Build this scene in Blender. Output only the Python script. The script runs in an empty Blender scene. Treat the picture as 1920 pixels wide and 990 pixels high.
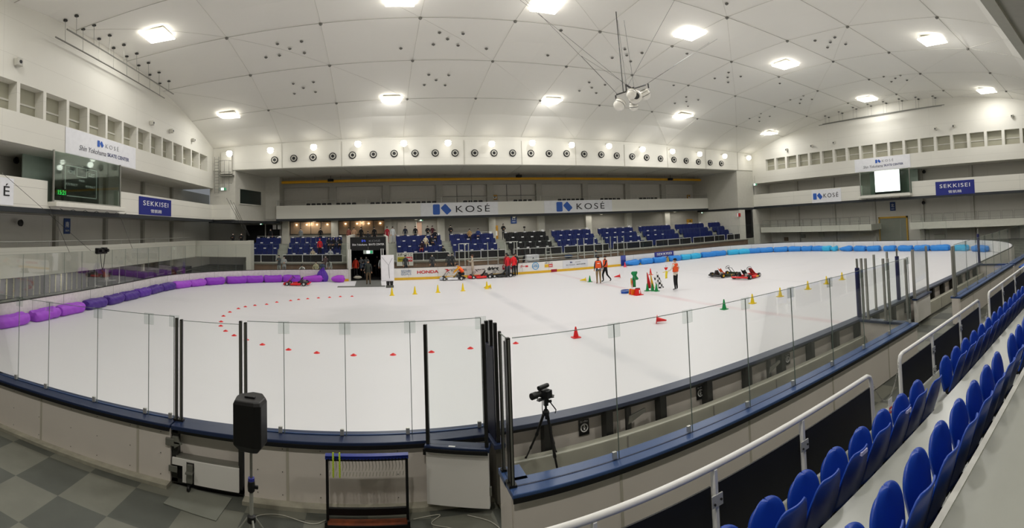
import bpy, bmesh, math, random
from mathutils import Vector, Matrix
from math import sin, cos, pi, radians as R
random.seed(7)
C = bpy.context.scene.collection
SC = bpy.context.scene

# ---------------------------------------------------------------- camera
F, YAW, PIT, ROL, CY, H = 891.36, .2920, .0419, -.0331, 383.92, 4.3
def rotm():
    cz, sz, cp, sp, cr, sr = cos(YAW), sin(YAW), cos(PIT), sin(PIT), cos(ROL), sin(ROL)
    f = Vector((sz*cp, cz*cp, sp)); r0 = Vector((cz, -sz, 0)); u0 = r0.cross(f)
    return cr*r0+sr*u0, f, -sr*r0+cr*u0
RT, FW, UP = rotm()
cd = bpy.data.cameras.new('camera'); cam = bpy.data.objects.new('camera', cd); C.objects.link(cam)
cd.type = 'PANO'; cd.panorama_type = 'CENTRAL_CYLINDRICAL'
cd.central_cylindrical_range_u_min = -960/F; cd.central_cylindrical_range_u_max = 960/F
cd.central_cylindrical_range_v_min = -(990-CY)/F; cd.central_cylindrical_range_v_max = CY/F
cd.central_cylindrical_radius = 1.0
cd.clip_end = 500
m = Matrix((RT, UP, -FW)).transposed().to_4x4(); m.translation = (0, 0, H); cam.matrix_world = m
SC.camera = cam
def ray(x, y):
    th = (x-960)/F; t = (CY-y)/F
    return RT*sin(th)+FW*cos(th)+UP*t
def onz(x, y, z=0.): d = ray(x, y); s = (z-H)/d.z; return Vector((d.x*s, d.y*s, z))
def ony(x, y, Y): d = ray(x, y)*1.; d *= Y/d.y; return Vector((d.x, Y, d.z+H))
def onx(x, y, X): d = ray(x, y)*1.; d *= X/d.x; return Vector((X, d.y, d.z+H))
# ---------------------------------------------------------------- world, lights, exposure
w = bpy.data.worlds.new('world'); SC.world = w; w.use_nodes = True
w.node_tree.nodes['Background'].inputs[0].default_value = (.8, .85, .9, 1)
w.node_tree.nodes['Background'].inputs[1].default_value = .2
LIGHT = 372.; HALO = 55.; SPOT = 5.; UNDER = 42.
SC.view_settings.view_transform = 'Standard'; SC.view_settings.look = 'None'
SC.view_settings.exposure = 0.24; SC.view_settings.gamma = 1
SC.cycles.max_bounces = 8; SC.cycles.diffuse_bounces = 6; SC.cycles.glossy_bounces = 3
SC.cycles.transparent_max_bounces = 32; SC.cycles.transmission_bounces = 4
SC.cycles.caustics_reflective = False; SC.cycles.caustics_refractive = False
SC.cycles.use_denoising = True; SC.cycles.sample_clamp_indirect = 6
# ---------------------------------------------------------------- materials
def lin(c):
    if isinstance(c, str): c = [int(c[i:i+2], 16)/255 for i in (0, 2, 4)]
    return tuple((v/12.92 if v <= .04045 else ((v+.055)/1.055)**2.4) for v in c)+(1,)
MATS = {}
def M(name, col='808080', rough=.6, metal=0., noise=.04, scale=3., bump=0., spec=.4, emit=0, ecol=None):
    if name in MATS: return MATS[name]
    m = bpy.data.materials.new(name); m.use_nodes = True; nt = m.node_tree; b = nt.nodes['Principled BSDF']
    c = lin(col)
    b.inputs['Base Color'].default_value = c; b.inputs['Roughness'].default_value = rough
    b.inputs['Metallic'].default_value = metal; b.inputs['Specular IOR Level'].default_value = spec
    if emit:
        b.inputs['Emission Color'].default_value = lin(ecol or col); b.inputs['Emission Strength'].default_value = emit
        m.cycles.emission_sampling = 'NONE'
    if noise or bump:
        tc = nt.nodes.new('ShaderNodeTexCoord'); n = nt.nodes.new('ShaderNodeTexNoise'); n.inputs['Scale'].default_value = scale
        n.inputs['Detail'].default_value = 4
        nt.links.new(tc.outputs['Object'], n.inputs['Vector'])
        if noise:
            mx = nt.nodes.new('ShaderNodeMix'); mx.data_type = 'RGBA'
            mx.inputs[6].default_value = tuple(v*(1-noise*2) for v in c[:3])+(1,); mx.inputs[7].default_value = tuple(min(1, v*(1+noise*2)) for v in c[:3])+(1,)
            nt.links.new(n.outputs['Fac'], mx.inputs[0]); nt.links.new(mx.outputs[2], b.inputs['Base Color'])
        if bump:
            bp = nt.nodes.new('ShaderNodeBump'); bp.inputs['Strength'].default_value = bump; bp.inputs['Distance'].default_value = .02
            nt.links.new(n.outputs['Fac'], bp.inputs['Height']); nt.links.new(bp.outputs[0], b.inputs['Normal'])
    MATS[name] = m; return m
def glassmat(name, tint=(.90, .955, .935), refl=1.0):
    m = bpy.data.materials.new(name); m.use_nodes = True; nt = m.node_tree
    for n in list(nt.nodes): nt.nodes.remove(n)
    o = nt.nodes.new('ShaderNodeOutputMaterial'); t = nt.nodes.new('ShaderNodeBsdfTransparent'); g = nt.nodes.new('ShaderNodeBsdfGlossy')
    t.inputs[0].default_value = tint+(1,); g.inputs['Roughness'].default_value = .03
    f = nt.nodes.new('ShaderNodeFresnel'); f.inputs[0].default_value = 1.35
    mu = nt.nodes.new('ShaderNodeMath'); mu.operation = 'MULTIPLY'; mu.inputs[1].default_value = refl; mu.use_clamp = True
    mx = nt.nodes.new('ShaderNodeMixShader')
    nt.links.new(f.outputs[0], mu.inputs[0]); nt.links.new(mu.outputs[0], mx.inputs[0])
    nt.links.new(t.outputs[0], mx.inputs[1]); nt.links.new(g.outputs[0], mx.inputs[2]); nt.links.new(mx.outputs[0], o.inputs[0])
    MATS[name] = m; return m
GL = glassmat('clear acrylic', (.984, .993, .988), .3)
GLD = glassmat('booth glass', (.80, .87, .83), .45)
CLIP = glassmat('acrylic clip', (.90, .92, .91), .25)
def bricked(name, c1, c2, bw, bh, off=0., mort=.01, rough=.6, rot=None, depth=.3):
    """painted panels: faint seams laid out in object space (u along the wall, v up)"""
    m = bpy.data.materials.new(name); m.use_nodes = True; nt = m.node_tree; b = nt.nodes['Principled BSDF']; b.inputs['Roughness'].default_value = rough
    tc = nt.nodes.new('ShaderNodeTexCoord'); sp = nt.nodes.new('ShaderNodeSeparateXYZ'); cb = nt.nodes.new('ShaderNodeCombineXYZ'); ad = nt.nodes.new('ShaderNodeMath')
    nt.links.new(tc.outputs['Object'], sp.inputs[0]); nt.links.new(sp.outputs[0], ad.inputs[0]); nt.links.new(sp.outputs[1], ad.inputs[1])
    nt.links.new(ad.outputs[0], cb.inputs[0]); nt.links.new(sp.outputs[2], cb.inputs[1])
    br = nt.nodes.new('ShaderNodeTexBrick'); br.offset = off; br.inputs['Scale'].default_value = 1; br.inputs['Mortar Size'].default_value = mort
    br.inputs['Brick Width'].default_value = bw; br.inputs['Row Height'].default_value = bh
    br.inputs['Color1'].default_value = lin(c1); br.inputs['Color2'].default_value = lin(c1); br.inputs['Mortar'].default_value = lin(c2)
    nt.links.new(cb.outputs[0], br.inputs['Vector'])
    n = nt.nodes.new('ShaderNodeTexNoise'); n.inputs['Scale'].default_value = .35; n.inputs['Detail'].default_value = 5; nt.links.new(tc.outputs['Object'], n.inputs['Vector'])
    mr = nt.nodes.new('ShaderNodeMapRange'); mr.inputs[3].default_value = .93; mr.inputs[4].default_value = 1.03; nt.links.new(n.outputs['Fac'], mr.inputs[0])
    mx = nt.nodes.new('ShaderNodeMix'); mx.data_type = 'RGBA'; mx.blend_type = 'MULTIPLY'; mx.inputs[0].default_value = 1
    nt.links.new(br.outputs['Color'], mx.inputs[6]); nt.links.new(mr.outputs[0], mx.inputs[7]); nt.links.new(mx.outputs[2], b.inputs['Base Color'])
    MATS[name] = m; return m
WALL = bricked('wall paint', 'dfddd3', 'd0cec4', 14, 1.9, 0, .012)
LOWER = bricked('lower wall panels', 'cfcdc4', 'b9b7ae', 4, 1.7, 0, .012)
FASC = bricked('fascia panels', 'e2e0d6', 'b6b4aa', 30, .93, 0, .01)
WHITE = M('white paint', 'dedcd2', .5); LGREY = M('light grey paint', 'c4c2b8', .6); GREY = M('grey panel', '9b9890', .6); DGREY = M('dark grey', '4c4c49', .6)
PIL = M('grey pillar', '8a8881', .6); BLACK = M('black plastic', '0d0d0e', .45); SHADE = M('dark interior', '141414', .9); DKSTRIP = M('dark strip', '2c3033', .6)  # dark interior: near-black colour stands in for the shade inside openings
NAVY = M('navy cap', '202e4f', .35); BLUECAP = M('blue cap', '38517f', .35, noise=.06); STEEL = M('dull steel', '8d8d86', .4, .7); ALU = M('aluminium', 'c3c3bd', .35, .6); DSTEEL = M('dark steel', '3a3a38', .45, .6)
BOARDW = M('board white', 'e4e2de', .35, noise=.03, scale=2, spec=.5); OUTW = M('barrier cream', 'd6cfc8', .45, noise=.03, scale=1.5)
YEL = M('yellow kick strip', 'e0b32c', .45); RAILW = M('white rail paint', 'e2e2de', .35); SEATB = M('seat blue', '1743a6', .38, noise=.05, spec=.5); FSEAT = M('far seat navy', '13225f', .5, noise=.08)
FSEATK = M('covered black seat', '1a1a1c', .7); PANEL = M('black mesh panel', '101113', .6); RED = M('red plastic', 'd81e20', .35); GRN = M('green plastic', '0a8a45', .4); YCONE = M('yellow cone plastic', 'e6c81a', .4)
SIGNW = M('sign white', 'e9eaee', .5); SIGNB = M('sign blue', '1a2680', .5); LOGOB = M('logo blue', '2f5fb8', .5); INK = M('black ink', '151518', .5); INKB = M('blue ink', '1c2a6a', .5); INKG = M('grey ink', '8c8c92', .5); INKR = M('red ink', 'cc2a30', .5); INKW = M('white ink', 'f2f2f2', .5)
WOOD = M('brown wood panel', '7a6350', .6, noise=.15, scale=2); SKIN = M('skin', 'c99a7c', .6); HAIR = M('black hair', '120f0e', .6); MASK = M('white mask', 'eeeeee', .7); RUB = M('rubber mat', '5f605c', .8)
LAMP = M('lamp diffuser', 'fffaf0', .5, noise=0, emit=6); LAMP2 = M('floodlight globe', 'fffaf0', .5, noise=0, emit=2.6); DIML = M('dim lens', 'fff3dc', .5, noise=0, emit=1.0); SIGNL = M('lit exit sign', 'e8fff0', .5, noise=0, emit=1.2)
# ---------------------------------------------------------------- mesh building
class MB:
    def __init__(s): s.v = []; s.f = []; s.mi = []; s.k = 0
    def add(s, vs, fs):
        o = len(s.v); s.v += [tuple(v) for v in vs]; s.f += [tuple(i+o for i in f) for f in fs]; s.mi += [s.k]*len(fs); return s
    def box(s, x0, x1, y0, y1, z0, z1):
        v = [(x, y, z) for x in (x0, x1) for y in (y0, y1) for z in (z0, z1)]
        return s.add(v, [(0, 1, 3, 2), (4, 6, 7, 5), (0, 4, 5, 1), (2, 3, 7, 6), (0, 2, 6, 4), (1, 5, 7, 3)])
    def obox(s, c, ax, ay, az):   # centre + half axis vectors
        c, ax, ay, az = map(Vector, (c, ax, ay, az))
        v = [c+ax*i+ay*j+az*k for i in (-1, 1) for j in (-1, 1) for k in (-1, 1)]
        return s.add(v, [(0, 1, 3, 2), (4, 6, 7, 5), (0, 4, 5, 1), (2, 3, 7, 6), (0, 2, 6, 4), (1, 5, 7, 3)])
    def tube(s, pts, r, n=8, closed=False, caps=True):
        pts = [Vector(p) for p in pts]; rs = r if isinstance(r, (list, tuple)) else [r]*len(pts); vs = []; fs = []; N = len(pts)
        ref = None
        for i, p in enumerate(pts):
            a = pts[(i-1) % N] if (closed or i) else p; b = pts[(i+1) % N] if (closed or i < N-1) else p
            t = (b-a); t = t.normalized() if t.length > 1e-9 else Vector((0, 0, 1))
            if ref is None: ref = Vector((0, 0, 1)) if abs(t.z) < .9 else Vector((1, 0, 0))
            u = t.cross(ref); u = u.normalized() if u.length > 1e-6 else t.orthogonal().normalized(); q = u.cross(t); ref = q
            for k in range(n): an = 2*pi*k/n; vs.append(p+(u*cos(an)+q*sin(an))*rs[i])
        for i in range(N if closed else N-1):
            j = (i+1) % N
            for k in range(n): k2 = (k+1) % n; fs.append((i*n+k, i*n+k2, j*n+k2, j*n+k))
        if caps and not closed: fs += [tuple(range(n))[::-1], tuple((N-1)*n+k for k in range(n))]
        return s.add(vs, fs)
    def lathe(s, prof, n=16, c=(0, 0, 0), axis='z', ang=2*pi):
        vs = []; fs = []; full = ang > 6.28; m = n if full else n+1
        for r, z in prof:
            for k in range(m):
                a = ang*k/n; p = (r*cos(a), r*sin(a), z)
                if axis == 'y': p = (p[0], p[2], p[1])
                if axis == 'x': p = (p[2], p[0], p[1])
                vs.append((p[0]+c[0], p[1]+c[1], p[2]+c[2]))
        for i in range(len(prof)-1):
            for k in range(n): k2 = (k+1) % m; fs.append((i*m+k, i*m+k2, (i+1)*m+k2, (i+1)*m+k))
        return s.add(vs, fs)
    def prism(s, poly, d0, d1, plane='xz'):   # poly in plane, extruded d0..d1 along the third axis
        n = len(poly)
        f = {'xz': lambda a, b, d: (a, d, b), 'yz': lambda a, b, d: (d, a, b), 'xy': lambda a, b, d: (a, b, d)}[plane]
        vs = [f(a, b, d0) for a, b in poly]+[f(a, b, d1) for a, b in poly]
        return s.add(vs, [tuple(range(n))[::-1], tuple(range(n, 2*n))]+[(i, (i+1) % n, n+(i+1) % n, n+i) for i in range(n)])
    def grid(s, fn, nu, nv, closeu=False):
        vs = [fn(i/(nu if closeu else nu), j/nv) for j in range(nv+1) for i in range(nu if closeu else nu+1)]; w_ = nu if closeu else nu+1; fs = []
        for j in range(nv):
            for i in range(nu): i2 = (i+1) % w_ if closeu else i+1; fs.append((j*w_+i, j*w_+i2, (j+1)*w_+i2, (j+1)*w_+i))
        return s.add(vs, fs)
    def build(s, name, mat, parent=None, smooth=False, loc=None, bevel=0, rz=None, solid=0, sub=0):
        me = bpy.data.meshes.new(name); me.from_pydata(s.v, [], s.f)
        for m_ in (mat if isinstance(mat, (list, tuple)) else [mat]): me.materials.append(m_)
        if s.k: me.polygons.foreach_set('material_index', s.mi)
        bm = bmesh.new(); bm.from_mesh(me); bmesh.ops.recalc_face_normals(bm, faces=bm.faces); bm.to_mesh(me); bm.free()
        me.update()
        if smooth: me.polygons.foreach_set('use_smooth', [True]*len(me.polygons)); me.set_sharp_from_angle(angle=R(42))
        o = bpy.data.objects.new(name, me); C.objects.link(o)
        if parent: o.parent = parent
        if loc is not None: o.location = loc
        if rz is not None: o.rotation_euler = (0, 0, rz)
        if solid: md = o.modifiers.new('s', 'SOLIDIFY'); md.thickness = solid; md.offset = 0
        if bevel: md = o.modifiers.new('b', 'BEVEL'); md.width = bevel; md.segments = 2; md.limit_method = 'ANGLE'
        if sub: md = o.modifiers.new('u', 'SUBSURF'); md.levels = sub; md.render_levels = sub
        return o
def tag(o, label, cat, group=None, kind=None):
    o['label'] = label; o['category'] = cat
    if group: o['group'] = group
    if kind: o['kind'] = kind
    return o
def thing(name, label, cat, loc=(0, 0, 0), rz=0, group=None):
    o = bpy.data.objects.new(name, None); o.empty_display_size = .1; C.objects.link(o); o.location = loc; o.rotation_euler = (0, 0, rz)
    return tag(o, label, cat, group)
def struct(o): o['kind'] = 'structure'; return o
def dup(r, loc, rz=0, label=None, group=None):
    c = r.copy(); C.objects.link(c); c.location = loc; c.rotation_euler = (0, 0, rz)
    if label: c['label'] = label
    if group: c['group'] = group
    for ch in list(r.children):
        d = ch.copy(); C.objects.link(d); d.parent = c
        for g in list(ch.children): e = g.copy(); C.objects.link(e); e.parent = d
    return c
ORD = ['first', 'second', 'third', 'fourth', 'fifth', 'sixth', 'seventh', 'eighth', 'ninth', 'tenth', 'eleventh', 'twelfth', 'thirteenth', 'fourteenth', 'fifteenth', 'sixteenth', 'seventeenth', 'eighteenth', 'nineteenth', 'twentieth']
ORD += ['twenty-'+q for q in ORD[:9]]+['thirtieth']+['thirty-'+q for q in ORD[:9]]+['fortieth']+['forty-'+q for q in ORD[:9]]+['fiftieth']
def text(name, s, mat, parent, origin, facing, w_, h_, bold=0, shear=0, dep=.01, spc=1):
    """letters as thin raised mesh, fitted into w_ x h_ metres, centred on origin; facing 'S' (-Y), 'E' (+X), 'W' (-X)"""
    cu = bpy.data.curves.new('t', 'FONT'); cu.body = s; cu.extrude = 0; cu.offset = bold; cu.shear = shear; cu.space_character = spc
    o = bpy.data.objects.new('t', cu); C.objects.link(o); bpy.context.view_layer.update()
    me = bpy.data.meshes.new_from_object(o.evaluated_get(bpy.context.evaluated_depsgraph_get())); bpy.data.objects.remove(o)
    xs = [v.co.x for v in me.vertices] or [0, 1]; ys = [v.co.y for v in me.vertices] or [0, 1]
    sx = w_/max(1e-6, max(xs)-min(xs)); sy = h_/max(1e-6, max(ys)-min(ys)); cx = (max(xs)+min(xs))/2; cy = (max(ys)+min(ys))/2
    ax = {'S': Vector((1, 0, 0)), 'E': Vector((0, 1, 0)), 'W': Vector((0, -1, 0))}[facing]; nz = ax.cross(Vector((0, 0, 1))); og = Vector(origin)
    bm = bmesh.new(); bm.from_mesh(me); g = bmesh.ops.extrude_face_region(bm, geom=bm.faces[:])
    ex = {v for v in g['geom'] if isinstance(v, bmesh.types.BMVert)}
    for v in bm.verts:
        p = og+ax*((v.co.x-cx)*sx)+Vector((0, 0, (v.co.y-cy)*sy))+nz*(dep if v in ex else 0); v.co = p
    bm.to_mesh(me); bm.free(); me.materials.clear(); me.materials.append(mat); me.name = name
    t = bpy.data.objects.new(name, me); C.objects.link(t); t.parent = parent; return t
def plate(name, mat, parent, a, b, facing, th=.03, off=.02, rnd=0, rot=0):
    """thin raised plate between two opposite corners lying in a wall plane"""
    a, b = Vector(a), Vector(b); ax = {'S': Vector((1, 0, 0)), 'E': Vector((0, 1, 0)), 'W': Vector((0, -1, 0))}[facing]; nz = ax.cross(Vector((0, 0, 1)))
    c = (a+b)/2; hw = abs((b-a).dot(ax))/2; hh = abs(b.z-a.z)/2
    n = 6 if rnd else 1; poly = []
    r_ = rnd*min(hw, hh)
    for qx, qy, a0 in ((1, 1, 0), (-1, 1, pi/2), (-1, -1, pi), (1, -1, 3*pi/2)):
        for k in range(n):
            an = a0+(pi/2)*(k/(n-1) if n > 1 else 0)
            poly.append((qx*(hw-r_)+r_*cos(an)*(1 if rnd else 0), qy*(hh-r_)+r_*sin(an)*(1 if rnd else 0)))
    if rot: poly = [(x*cos(rot)-y*sin(rot), x*sin(rot)+y*cos(rot)) for x, y in poly]
    o = MB(); k = len(poly); v0 = [c+ax*x+Vector((0, 0, y))+nz*off for x, y in poly]; v1 = [v+nz*th for v in v0]
    o.add(v0+v1, [tuple(range(k)), tuple(range(k, 2*k))]+[(i, (i+1) % k, k+(i+1) % k, k+i) for i in range(k)])
    return o.build(name, mat, parent)
def logo(parent, c, facing, s, mat=None):
    """two rounded blue shapes: an upright one and a tilted one"""
    c = Vector(c); ax = {'S': Vector((1, 0, 0)), 'E': Vector((0, 1, 0)), 'W': Vector((0, -1, 0))}[facing]; up = Vector((0, 0, 1)); mat = mat or LOGOB
    plate('logo_shape', mat, parent, c-ax*s*.95-up*s*.5, c-ax*s*.27+up*s*.5, facing, .012, .055, .35)
    plate('logo_shape', mat, parent, c+ax*s*.34-ax*s*.32-up*s*.46, c+ax*s*.34+ax*s*.32+up*s*.46, facing, .012, .055, .35, R(42))
# ================================================================ THE HALL
XL, XR, YF, YN = -16.8, 49.5, 48., 3.9
RX0, RX1, RY0, RY1, RR = -14.9, 41.8, 7.9, 39.3, 9.3
def rrect(x0, x1, y0, y1, r, n=12):
    out = []
    for cx, cy, a0 in ((x1-r, y1-r, 0), (x0+r, y1-r, pi/2), (x0+r, y0+r, pi), (x1-r, y0+r, 3*pi/2)):
        for k in range(n+1): a = a0+pi/2*k/n; out.append((cx+r*cos(a), cy+r*sin(a)))
    return out
# ice
def ice_mat():
    m = bpy.data.materials.new('ice'); m.use_nodes = True; nt = m.node_tree; b = nt.nodes['Principled BSDF']
    L = nt.links.new; N = nt.nodes.new
    tc = N('ShaderNodeTexCoord'); sp = N('ShaderNodeSeparateXYZ'); L(tc.outputs['Object'], sp.inputs[0])
    def line(x, wd, col, amt, prev):
        a = N('ShaderNodeMath'); a.operation = 'SUBTRACT'; a.inputs[1].default_value = x; L(sp.outputs[0], a.inputs[0])
        c = N('ShaderNodeMath'); c.operation = 'ABSOLUTE'; L(a.outputs[0], c.inputs[0])
        r = N('ShaderNodeMapRange'); r.inputs[1].default_value = wd*.3; r.inputs[2].default_value = wd; r.inputs[3].default_value = amt; r.inputs[4].default_value = 0; L(c.outputs[0], r.inputs[0])
        nn = N('ShaderNodeTexNoise'); nn.inputs['Scale'].default_value = .45; L(tc.outputs['Object'], nn.inputs['Vector'])
        mu = N('ShaderNodeMath'); mu.operation = 'MULTIPLY'; L(r.outputs[0], mu.inputs[0])
        r2 = N('ShaderNodeMapRange'); r2.inputs[1].default_value = .35; r2.inputs[2].default_value = .6; r2.inputs[3].default_value = .35; r2.inputs[4].default_value = 1; L(nn.outputs['Fac'], r2.inputs[0]); L(r2.outputs[0], mu.inputs[1])
        mx = N('ShaderNodeMix'); mx.data_type = 'RGBA'; mx.inputs[7].default_value = lin(col); L(mu.outputs[0], mx.inputs[0])
        if prev is None: mx.inputs[6].default_value = lin('d8d7da')
        else: L(prev, mx.inputs[6])
        return mx.outputs[2]
    o = line(15.1, .34, 'c9a3a8', .42, None); o = line(7.35, .42, '9fa3ab', .30, o); o = line(22.9, .42, '9fa3ab', .12, o)
    # skate-worn grey cloudiness
    mp = N('ShaderNodeMapping'); mp.inputs['Scale'].default_value = (.12, .3, 1); L(tc.outputs['Object'], mp.inputs[0])
    n = N('ShaderNodeTexNoise'); n.inputs['Scale'].default_value = 1.0; n.inputs['Detail'].default_value = 6; L(mp.outputs[0], n.inputs['Vector'])
    r = N('ShaderNodeMapRange'); r.inputs[1].default_value = .56; r.inputs[2].default_value = .75; r.inputs[3].default_value = 0; r.inputs[4].default_value = .22; L(n.outputs['Fac'], r.inputs[0])
    mx = N('ShaderNodeMix'); mx.data_type = 'RGBA'; mx.inputs[7].default_value = lin('b6b8b8'); L(r.outputs[0], mx.inputs[0]); L(o, mx.inputs[6]); o = mx.outputs[2]
    # grey patch with a soft, noisy edge
    vm = N('ShaderNodeVectorMath'); vm.operation = 'SUBTRACT'; vm.inputs[1].default_value = (-.4, 23.2, 0); L(tc.outputs['Object'], vm.inputs[0])
    vs = N('ShaderNodeVectorMath'); vs.operation = 'MULTIPLY'; vs.inputs[1].default_value = (.30, .24, 0); L(vm.outputs[0], vs.inputs[0])
    vl = N('ShaderNodeVectorMath'); vl.operation = 'LENGTH'; L(vs.outputs[0], vl.inputs[0])
    n2 = N('ShaderNodeTexNoise'); n2.inputs['Scale'].default_value = .5; n2.inputs['Detail'].default_value = 5; L(tc.outputs['Object'], n2.inputs['Vector'])
    ad = N('ShaderNodeMath'); ad.operation = 'ADD'; L(vl.outputs['Value'], ad.inputs[0]); L(n2.outputs['Fac'], ad.inputs[1])
    r3 = N('ShaderNodeMapRange'); r3.inputs[1].default_value = 1.0; r3.inputs[2].default_value = 1.7; r3.inputs[3].default_value = .38; r3.inputs[4].default_value = 0; L(ad.outputs[0], r3.inputs[0])
    mx = N('ShaderNodeMix'); mx.data_type = 'RGBA'; mx.inputs[7].default_value = lin('a9abab'); L(r3.outputs[0], mx.inputs[0]); L(o, mx.inputs[6]); o = mx.outputs[2]
    L(o, b.inputs['Base Color']); b.inputs['Roughness'].default_value = .42; b.inputs['Specular IOR Level'].default_value = .35
    return m
MB().prism(rrect(RX0, RX1, RY0, RY1, RR), -.05, 0, 'xy').build('ice', ice_mat())
tag(bpy.data.objects['ice'], 'white ice sheet of the rink with faint lines', 'ice rink')
bpy.data.objects['ice']['kind'] = 'structure'; bpy.data.objects['ice'].name = 'floor_ice'
# floor of grey checked rubber tiles
def floor_mat():
    m = bpy.data.materials.new('checked floor'); m.use_nodes = True; nt = m.node_tree; b = nt.nodes['Principled BSDF']; L = nt.links.new; N = nt.nodes.new
    tc = N('ShaderNodeTexCoord'); mp = N('ShaderNodeMapping'); mp.inputs['Location'].default_value = (5.75, -7.2, .37); L(tc.outputs['Object'], mp.inputs[0])
    ch = N('ShaderNodeTexChecker'); ch.inputs['Scale'].default_value = 1/.93; ch.inputs['Color1'].default_value = lin('4e514b'); ch.inputs['Color2'].default_value = lin('6e6f65'); L(mp.outputs[0], ch.inputs[0])
    n = N('ShaderNodeTexNoise'); n.inputs['Scale'].default_value = 2.2; n.inputs['Detail'].default_value = 6; L(tc.outputs['Object'], n.inputs['Vector'])
    r = N('ShaderNodeMapRange'); r.inputs[3].default_value = .72; r.inputs[4].default_value = 1.2; L(n.outputs['Fac'], r.inputs[0])
    mx = N('ShaderNodeMix'); mx.data_type = 'RGBA'; mx.blend_type = 'MULTIPLY'; mx.inputs[0].default_value = 1; L(ch.outputs[0], mx.inputs[6]); L(r.outputs[0], mx.inputs[7]); L(mx.outputs[2], b.inputs['Base Color'])
    b.inputs['Roughness'].default_value = .55
    return m
struct(MB().box(-22, 55, -12, 60, -.3, -.055).build('floor_slab', DGREY))
fl = MB()
hole = rrect(RX0-.02, RX1+.02, RY0-.02, RY1+.02, RR); outer = []
for x, y in hole:   # ring around the ice
    cx, cy = (RX0+RX1)/2, (RY0+RY1)/2; dx, dy = x-cx, y-cy; s = min(39/abs(dx) if abs(dx) > 1e-6 else 1e9, (36.5)/abs(dy) if abs(dy) > 1e-6 else 1e9); outer.append((cx+dx*s, cy+dy*s))
n = len(hole); fl.add([(x, y, 0) for x, y in hole]+[(x, y, 0) for x, y in outer], [(i, (i+1) % n, n+(i+1) % n, n+i) for i in range(n)])
for (x0, x1, y0, y1) in ((-25.5, 52.4, 60.1, 61),): pass
struct(fl.build('floor', floor_mat()))
# ceiling: white membrane vault over curved ribs
BY = [3.9, 10.8, 17.5, 23., 29.3, 35.4, 41.8, 48.]; BZ = [13.1, 15.2, 16.1, 16.5, 16.52, 15.95, 14.75, 13.1]
NX = [XL, -9.3, -3.1, 3.2, 9.45, 15.7, 22., 28.3, 34.5, 40.7, 46.6, XR]
def interp(v, a, b):
    for i in range(len(a)-1):
        if v <= a[i+1]: return b[i]+(b[i+1]-b[i])*(v-a[i])/(a[i+1]-a[i])
    return b[-1]
def cz(x, y):
    e = min(1, (48-y)/6.3+.45, (y-3.9)/6.3+.45)
    return interp(y, BY, BZ)+1.28*(1-((x-16.35)/33.15)**2)*e
CEIL = M('membrane ceiling', 'f1efe7', .7, noise=.012, scale=.2)
ce = MB(); nodes = []
xs = []
for i in range(len(NX)-1): xs += [NX[i], (NX[i]+NX[i+1])/2]
xs.append(NX[-1]); ys = []
for i in range(len(BY)-1): ys += [BY[i], (BY[i]+BY[i+1])/2]
ys.append(BY[-1])
def czs(i, j): return cz(xs[i], ys[j])+(.16 if (i % 2 and j % 2) else .0)+(.07 if (i % 2) != (j % 2) else 0)
vs = [(xs[i], ys[j], czs(i, j)) for j in range(len(ys)) for i in range(len(xs))]; W_ = len(xs)
ce.add(vs, [(j*W_+i, j*W_+i+1, (j+1)*W_+i+1, (j+1)*W_+i) for j in range(len(ys)-1) for i in range(W_-1)])
struct(ce.build('ceiling', CEIL, solid=.05))
SEAM = M('membrane seam', 'bebcb2', .6); SEAM2 = M('membrane seam faint', 'd3d1c7', .6)
sm = MB()
for j, y in enumerate(BY): sm.tube([(x, y, cz(x, y)-.05) for x in xs], .018, 5)
struct(sm.build('trim_1', SEAM))
sm = MB()
for x in NX[1:-1]: sm.tube([(x, y, cz(x, y)-.04) for y in ys], .014, 5)
for i in range(len(NX)-1):
    for j in range(len(BY)-1):
        if (i+j) % 2: sm.tube([(NX[i], BY[j], cz(NX[i], BY[j])-.03), ((NX[i]+NX[i+1])/2, (BY[j]+BY[j+1])/2, cz((NX[i]+NX[i+1])/2, (BY[j]+BY[j+1])/2)+.10), (NX[i+1], BY[j+1], cz(NX[i+1], BY[j+1])-.03)], .010, 4)
struct(sm.build('trim_2', SEAM2))
# membrane clamps at the nodes, and dark hanger discs
clamp0 = None
for y in BY[1:-1]:
    for x in NX[1:-1]:
        if clamp0 is None:
            clamp0 = MB().lathe([(0, 0), (.12, 0), (.12, -.06), (.07, -.12), (0, -.12)], 10).build('ceiling_clamp', M('clamp grey', '77766f', .6))
            tag(clamp0, 'small round clamp where two seams cross on the white ceiling', 'ceiling clamp', 'ceiling seam clamps'); o = clamp0
        else: o = clamp0.copy(); C.objects.link(o)
        o.location = (x, y, cz(x, y)-.05); o['label'] = 'small ceiling clamp, %s from left on the %s seam from the far wall' % (ORD[NX.index(x)-1], ORD[len(BY)-2-BY.index(y)])
disc0 = None
def disc(x, y, label='lone dark hanger disc between the clusters on the white ceiling', grp='lone ceiling discs'):
    global disc0
    if disc0 is None:
        disc0 = MB().lathe([(0, 0), (.12, 0), (.12, -.04), (.05, -.05), (.03, -.10), (0, -.10)], 12).build('ceiling_disc', M('disc grey', '6a6963', .6)); o = disc0
    else: o = disc0.copy(); C.objects.link(o)
    tag(o, label, 'ceiling fitting', grp); o.location = (x, y, cz(x, y)-.0)
for gx in (-5.6, 5.4, 19.6, 30.5, 41.5):
    for gy in (38.6, 32.2, 20.5): 
        for dx, dy in ((-.9, .8), (.9, .9), (0, 0), (-.7, -.9), (.95, -.8)):
            cn_ = '%s disc cluster from left, %s of the clusters' % (ORD[(-5.6, 5.4, 19.6, 30.5, 41.5).index(gx)], {38.6: 'far row', 32.2: 'middle row', 20.5: 'near row'}[gy]); disc(gx+dx, gy+dy, 'small dark ceiling disc in the '+cn_, cn_)
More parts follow.
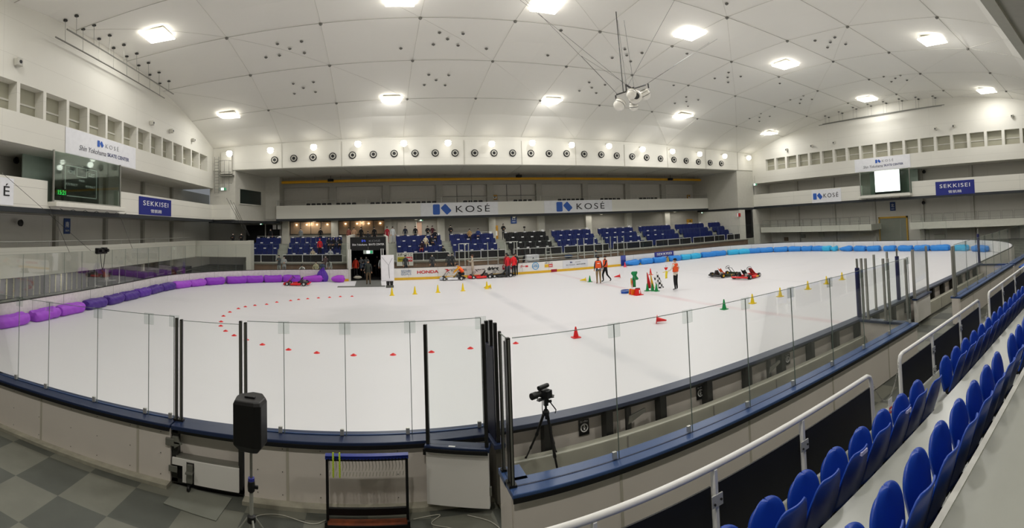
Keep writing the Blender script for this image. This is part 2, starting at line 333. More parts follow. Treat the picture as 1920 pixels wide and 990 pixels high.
for x, y in ((-7.5, 33), (2.2, 33.5), (8.5, 33.5), (13, 30), (24, 30), (36, 30.5), (13.5, 33.9), (27, 36)): disc(x, y)
# far side: upper wall, soffit behind it, towers
ZS = 10.6
struct(MB().box(XL, XR, 48, 48.35, ZS, 15).build('wall_far_upper', WALL))
struct(MB().box(-14.35, 46.3, 48.35, 58.3, ZS-.02, ZS+.3).build('ceiling_soffit_far', M('soffit grey', 'cfcdc4', .7)))
sl = MB()
for x in NX[1:-1]: sl.tube([(x, 48.3, ZS-.04), (x+1.2, 58, ZS-.04)], .03, 5)
for x in NX[1:-1]: sl.tube([(x, 47.96, ZS+.1), (x, 47.96, 13.2)], .03, 5)
sl.tube([(XL, 47.97, ZS+.06), (XR, 47.97, ZS+.06)], .03, 5)
struct(sl.build('trim_3', SEAM))
DZ = 5.33
# left tower (face along the left wall, then the slanting side with the dark window)
t = MB(); t.prism([(XL, 48), (-14.35, 48), (-12.7, 55), (-11.0, 55), (-11.0, 58.2), (-17.2, 58.2), (-17.2, 48)], DZ, ZS-.03, 'xy'); struct(t.build('wall_tower_left', LGREY))
t = MB(); t.prism([(46.3, 48), (XR, 48), (XR, 58), (46.3, 58)], DZ, ZS-.03, 'xy'); struct(t.build('wall_tower_right', LGREY))
sb = MB(); sb.prism([(-17.3, 47.9), (-14.3, 47.9), (-12.6, 54.9), (-11.0, 54.9), (-11, 58), (-17.3, 58)], DZ-.28, DZ, 'xy'); sb.prism([(46.2, 47.9), (49.7, 47.9), (49.7, 58), (46.2, 58)], DZ-.28, DZ, 'xy'); struct(sb.build('trim_4', DKSTRIP))
# dark window in the tower side
def on_side(px, py):  # point on the slanting tower side wall
    d = ray(px, py); n = Vector((7, -1.65, 0)); o0 = Vector((-14.35, 48, 0)); s = (n.dot(o0))/(n.dot(d)); return Vector((d.x*s, d.y*s, d.z*s+H))
a, b = on_side(448, 353), on_side(489, 386); dr = (b-a); dr.z = 0; dn = dr.normalized(); nn = Vector((dn.y, -dn.x, 0)); L_ = dr.length
if nn.x < 0: nn = -nn
wd = thing('control_room_window', 'dark control room window in the left corner tower', 'window', ((a+b)/2))
wd['kind'] = 'structure'; wd.name = 'window_40'
c0 = Vector((0, 0, 0)); hz = abs(a.z-b.z)/2
MB().obox(c0+nn*.03, dn*L_/2, nn*.03, (0, 0, hz)).build('pane', M('dark window', '17231f', .15, noise=0, spec=.6), wd)
fr = MB()
for q in (-1, 1): fr.obox(c0+nn*.06+Vector((0, 0, hz*q)), dn*(L_/2+.06), nn*.05, (0, 0, .06)); fr.obox(c0+nn*.06+dn*(L_/2*q), dn*.06, nn*.05, (0, 0, hz))
fr.build('window_frame', LGREY, wd)
# second floor gallery on the far side
FX0, FX1, FYY = -11.3, 46.3, 54.5
fb = MB().box(FX0, FX1, FYY, FYY+.25, DZ+.22, 7.09); struct(fb.build('wall_gallery_fascia', bricked('gallery fascia', 'e8e6dc', 'dad8ce', 30, 3, 0, .008)))
struct(MB().box(FX0-.02, FX1, FYY-.05, FYY+.4, DZ-.06, DZ+.22).build('trim_5', DKSTRIP))
struct(MB().box(-13, FX1, FYY+.25, 58.3, DZ, DZ+.25).build('floor_gallery', GREY))
struct(MB().box(-16, 49.5, 58, 58.3, DZ, ZS).build('wall_far_gallery', M('gallery wall', 'cecbc3', .7, noise=.03)))
struct(MB().box(-22, 53, 57, 57.3, 0, DZ).build('wall_far_lower', M('lower far wall', 'a5a29a', .7, noise=.03)))
px = [-10.6, -4.65, 1.7, 8.05, 14.35, 20.8, 27.4, 33.6, 40.1]
up = [-4.9, 1.6, 8.1, 14.5, 21., 27.6, 34.2, 40.4]
pl = MB()
for x in px: pl.box(x-.42, x+.42, 56.4, 57, 2.6, DZ)
struct(pl.build('trim_6', LGREY))
pl = MB()
for x in up: pl.box(x-.4, x+.4, 57.5, 58, DZ+.25, 10.0)
pl.box(-11.2, 46.3, 57.4, 58, 9.45, ZS); struct(pl.build('trim_7', M('gallery pillar', 'b6b4ab', .7)))
pn = MB()
for k in range(5, 9): x0, x1 = up[k-5 if 0 else min(k-5, 7)]+.5, 0
for k, (x0, x1) in enumerate(zip(up[:-1], up[1:])):
    if k in (2, 3): 
        for q in (.33, .66): pn.box(x0+.4+(x1-x0-.8)*q-.02, x0+.4+(x1-x0-.8)*q+.02, 57.94, 58, DZ+.3, 9.4)
        pn.box(x0+.4, x1-.4, 57.94, 58, 8.0, 8.04)
struct(pn.build('trim_8', DGREY))
# yellow pipe hung under the soffit
pp = thing('yellow_duct', 'long yellow duct running under the far soffit', 'duct', (0, 56, 9.97))
MB().tube([(-10.9, 0, 0), (47.2, 0, 0)], .17, 10).build('duct', M('duct yellow', 'f4b626', .5), pp)
for k in range(19): MB().tube([(-10+3.1*k, 0, .1), (-10+3.1*k, 0, .62)], .02, 5).build('hanger', STEEL, pp)
for (x, y) in ((620, 338), (973, 330), (1257, 336)):
    p_ = ony(x, y, 55.6); o = thing('ceiling_speaker', {620: 'small black box speaker above left end of yellow duct', 973: 'small black box speaker above middle of yellow duct', 1257: 'small black box speaker above right end of yellow duct'}[x], 'speaker', p_, 0)
    MB().box(-.35, .35, -.2, .2, -.16, .16).build('cabinet', BLACK, o, bevel=.04); MB().tube([(0, 0, .16), (0, 0, 10.6-p_.z)], .03, 6).build('bracket', DSTEEL, o)
# left end wall: gable with the band of deep niches
ZW0, ZW1, ZB = 10.37, 11.95, 8.74
NY = [18.1+2.155*k for k in range(-6, 14)]   # window divisions
lw = MB(); lw.box(XL-.5, XL, -12, 48, ZW1, 17.6); lw.box(XL-.5, XL, -12, 48, ZB, ZW0); lw.box(XL-.5, XL, NY[-1], 48, ZW0, ZW1); lw.box(XL-.5, XL, -12, NY[0]-.25, ZW0, ZW1)
for y in NY[:-1]: lw.box(XL-.66, XL, y-.25, y, ZW0, ZW1)
lw.box(XL-.7, XL-.5, -12, 48, ZW1, ZW1+.2); lw.box(XL-.7, XL-.5, -12, 48, ZW0-.2, ZW0); lw.box(XL-.7, XL-.5, NY[-1], 48, ZW0, ZW1)
lw.box(XL-.85, XL-.7, -12, 48, ZW0-.2, ZW1+.2)
struct(lw.build('wall_left', WALL))
SHUT = M('window shutter', 'a09e8c', .7, noise=.03); wn = 0
def shutter(x, y0, y1, sgn, i):
    o = bpy.data.objects.new('window_%d' % i, None); C.objects.link(o); o.location = (x, (y0+y1)/2, (ZW0+ZW1)/2); struct(o); h = (ZW1-ZW0)/2; d = (y1-y0)/2
    MB().box(-.02, .02, -d, d, -h, h).build('shutter', SHUT, o)
    MB().box(sgn*.02, sgn*.07, -d, d, -.14, -.04).build('rail', LGREY, o)
for k in range(len(NY)-1): wn += 1; shutter(XL-.64, NY[k], NY[k+1]-.25, 1, wn)
lo = MB(); lo.box(-20.8, -20.5, -12, 57, 0, ZB); struct(lo.build('wall_left_lower', LOWER))
lo = MB(); lo.box(-20.5, XL-.5, -12, 48, ZB, ZB+.2); struct(lo.build('ceiling_soffit_left', M('soffit left', 'd8d6cc', .7)))
pl = MB()
for y in (12.5, 19.2, 25.6, 32, 38.4, 44.8): pl.box(-20.5, -20.2, y, y+.35, 0, ZB)
struct(pl.build('trim_9', M('left pillar', 'a3a197', .6)))
mf = MB(); mf.box(XL-.35, XL, -12, 20.5, 5.42, 6.98); mf.box(XL-.35, XL, 28.2, 48.4, 5.42, 6.98); mf.box(XL-.35, XL, 20.5, 28.2, 5.42, 5.75)
struct(mf.build('wall_left_gallery_fascia', FASC))
struct(MB().box(XL-.4, XL+.03, -12, 48.4, 5.16, 5.42).build('trim_10', DKSTRIP))
struct(MB().box(-20.5, XL-.35, -12, 48.4, 5.2, 5.4).build('floor_left_gallery', GREY))
# lower balcony on the left
bl = MB(); bl.box(-18.2, -18, -12, 46, 1.58, 3.24); bl.box(-18, -12.6, 45.8, 46, 1.6, 3.23); bl.box(-12.6, -12.1, 45.8, 47.0, 0, 3.24); struct(bl.build('wall_left_balcony', bricked('balcony fascia', 'cfcec3', 'b9b8ae', 3.1, 3, 0, .01)))
struct(MB().box(-20.5, -18.2, -12, 46, 1.58, 2.3).build('floor_left_balcony', GREY)); struct(MB().box(-18, -12.3, 46, 47.85, 1.9, 2.2).build('floor_left_landing', GREY))
rl = thing('balcony_handrail', 'thin steel handrail along the left balcony parapet', 'handrail', (-18.1, 0, 3.24))
MB().tube([(0, -10, .32), (0, 45.9, .32)], .03, 8).build('rail', ALU, rl)
for k in range(19): MB().tube([(0, -9+2.85*k, 0), (0, -9+2.85*k, .32)], .022, 6).build('post', ALU, rl)
# right end wall
lw = MB(); lw.box(XR, XR+.5, -12, 48, ZW1, 17.6); lw.box(XR, XR+.5, -12, 48, ZB, ZW0)
NR = [45.3-1.965*k for k in range(0, 22)]
lw.box(XR, XR+.5, NR[0], 48, ZW0, ZW1); lw.box(XR, XR+.5, -12, NR[-1], ZW0, ZW1)
for y in NR[:-1]: lw.box(XR, XR+.5, y-1.965, y-1.965+.33, ZW0, ZW1)
lw.box(XR+.5, XR+.6, -12, 48, ZW0-.2, ZW1+.2)
struct(lw.build('wall_right', WALL))
for k in range(len(NR)-1): wn += 1; shutter(XR+.46, NR[k]-1.965+.33, NR[k], -1, wn)
struct(MB().box(53, 53.3, -12, 57, 0, ZB).build('wall_right_lower', LOWER))
struct(MB().box(XR+.5, 53, -12, 48, ZB, ZB+.2).build('ceiling_soffit_right', M('soffit right', 'd8d6cc', .7)))
pl = MB()
for y in (9.6, 16.8, 23.2, 29.9, 36.1, 42.4): pl.box(52.7, 53, y, y+.45, 0, ZB)
struct(pl.build('trim_11', M('right pillar', 'c2c0b7', .6)))
mf = MB(); mf.box(XR, XR+.3, -12, 23.1, 5.42, 7.15); mf.box(XR, XR+.3, 29.9, 48.2, 5.42, 7.15); mf.box(XR, XR+.3, 23.1, 29.9, 5.42, 5.75)
struct(mf.build('wall_right_gallery_fascia', FASC))
struct(MB().box(XR-.03, XR+.4, -12, 48.2, 5.12, 5.42).build('trim_12', DKSTRIP))
struct(MB().box(XR+.3, 53, -12, 48.2, 5.2, 5.4).build('floor_right_gallery', GREY))
bl = MB(); bl.box(50.3, 50.5, 29.2, 47.6, 1.62, 2.38); bl.box(50.5, 53, 29.2, 29.4, 1.63, 2.37); bl.box(50.3, 50.5, -12, 24., 1.62, 2.42); bl.box(50.5, 53, 23.8, 23.99, 1.63, 2.41)
struct(bl.build('wall_right_balcony', M('balcony white', 'd6d6cb', .6)))
struct(MB().box(50.5, 53, 29.4, 47.6, 1.65, 2.1).build('floor_right_balcony', GREY)); struct(MB().box(50.5, 53, -12, 23.8, 1.65, 2.1).build('floor_right_balcony', GREY))
# near side: bulkhead, soffit and rear wall behind the camera
struct(MB().box(XL, XR, YN-.35, YN, ZS, 14.6).build('wall_near_upper', WALL))
struct(MB().box(XL, XR, YN-.4, YN+.02, ZS-.12, ZS+.1).build('trim_13', M('soffit beam', 'bdbcb2', .7)))
struct(MB().box(-21, 53, -12, YN-.35, ZS, ZS+.3).build('ceiling_soffit_near', M('soffit near', 'aeaca4', .7)))
struct(MB().box(-21, 53, -12.3, -12, -.05, ZS+.3).build('wall_near', WHITE))
# right corner: lower white walls, dark doorway
a = ony(1362, 400, 52.5); b = ony(1398, 460, 48); c_ = ony(1414, 460, 48)
struct(MB().box(46.3, 46.6, 48, 57, 0, DZ-.28).build('wall_right_corner', WHITE))
struct(MB().box(46.3, b.x, 47.8, 48, 0, DZ-.28).build('wall_corner_pier', WHITE)); struct(MB().box(c_.x, 50.3, 47.8, 48, 0, DZ-.28).build('wall_corner_pier', WHITE))
struct(MB().box(b.x, c_.x, 48.3, 48.4, 0, 5).build('door_1', SHADE)); struct(MB().box(49.82, 53, 48.0, 48.2, 0, ZB).build('wall_corner_return', WHITE))
# ================================================================ LAMPS
def panel(x, y, label, real=True):
    z = cz(x, y)-.03; o = thing('ceiling_light', label, 'ceiling light', (x, y, z), 0, None)
    MB().box(-.78, .78, -.78, .78, -.05, .12).build('housing', WHITE, o, bevel=.03)
    MB().box(-.86, .86, -.86, .86, -.12, -.03).build('diffuser', LAMP, o, bevel=.03)
    ld = bpy.data.lights.new('panel_light', 'AREA'); ld.shape = 'SQUARE'; ld.size = 1.5; ld.energy = LIGHT*(.5 if x > 45 or x < -12 else 1.14); ld.color = (1, .984, .965)
    lo_ = bpy.data.objects.new('panel_light', ld); C.objects.link(lo_); lo_.location = (0, 0, -.14); lo_.parent = o
    lp_ = bpy.data.lights.new('added_panel_halo', 'POINT'); lp_.energy = HALO*(.4 if x > 45 or x < -12 else 1); lp_.shadow_soft_size = .5; lp_.color = (1, .975, .93); lq = bpy.data.objects.new('added_panel_halo', lp_); C.objects.link(lq); lq.parent = o; lq.location = (0, 0, -1.9)  # extra point light added below the panel to throw a halo on the ceiling
    return o
colx = {-13.1: 'above left wall', 1.8: 'above the entrance tunnel', 16.8: 'over mid rink', 32.4: 'right of the hanging speakers', 46.6: 'nearest the right wall'}
for y, nm in ((41.8, 'far row'), (26.7, 'middle row'), (12.8, 'near row'), ):
    for x, cn in colx.items():
        if y == 26.7 and x == 16.8:
            panel(10.7, y, 'square ceiling light at the top edge left of the speaker cluster'); panel(21.7, y, 'square ceiling light in middle row right of the speaker cluster'); continue
        panel(x, y, 'bright square ceiling light, %s, %s' % (nm, cn))
LW = [430, 507, 588, 671, 757, 840, 922, 998, 1072, 1142, 1205, 1261, 1312, 1359, 1404]; LH = [288, 282, 276, 270, 269, 268, 270, 268, 272, 274, 280, 284, 289, 293, 296]
for i, (a, b) in enumerate(zip(LW, LH)):
    p_ = ony(a, b, 47.2)
    o = thing('wall_floodlight', '%s round white floodlight high on the far wall' % ['leftmost', 'second', 'third', 'fourth', 'fifth', 'sixth', 'seventh', 'eighth', 'ninth', 'tenth', 'eleventh', 'twelfth', 'thirteenth', 'fourteenth', 'rightmost'][i], 'floodlight', p_, 0, None)
    if 0 < i < 14: o['label'] += ' counted from the left'
    MB().lathe([(0, -.34), (.2, -.28), (.33, -.1), (.35, .08), (.25, .26), (0, .32)], 14).build('globe', LAMP2, o, smooth=True)
    MB().tube([(0, .1, .25), (0, .5, .35), (0, .8, .35)], .05, 6).build('bracket', LGREY, o)
    MB().lathe([(.37, -.02), (.41, 0), (.37, .03)], 14).build('ring', STEEL, o)
    ld = bpy.data.lights.new('flood', 'POINT'); ld.energy = SPOT*3.2; ld.shadow_soft_size = .36; ld.color = (1, .96, .9)
    lo_ = bpy.data.objects.new('flood', ld); C.objects.link(lo_); lo_.parent = o; lo_.location = (0, -.55, -.75)
# added fill lamps: near soffit (above the stand), beneath far gallery and left balcony
def downlight(x, y, z, e, label, size=.5, grp=None):
    o = thing('added_downlight', label, 'ceiling light', (x, y, z), 0, grp)
    MB().lathe([(0, .0), (.16, 0), (.2, .03), (.22, .1), (0, .1)], 14).build('trim_ring', WHITE, o); MB().lathe([(0, -.012), (.14, -.012), (.14, .002)], 14).build('lens', DIML, o)
    ld = bpy.data.lights.new('down', 'AREA'); ld.shape = 'RECTANGLE' if size > 2 else 'DISK'; ld.size = size; ld.size_y = .5; ld.energy = e; ld.color = (1, .95, .86); lo_ = bpy.data.objects.new('down', ld); C.objects.link(lo_); lo_.parent = o; lo_.location = (0, 0, -.05)
for x in (-9, -1, 8, 17, 27, 38): downlight(x, 1.2, ZS-.14, UNDER*5.2, 'added round downlight in the soffit over the near stand', grp='added near soffit downlights')
for x in (-7, 5, 17, 29, 41): downlight(x, 55.8, DZ-.13, UNDER*.8, 'small added downlight beneath the far gallery', 4.5, grp='added downlights beneath the gallery')
for x in (): downlight(x, 57.1, ZS-.15, UNDER*1.1, 'small downlight over the far gallery', 4.5, grp='downlights over the gallery')
# round jet nozzles along the far wall
NZ = [(515, 300), (551, 297), (587, 295), (624, 293), (661, 291), (700, 289.5), (739, 288), (778, 287.5), (816, 287), (853, 287), (890, 287), (926, 287), (961, 287), (995, 287.5), (1029, 288), (1062, 288), (1095, 289), (1127, 290), (1156, 292), (1185, 293.5), (1212, 295.5), (1238, 297.5), (1263, 299.5), (1286, 301.5), (1309, 303.5), (1331, 305), (1352, 306.5)]
nz0 = None
for i, (a, b) in enumerate(NZ):
    p_ = ony(a, b, 48)
    if nz0 is None:
        nz0 = thing('air_nozzle', 'leftmost round black air nozzle in the row along the far wall', 'air vent', p_, 0, 'jet nozzles on the far wall')
        MB().lathe([(.27, -.06), (.29, -.16), (.36, -.14), (.38, 0)], 18, axis='y').build('outer_ring', BLACK, nz0)
        MB().lathe([(0, -.16), (.13, -.17), (.17, -.1), (.17, 0)], 14, axis='y').build('core', BLACK, nz0); MB().lathe([(.17, -.11), (.28, -.12), (.28, -.06)], 14, axis='y').build('throat', LGREY, nz0)
    else: o = dup(nz0, p_); o['label'] = '%s round black air nozzle from the left along the far wall' % ORD[i]
# ================================================================ SIGNS ON THE WALLS
def sk_sign(x, facing, p0, p1, lab):
    o = thing('wall_sign', lab, 'sign', (0, 0, 0)); pc = (Vector(p0)+Vector(p1))/2; wd_ = abs(p1[1]-p0[1]); hh = abs(p0[2]-p1[2])
    plate('panel', SIGNB, o, p0, p1, facing)
    s_ = .056*(1 if facing == 'E' else -1)
    text('lettering', 'SEKKISEI', INKW, o, pc+Vector((s_, 0, hh*.16)), facing, wd_*.78, hh*.27, 0, spc=1.2); text('lettering', '雪肌精', INKW, o, pc+Vector((s_, 0, -hh*.27)), facing, wd_*.34, hh*.2)
    return o
def pt(q): return tuple(q)
a, b = onx(260, 368.5, XL), onx(320, 406, XL); sk_sign(XL, 'E', (XL, a.y, 6.83), (XL, b.y, 5.47), 'blue sign with white lettering on the left gallery front')
a, b = onx(1754, 342, XR), onx(1828, 363, XR); sk_sign(XR, 'W', (XR, a.y, 6.88), (XR, b.y, 5.35), 'blue sign with white lettering on the right gallery front')
def kose(facing, p0, p1, lab, wt=.56, lx=-.27, tx=.14, hl=.52, ht=.42):
    o = thing('wall_sign', lab, 'sign', (0, 0, 0)); p0, p1 = Vector(p0), Vector(p1); ax = {'S': Vector((1, 0, 0)), 'E': Vector((0, 1, 0)), 'W': Vector((0, -1, 0))}[facing]; nz = ax.cross(Vector((0, 0, 1)))
    plate('panel', SIGNW, o, p0, p1, facing, .02); c = (p0+p1)/2; W0 = abs((p1-p0).dot(ax)); H0 = abs(p1.z-p0.z)
    logo(o, c+ax*W0*lx, facing, H0*hl); text('lettering', 'KOSÉ', INK, o, c+ax*W0*tx+nz*.05+Vector((0, 0, H0*.06)), facing, W0*wt, H0*ht, 0, spc=1.3)
    return o
a, b = ony(788, 380, FYY), ony(934, 403, FYY); kose('S', (a.x, FYY, 7.08), (b.x, FYY, DZ+.22), 'white banner with blue logo on far gallery, the one nearer the tunnel', .44, -.22, .17, .78, .62)
a, b = ony(1020, 380, FYY), ony(1148, 403, FYY); kose('S', (a.x, FYY, 7.08), (b.x, FYY, DZ+.22), 'white banner with blue logo on far gallery, the one farther from the tunnel', .42, -.21, .17, .78, .62)
a, b = onx(1522, 357, XR), onx(1578, 379, XR); kose('W', (XR, a.y, 7.05), (XR, b.y, 5.4), 'small white sign with blue logo on the right gallery front', .5, -.28, .16, .5, .4)
kose('E', (XL, 11.6, 6.85), (XL, 17.7, 5.47), 'white sign on left gallery front, cut by the picture edge', .5, -.28, .2, .5, .46)
def center_sign(facing, p0, p1, lab):
    o = thing('wall_sign', lab, 'sign'); p0, p1 = Vector(p0), Vector(p1); ax = {'S': Vector((1, 0, 0)), 'E': Vector((0, 1, 0)), 'W': Vector((0, -1, 0))}[facing]; nz = ax.cross(Vector((0, 0, 1)))
    plate('panel', SIGNW, o, p0, p1, facing, .02); c = (p0+p1)/2+nz*.045; W0 = abs((p1-p0).dot(ax)); H0 = abs(p1.z-p0.z)
    logo(o, (p0+p1)/2-ax*W0*.06+Vector((0, 0, H0*.2)), facing, H0*.26); text('lettering', 'KOSÉ', INKG, o, c+ax*W0*.11+Vector((0, 0, H0*.21)), facing, W0*.2, H0*.22, -.006, spc=1.5)
    text('lettering', 'Shin Yokohama', M('sign text grey', '5c5c64', .5), o, c-ax*W0*.16-Vector((0, 0, H0*.16)), facing, W0*.36, H0*.21, 0, .3); text('lettering', 'SKATE CENTER', INKB, o, c+ax*W0*.21-Vector((0, 0, H0*.16)), facing, W0*.34, H0*.16, .012)
    return o
center_sign('E', (XL, 22.05, 10.33), (XL, 30.6, 8.78), 'white rink name banner over the dark scoreboard booth')
center_sign('W', (XR, 30.6, 10.33), (XR, 23.1, 8.78), 'white rink name banner over the lit screen')
def dirsign(p, facing, ch, lab):
    o = thing('direction_sign', lab, 'sign'); ax = {'S': Vector((1, 0, 0)), 'E': Vector((0, 1, 0)), 'W': Vector((0, -1, 0))}[facing]; nz = ax.cross(Vector((0, 0, 1))); p = Vector(p)
    plate('panel', M('sign navy', '23407a', .5), o, p-ax*.38-Vector((0, 0, .55)), p+ax*.38+Vector((0, 0, .55)), facing); text('lettering', ch, INKW, o, p+nz*.055+Vector((0, 0, .12)), facing, .42, .42); text('lettering', {'南': 'SOUTH', '北': 'NORTH', '西': 'WEST'}[ch], INKW, o, p+nz*.055-Vector((0, 0, .32)), facing, .42, .12)
p_ = onx(125, 424, -20.49); dirsign(p_, 'E', '南', 'small blue direction sign on the left lower wall')
p_ = onx(1674, 387, 52.99); dirsign(p_, 'W', '北', 'small blue direction sign above the yellow-framed door')
p_ = ony(963, 411, 56.99); dirsign(p_, 'S', '西', 'small blue direction sign on far wall under the gallery')
# glazed booths
def booth(x, y0, y1, s, lab):
    o = thing('scoreboard_booth', lab, 'booth', (x, (y0+y1)/2, 5.55)); d = (y1-y0)/2
    MB().box(-.1*s-.45, -.1*s+.45, -d-.15, d+.15, 0, .28).build('ledge', WHITE, o, bevel=.04)
    MB().box(-.02, .02, -d, d, .3, 3.15).build('pane', GLD, o)
    for q in (-d, d): MB().tube([(0, q, .28), (0, q, 3.2)], .07, 8).build('post', STEEL, o)
    MB().box(-.03, .03, -d, d, .28, .38).build('sill_rail', ALU, o)
    MB().tube([(.5*s, -d+2*d*k/24, -.12-.12*abs(sin(k*pi/4))) for k in range(25)], .018, 5).build('cable', DSTEEL, o)
    MB().box(-s*2.4-.03, -s*2.4+.03, -d, d, 0, 3.2).build('back_panel', M('booth back', '98a399', .7), o)
    return o
booth(XL+.25, 20.7, 28.0, 1, 'glazed booth with the dark scoreboard in left gallery')
booth(XR-.25, 23.2, 29.8, -1, 'glazed booth around the lit screen in right gallery')
sb = thing('scoreboard', 'dark scoreboard reading HOME and GUEST behind booth glass', 'scoreboard', (XL-.5, 24.3, 7.05))
MB().box(-.1, .1, -1.75, 2.05, -1.2, 1.25).build('cabinet', M('scoreboard black', '101412', .4), sb)
fr = MB()
for z in (-.75, 1.08): fr.box(.1, .13, -1.7, 1.75, z, z+.05)
for y in (-1.7, 1.7): fr.box(.1, .13, y, y+.05, -.75, 1.1)
fr.box(.1, .13, -.5, .6, .52, .56); fr.box(.1, .13, -.5, -.46, .52, 1.08); fr.box(.1, .13, .56, .6, .52, 1.08); fr.build('white_frame', INKW, sb)
for s_, y, z, w_, h_ in (('HOME', -1.05, .75, .75, .24), ('GUEST', 1.15, .75, .8, .24), ('PERIOD', .05, .3, .6, .13), ('PLYR PENALTY', -1.0, -.02, 1.2, .15), ('PLYR PENALTY', 1.05, -.02, 1.1, .15)): text('lettering', s_, INKW, sb, (.11, y, z), 'E', w_, h_, .012)
CLK = M('clock digits', '38ff6a', .5, noise=0, emit=1.2)
ck = thing('digital_clock', 'green digital clock showing 15:21 beside the scoreboard', 'clock', (XL-.4, 22.25, 6.45)); MB().box(-.08, .06, -.5, .5, -.2, .25).build('case', BLACK, ck); text('digits', '15:21', CLK, ck, (.07, 0, .02), 'E', .74, .27, 0)
p0, p1 = onx(1640, 322, XR+.6), onx(1688, 357, XR+.6)
sc = thing('display_screen', 'bright white projection screen with faint grey characters', 'screen'); plate('screen', M('lit screen', 'fdfdff', .5, noise=0, emit=3), sc, p0, p1, 'W', .05); text('lettering', '開会式', M('screen grey', '55555a', .6), sc, (p0+p1)/2+Vector((-.11, 0, 0)), 'W', 1.25, .45, 0)
plate('bezel', BLACK, sc, (p0.x, p0.y+.12, p0.z+.12), (p1.x, p1.y-.12, p1.z-.45), 'W', .03, -.03)
# corner infill of the gallery fronts where they meet the towers
struct(MB().prism([(XL, 47.6), (-14.75, 47.6), (-14.35, 47.98), (XL, 47.98)], 5.42, 6.98, 'xy').build('wall_left_gallery_fascia_end', FASC))
# ================================================================ RINK BOARDS
def arc(cx, cy, r, a0, a1, n): return [(cx+r*cos(R(a0+(a1-a0)*k/n)), cy+r*sin(R(a0+(a1-a0)*k/n))) for k in range(n+1)]
def sweep(mb, path, o0, o1, z0, z1, sgn=1):
    """wall of rectangular section following a path; offsets measured outward (to the right of travel * sgn)"""
    n = len(path); vs = []
    for i, (x, y) in enumerate(path):
        a = Vector(path[max(0, i-1)]); b = Vector(path[min(n-1, i+1)]); t = (b-a).normalized(); nx, ny = t.y*sgn, -t.x*sgn
        for o, z in ((o0, z0), (o1, z0), (o1, z1), (o0, z1)): vs.append((x+nx*o, y+ny*o, z))
    fs = [(i*4+k, i*4+(k+1) % 4, i*4+4+(k+1) % 4, i*4+4+k) for i in range(n-1) for k in range(4)]+[(3, 2, 1, 0), tuple((n-1)*4+k for k in range(4))]
    return mb.add(vs, fs)
cxl, cxr, cyt, cyb = RX0+RR, RX1-RR, RY1-RR, RY0+RR
# travelling clockwise seen from above => outward is on the left; use sgn=-1
RB_ = 7.2
P_left = [(RX0+RB_, RY0)]+arc(RX0+RB_, RY0+RB_, RB_, 270, 180, 14)[1:]+[(RX0, cyt)]+arc(cxl, cyt, RR, 180, 90, 14)[1:]+[(-2.1, RY1)]
P_right = [(22.5, RY1), (cxr, RY1)]+arc(cxr, cyt, RR, 90, 0, 14)[1:]+[(RX1, cyb)]+arc(cxr, cyb, RR, 0, -90, 14)[1:]+[(25.0, RY0)]
SCUFF = M('scuffed board white', 'd9d5d2', .45, noise=.10, scale=6)
def boards(path, lab, name='rink_boards', face=BOARDW, kick=None, cap=DSTEEL, capw=.1, capt=.03, seams=1):
    o = thing(name, lab, 'rink boards'); sweep(MB(), path, 0, .11, .02, .97, -1).build('board_face', face, o)
    sweep(MB(), path, -.02, capw, .97, .97+capt, -1).build('cap', cap, o)
    if kick: sweep(MB(), path, -.012, .0, .0, .2, -1).build('kick_strip', kick, o)
    if seams:
        s = MB(); d = 0; nxt = 1.2
        for (x0, y0), (x1, y1) in zip(path[:-1], path[1:]):
            L_ = math.hypot(x1-x0, y1-y0); t = Vector((x1-x0, y1-y0, 0))/L_; nn_ = Vector((t.y, -t.x, 0))
            while nxt < d+L_: p = Vector((x0, y0, .49))+t*(nxt-d)+nn_*.002; s.obox(p, t*.008, nn_*.006, (0, 0, .47)); nxt += 2.44
            d += L_
        s.build('seam', GREY, o)
    return o
boards(P_left, 'scuffed white rink boards curving round the left end', face=SCUFF)
boards(P_right, 'white rink boards behind the blue cushions, right end')
bf = boards([(1.6, RY1), (22.5, RY1)], 'white advertising boards with yellow kick strip right of tunnel', kick=YEL, capt=.03)
MB().box(-2.75, -2.1, RY1-.012, RY1, 0, .2).build('yellow_kick_end', YEL, bf)
MB().box(15.2, 15.75, RY1-.03, RY1, .0, .24).build('red_mark', M('dark red', 'a31f2c', .5), bf)
# glass panes
def pane_line(pts, z0, z1, lab, grp, post=None, clip=True, th=.012, name='rink_glass', joint=True, labs=None, frm='left'):
    """one clear pane between each two successive points (x, y)"""
    for i in range(len(pts)-1):
        a, b = Vector((*pts[i], 0)), Vector((*pts[i+1], 0)); d = (b-a).normalized(); L_ = (b-a).length; n_ = Vector((d.y, -d.x, 0)); c = (a+b)/2
        o = thing(name, labs[i] if labs else '%s, %s pane counted from the %s' % (lab, ORD[i], frm), 'glass pane', (c.x, c.y, z0), 0, None if labs else grp)
        MB().obox((0, 0, (z1-z0)/2), d*(L_/2-.006), n_*th/2, (0, 0, (z1-z0)/2)).build('pane', GL, o)
        e = MB()
        if joint: e.obox(d*(L_/2)+Vector((0, 0, (z1-z0)/2)), d*.005, n_*th*.6, (0, 0, (z1-z0)/2))
        e.obox((0, 0, z1-z0), d*L_/2, n_*.007, (0, 0, .004)); e.build('edge', M('glass edge', '6d7a72', .3, noise=0), o)
        if clip:
            MB().obox(d*(L_/2)+Vector((0, 0, z1-z0-.08)), d*.09, n_*.015, (0, 0, .10)).build('clip', CLIP, o)
            MB().obox(d*(L_/2-.07)+Vector((0, 0, .06)), d*.03, n_*.02, (0, 0, .045)).build('foot_clip', ALU, o)
def offs(path, o):  # outward offset points
    out = []
    for i, (x, y) in enumerate(path):
        a = Vector(path[max(0, i-1)]); b = Vector(path[min(len(path)-1, i+1)]); t = (b-a).normalized(); out.append((x-t.y*o, y+t.x*o))
    return out
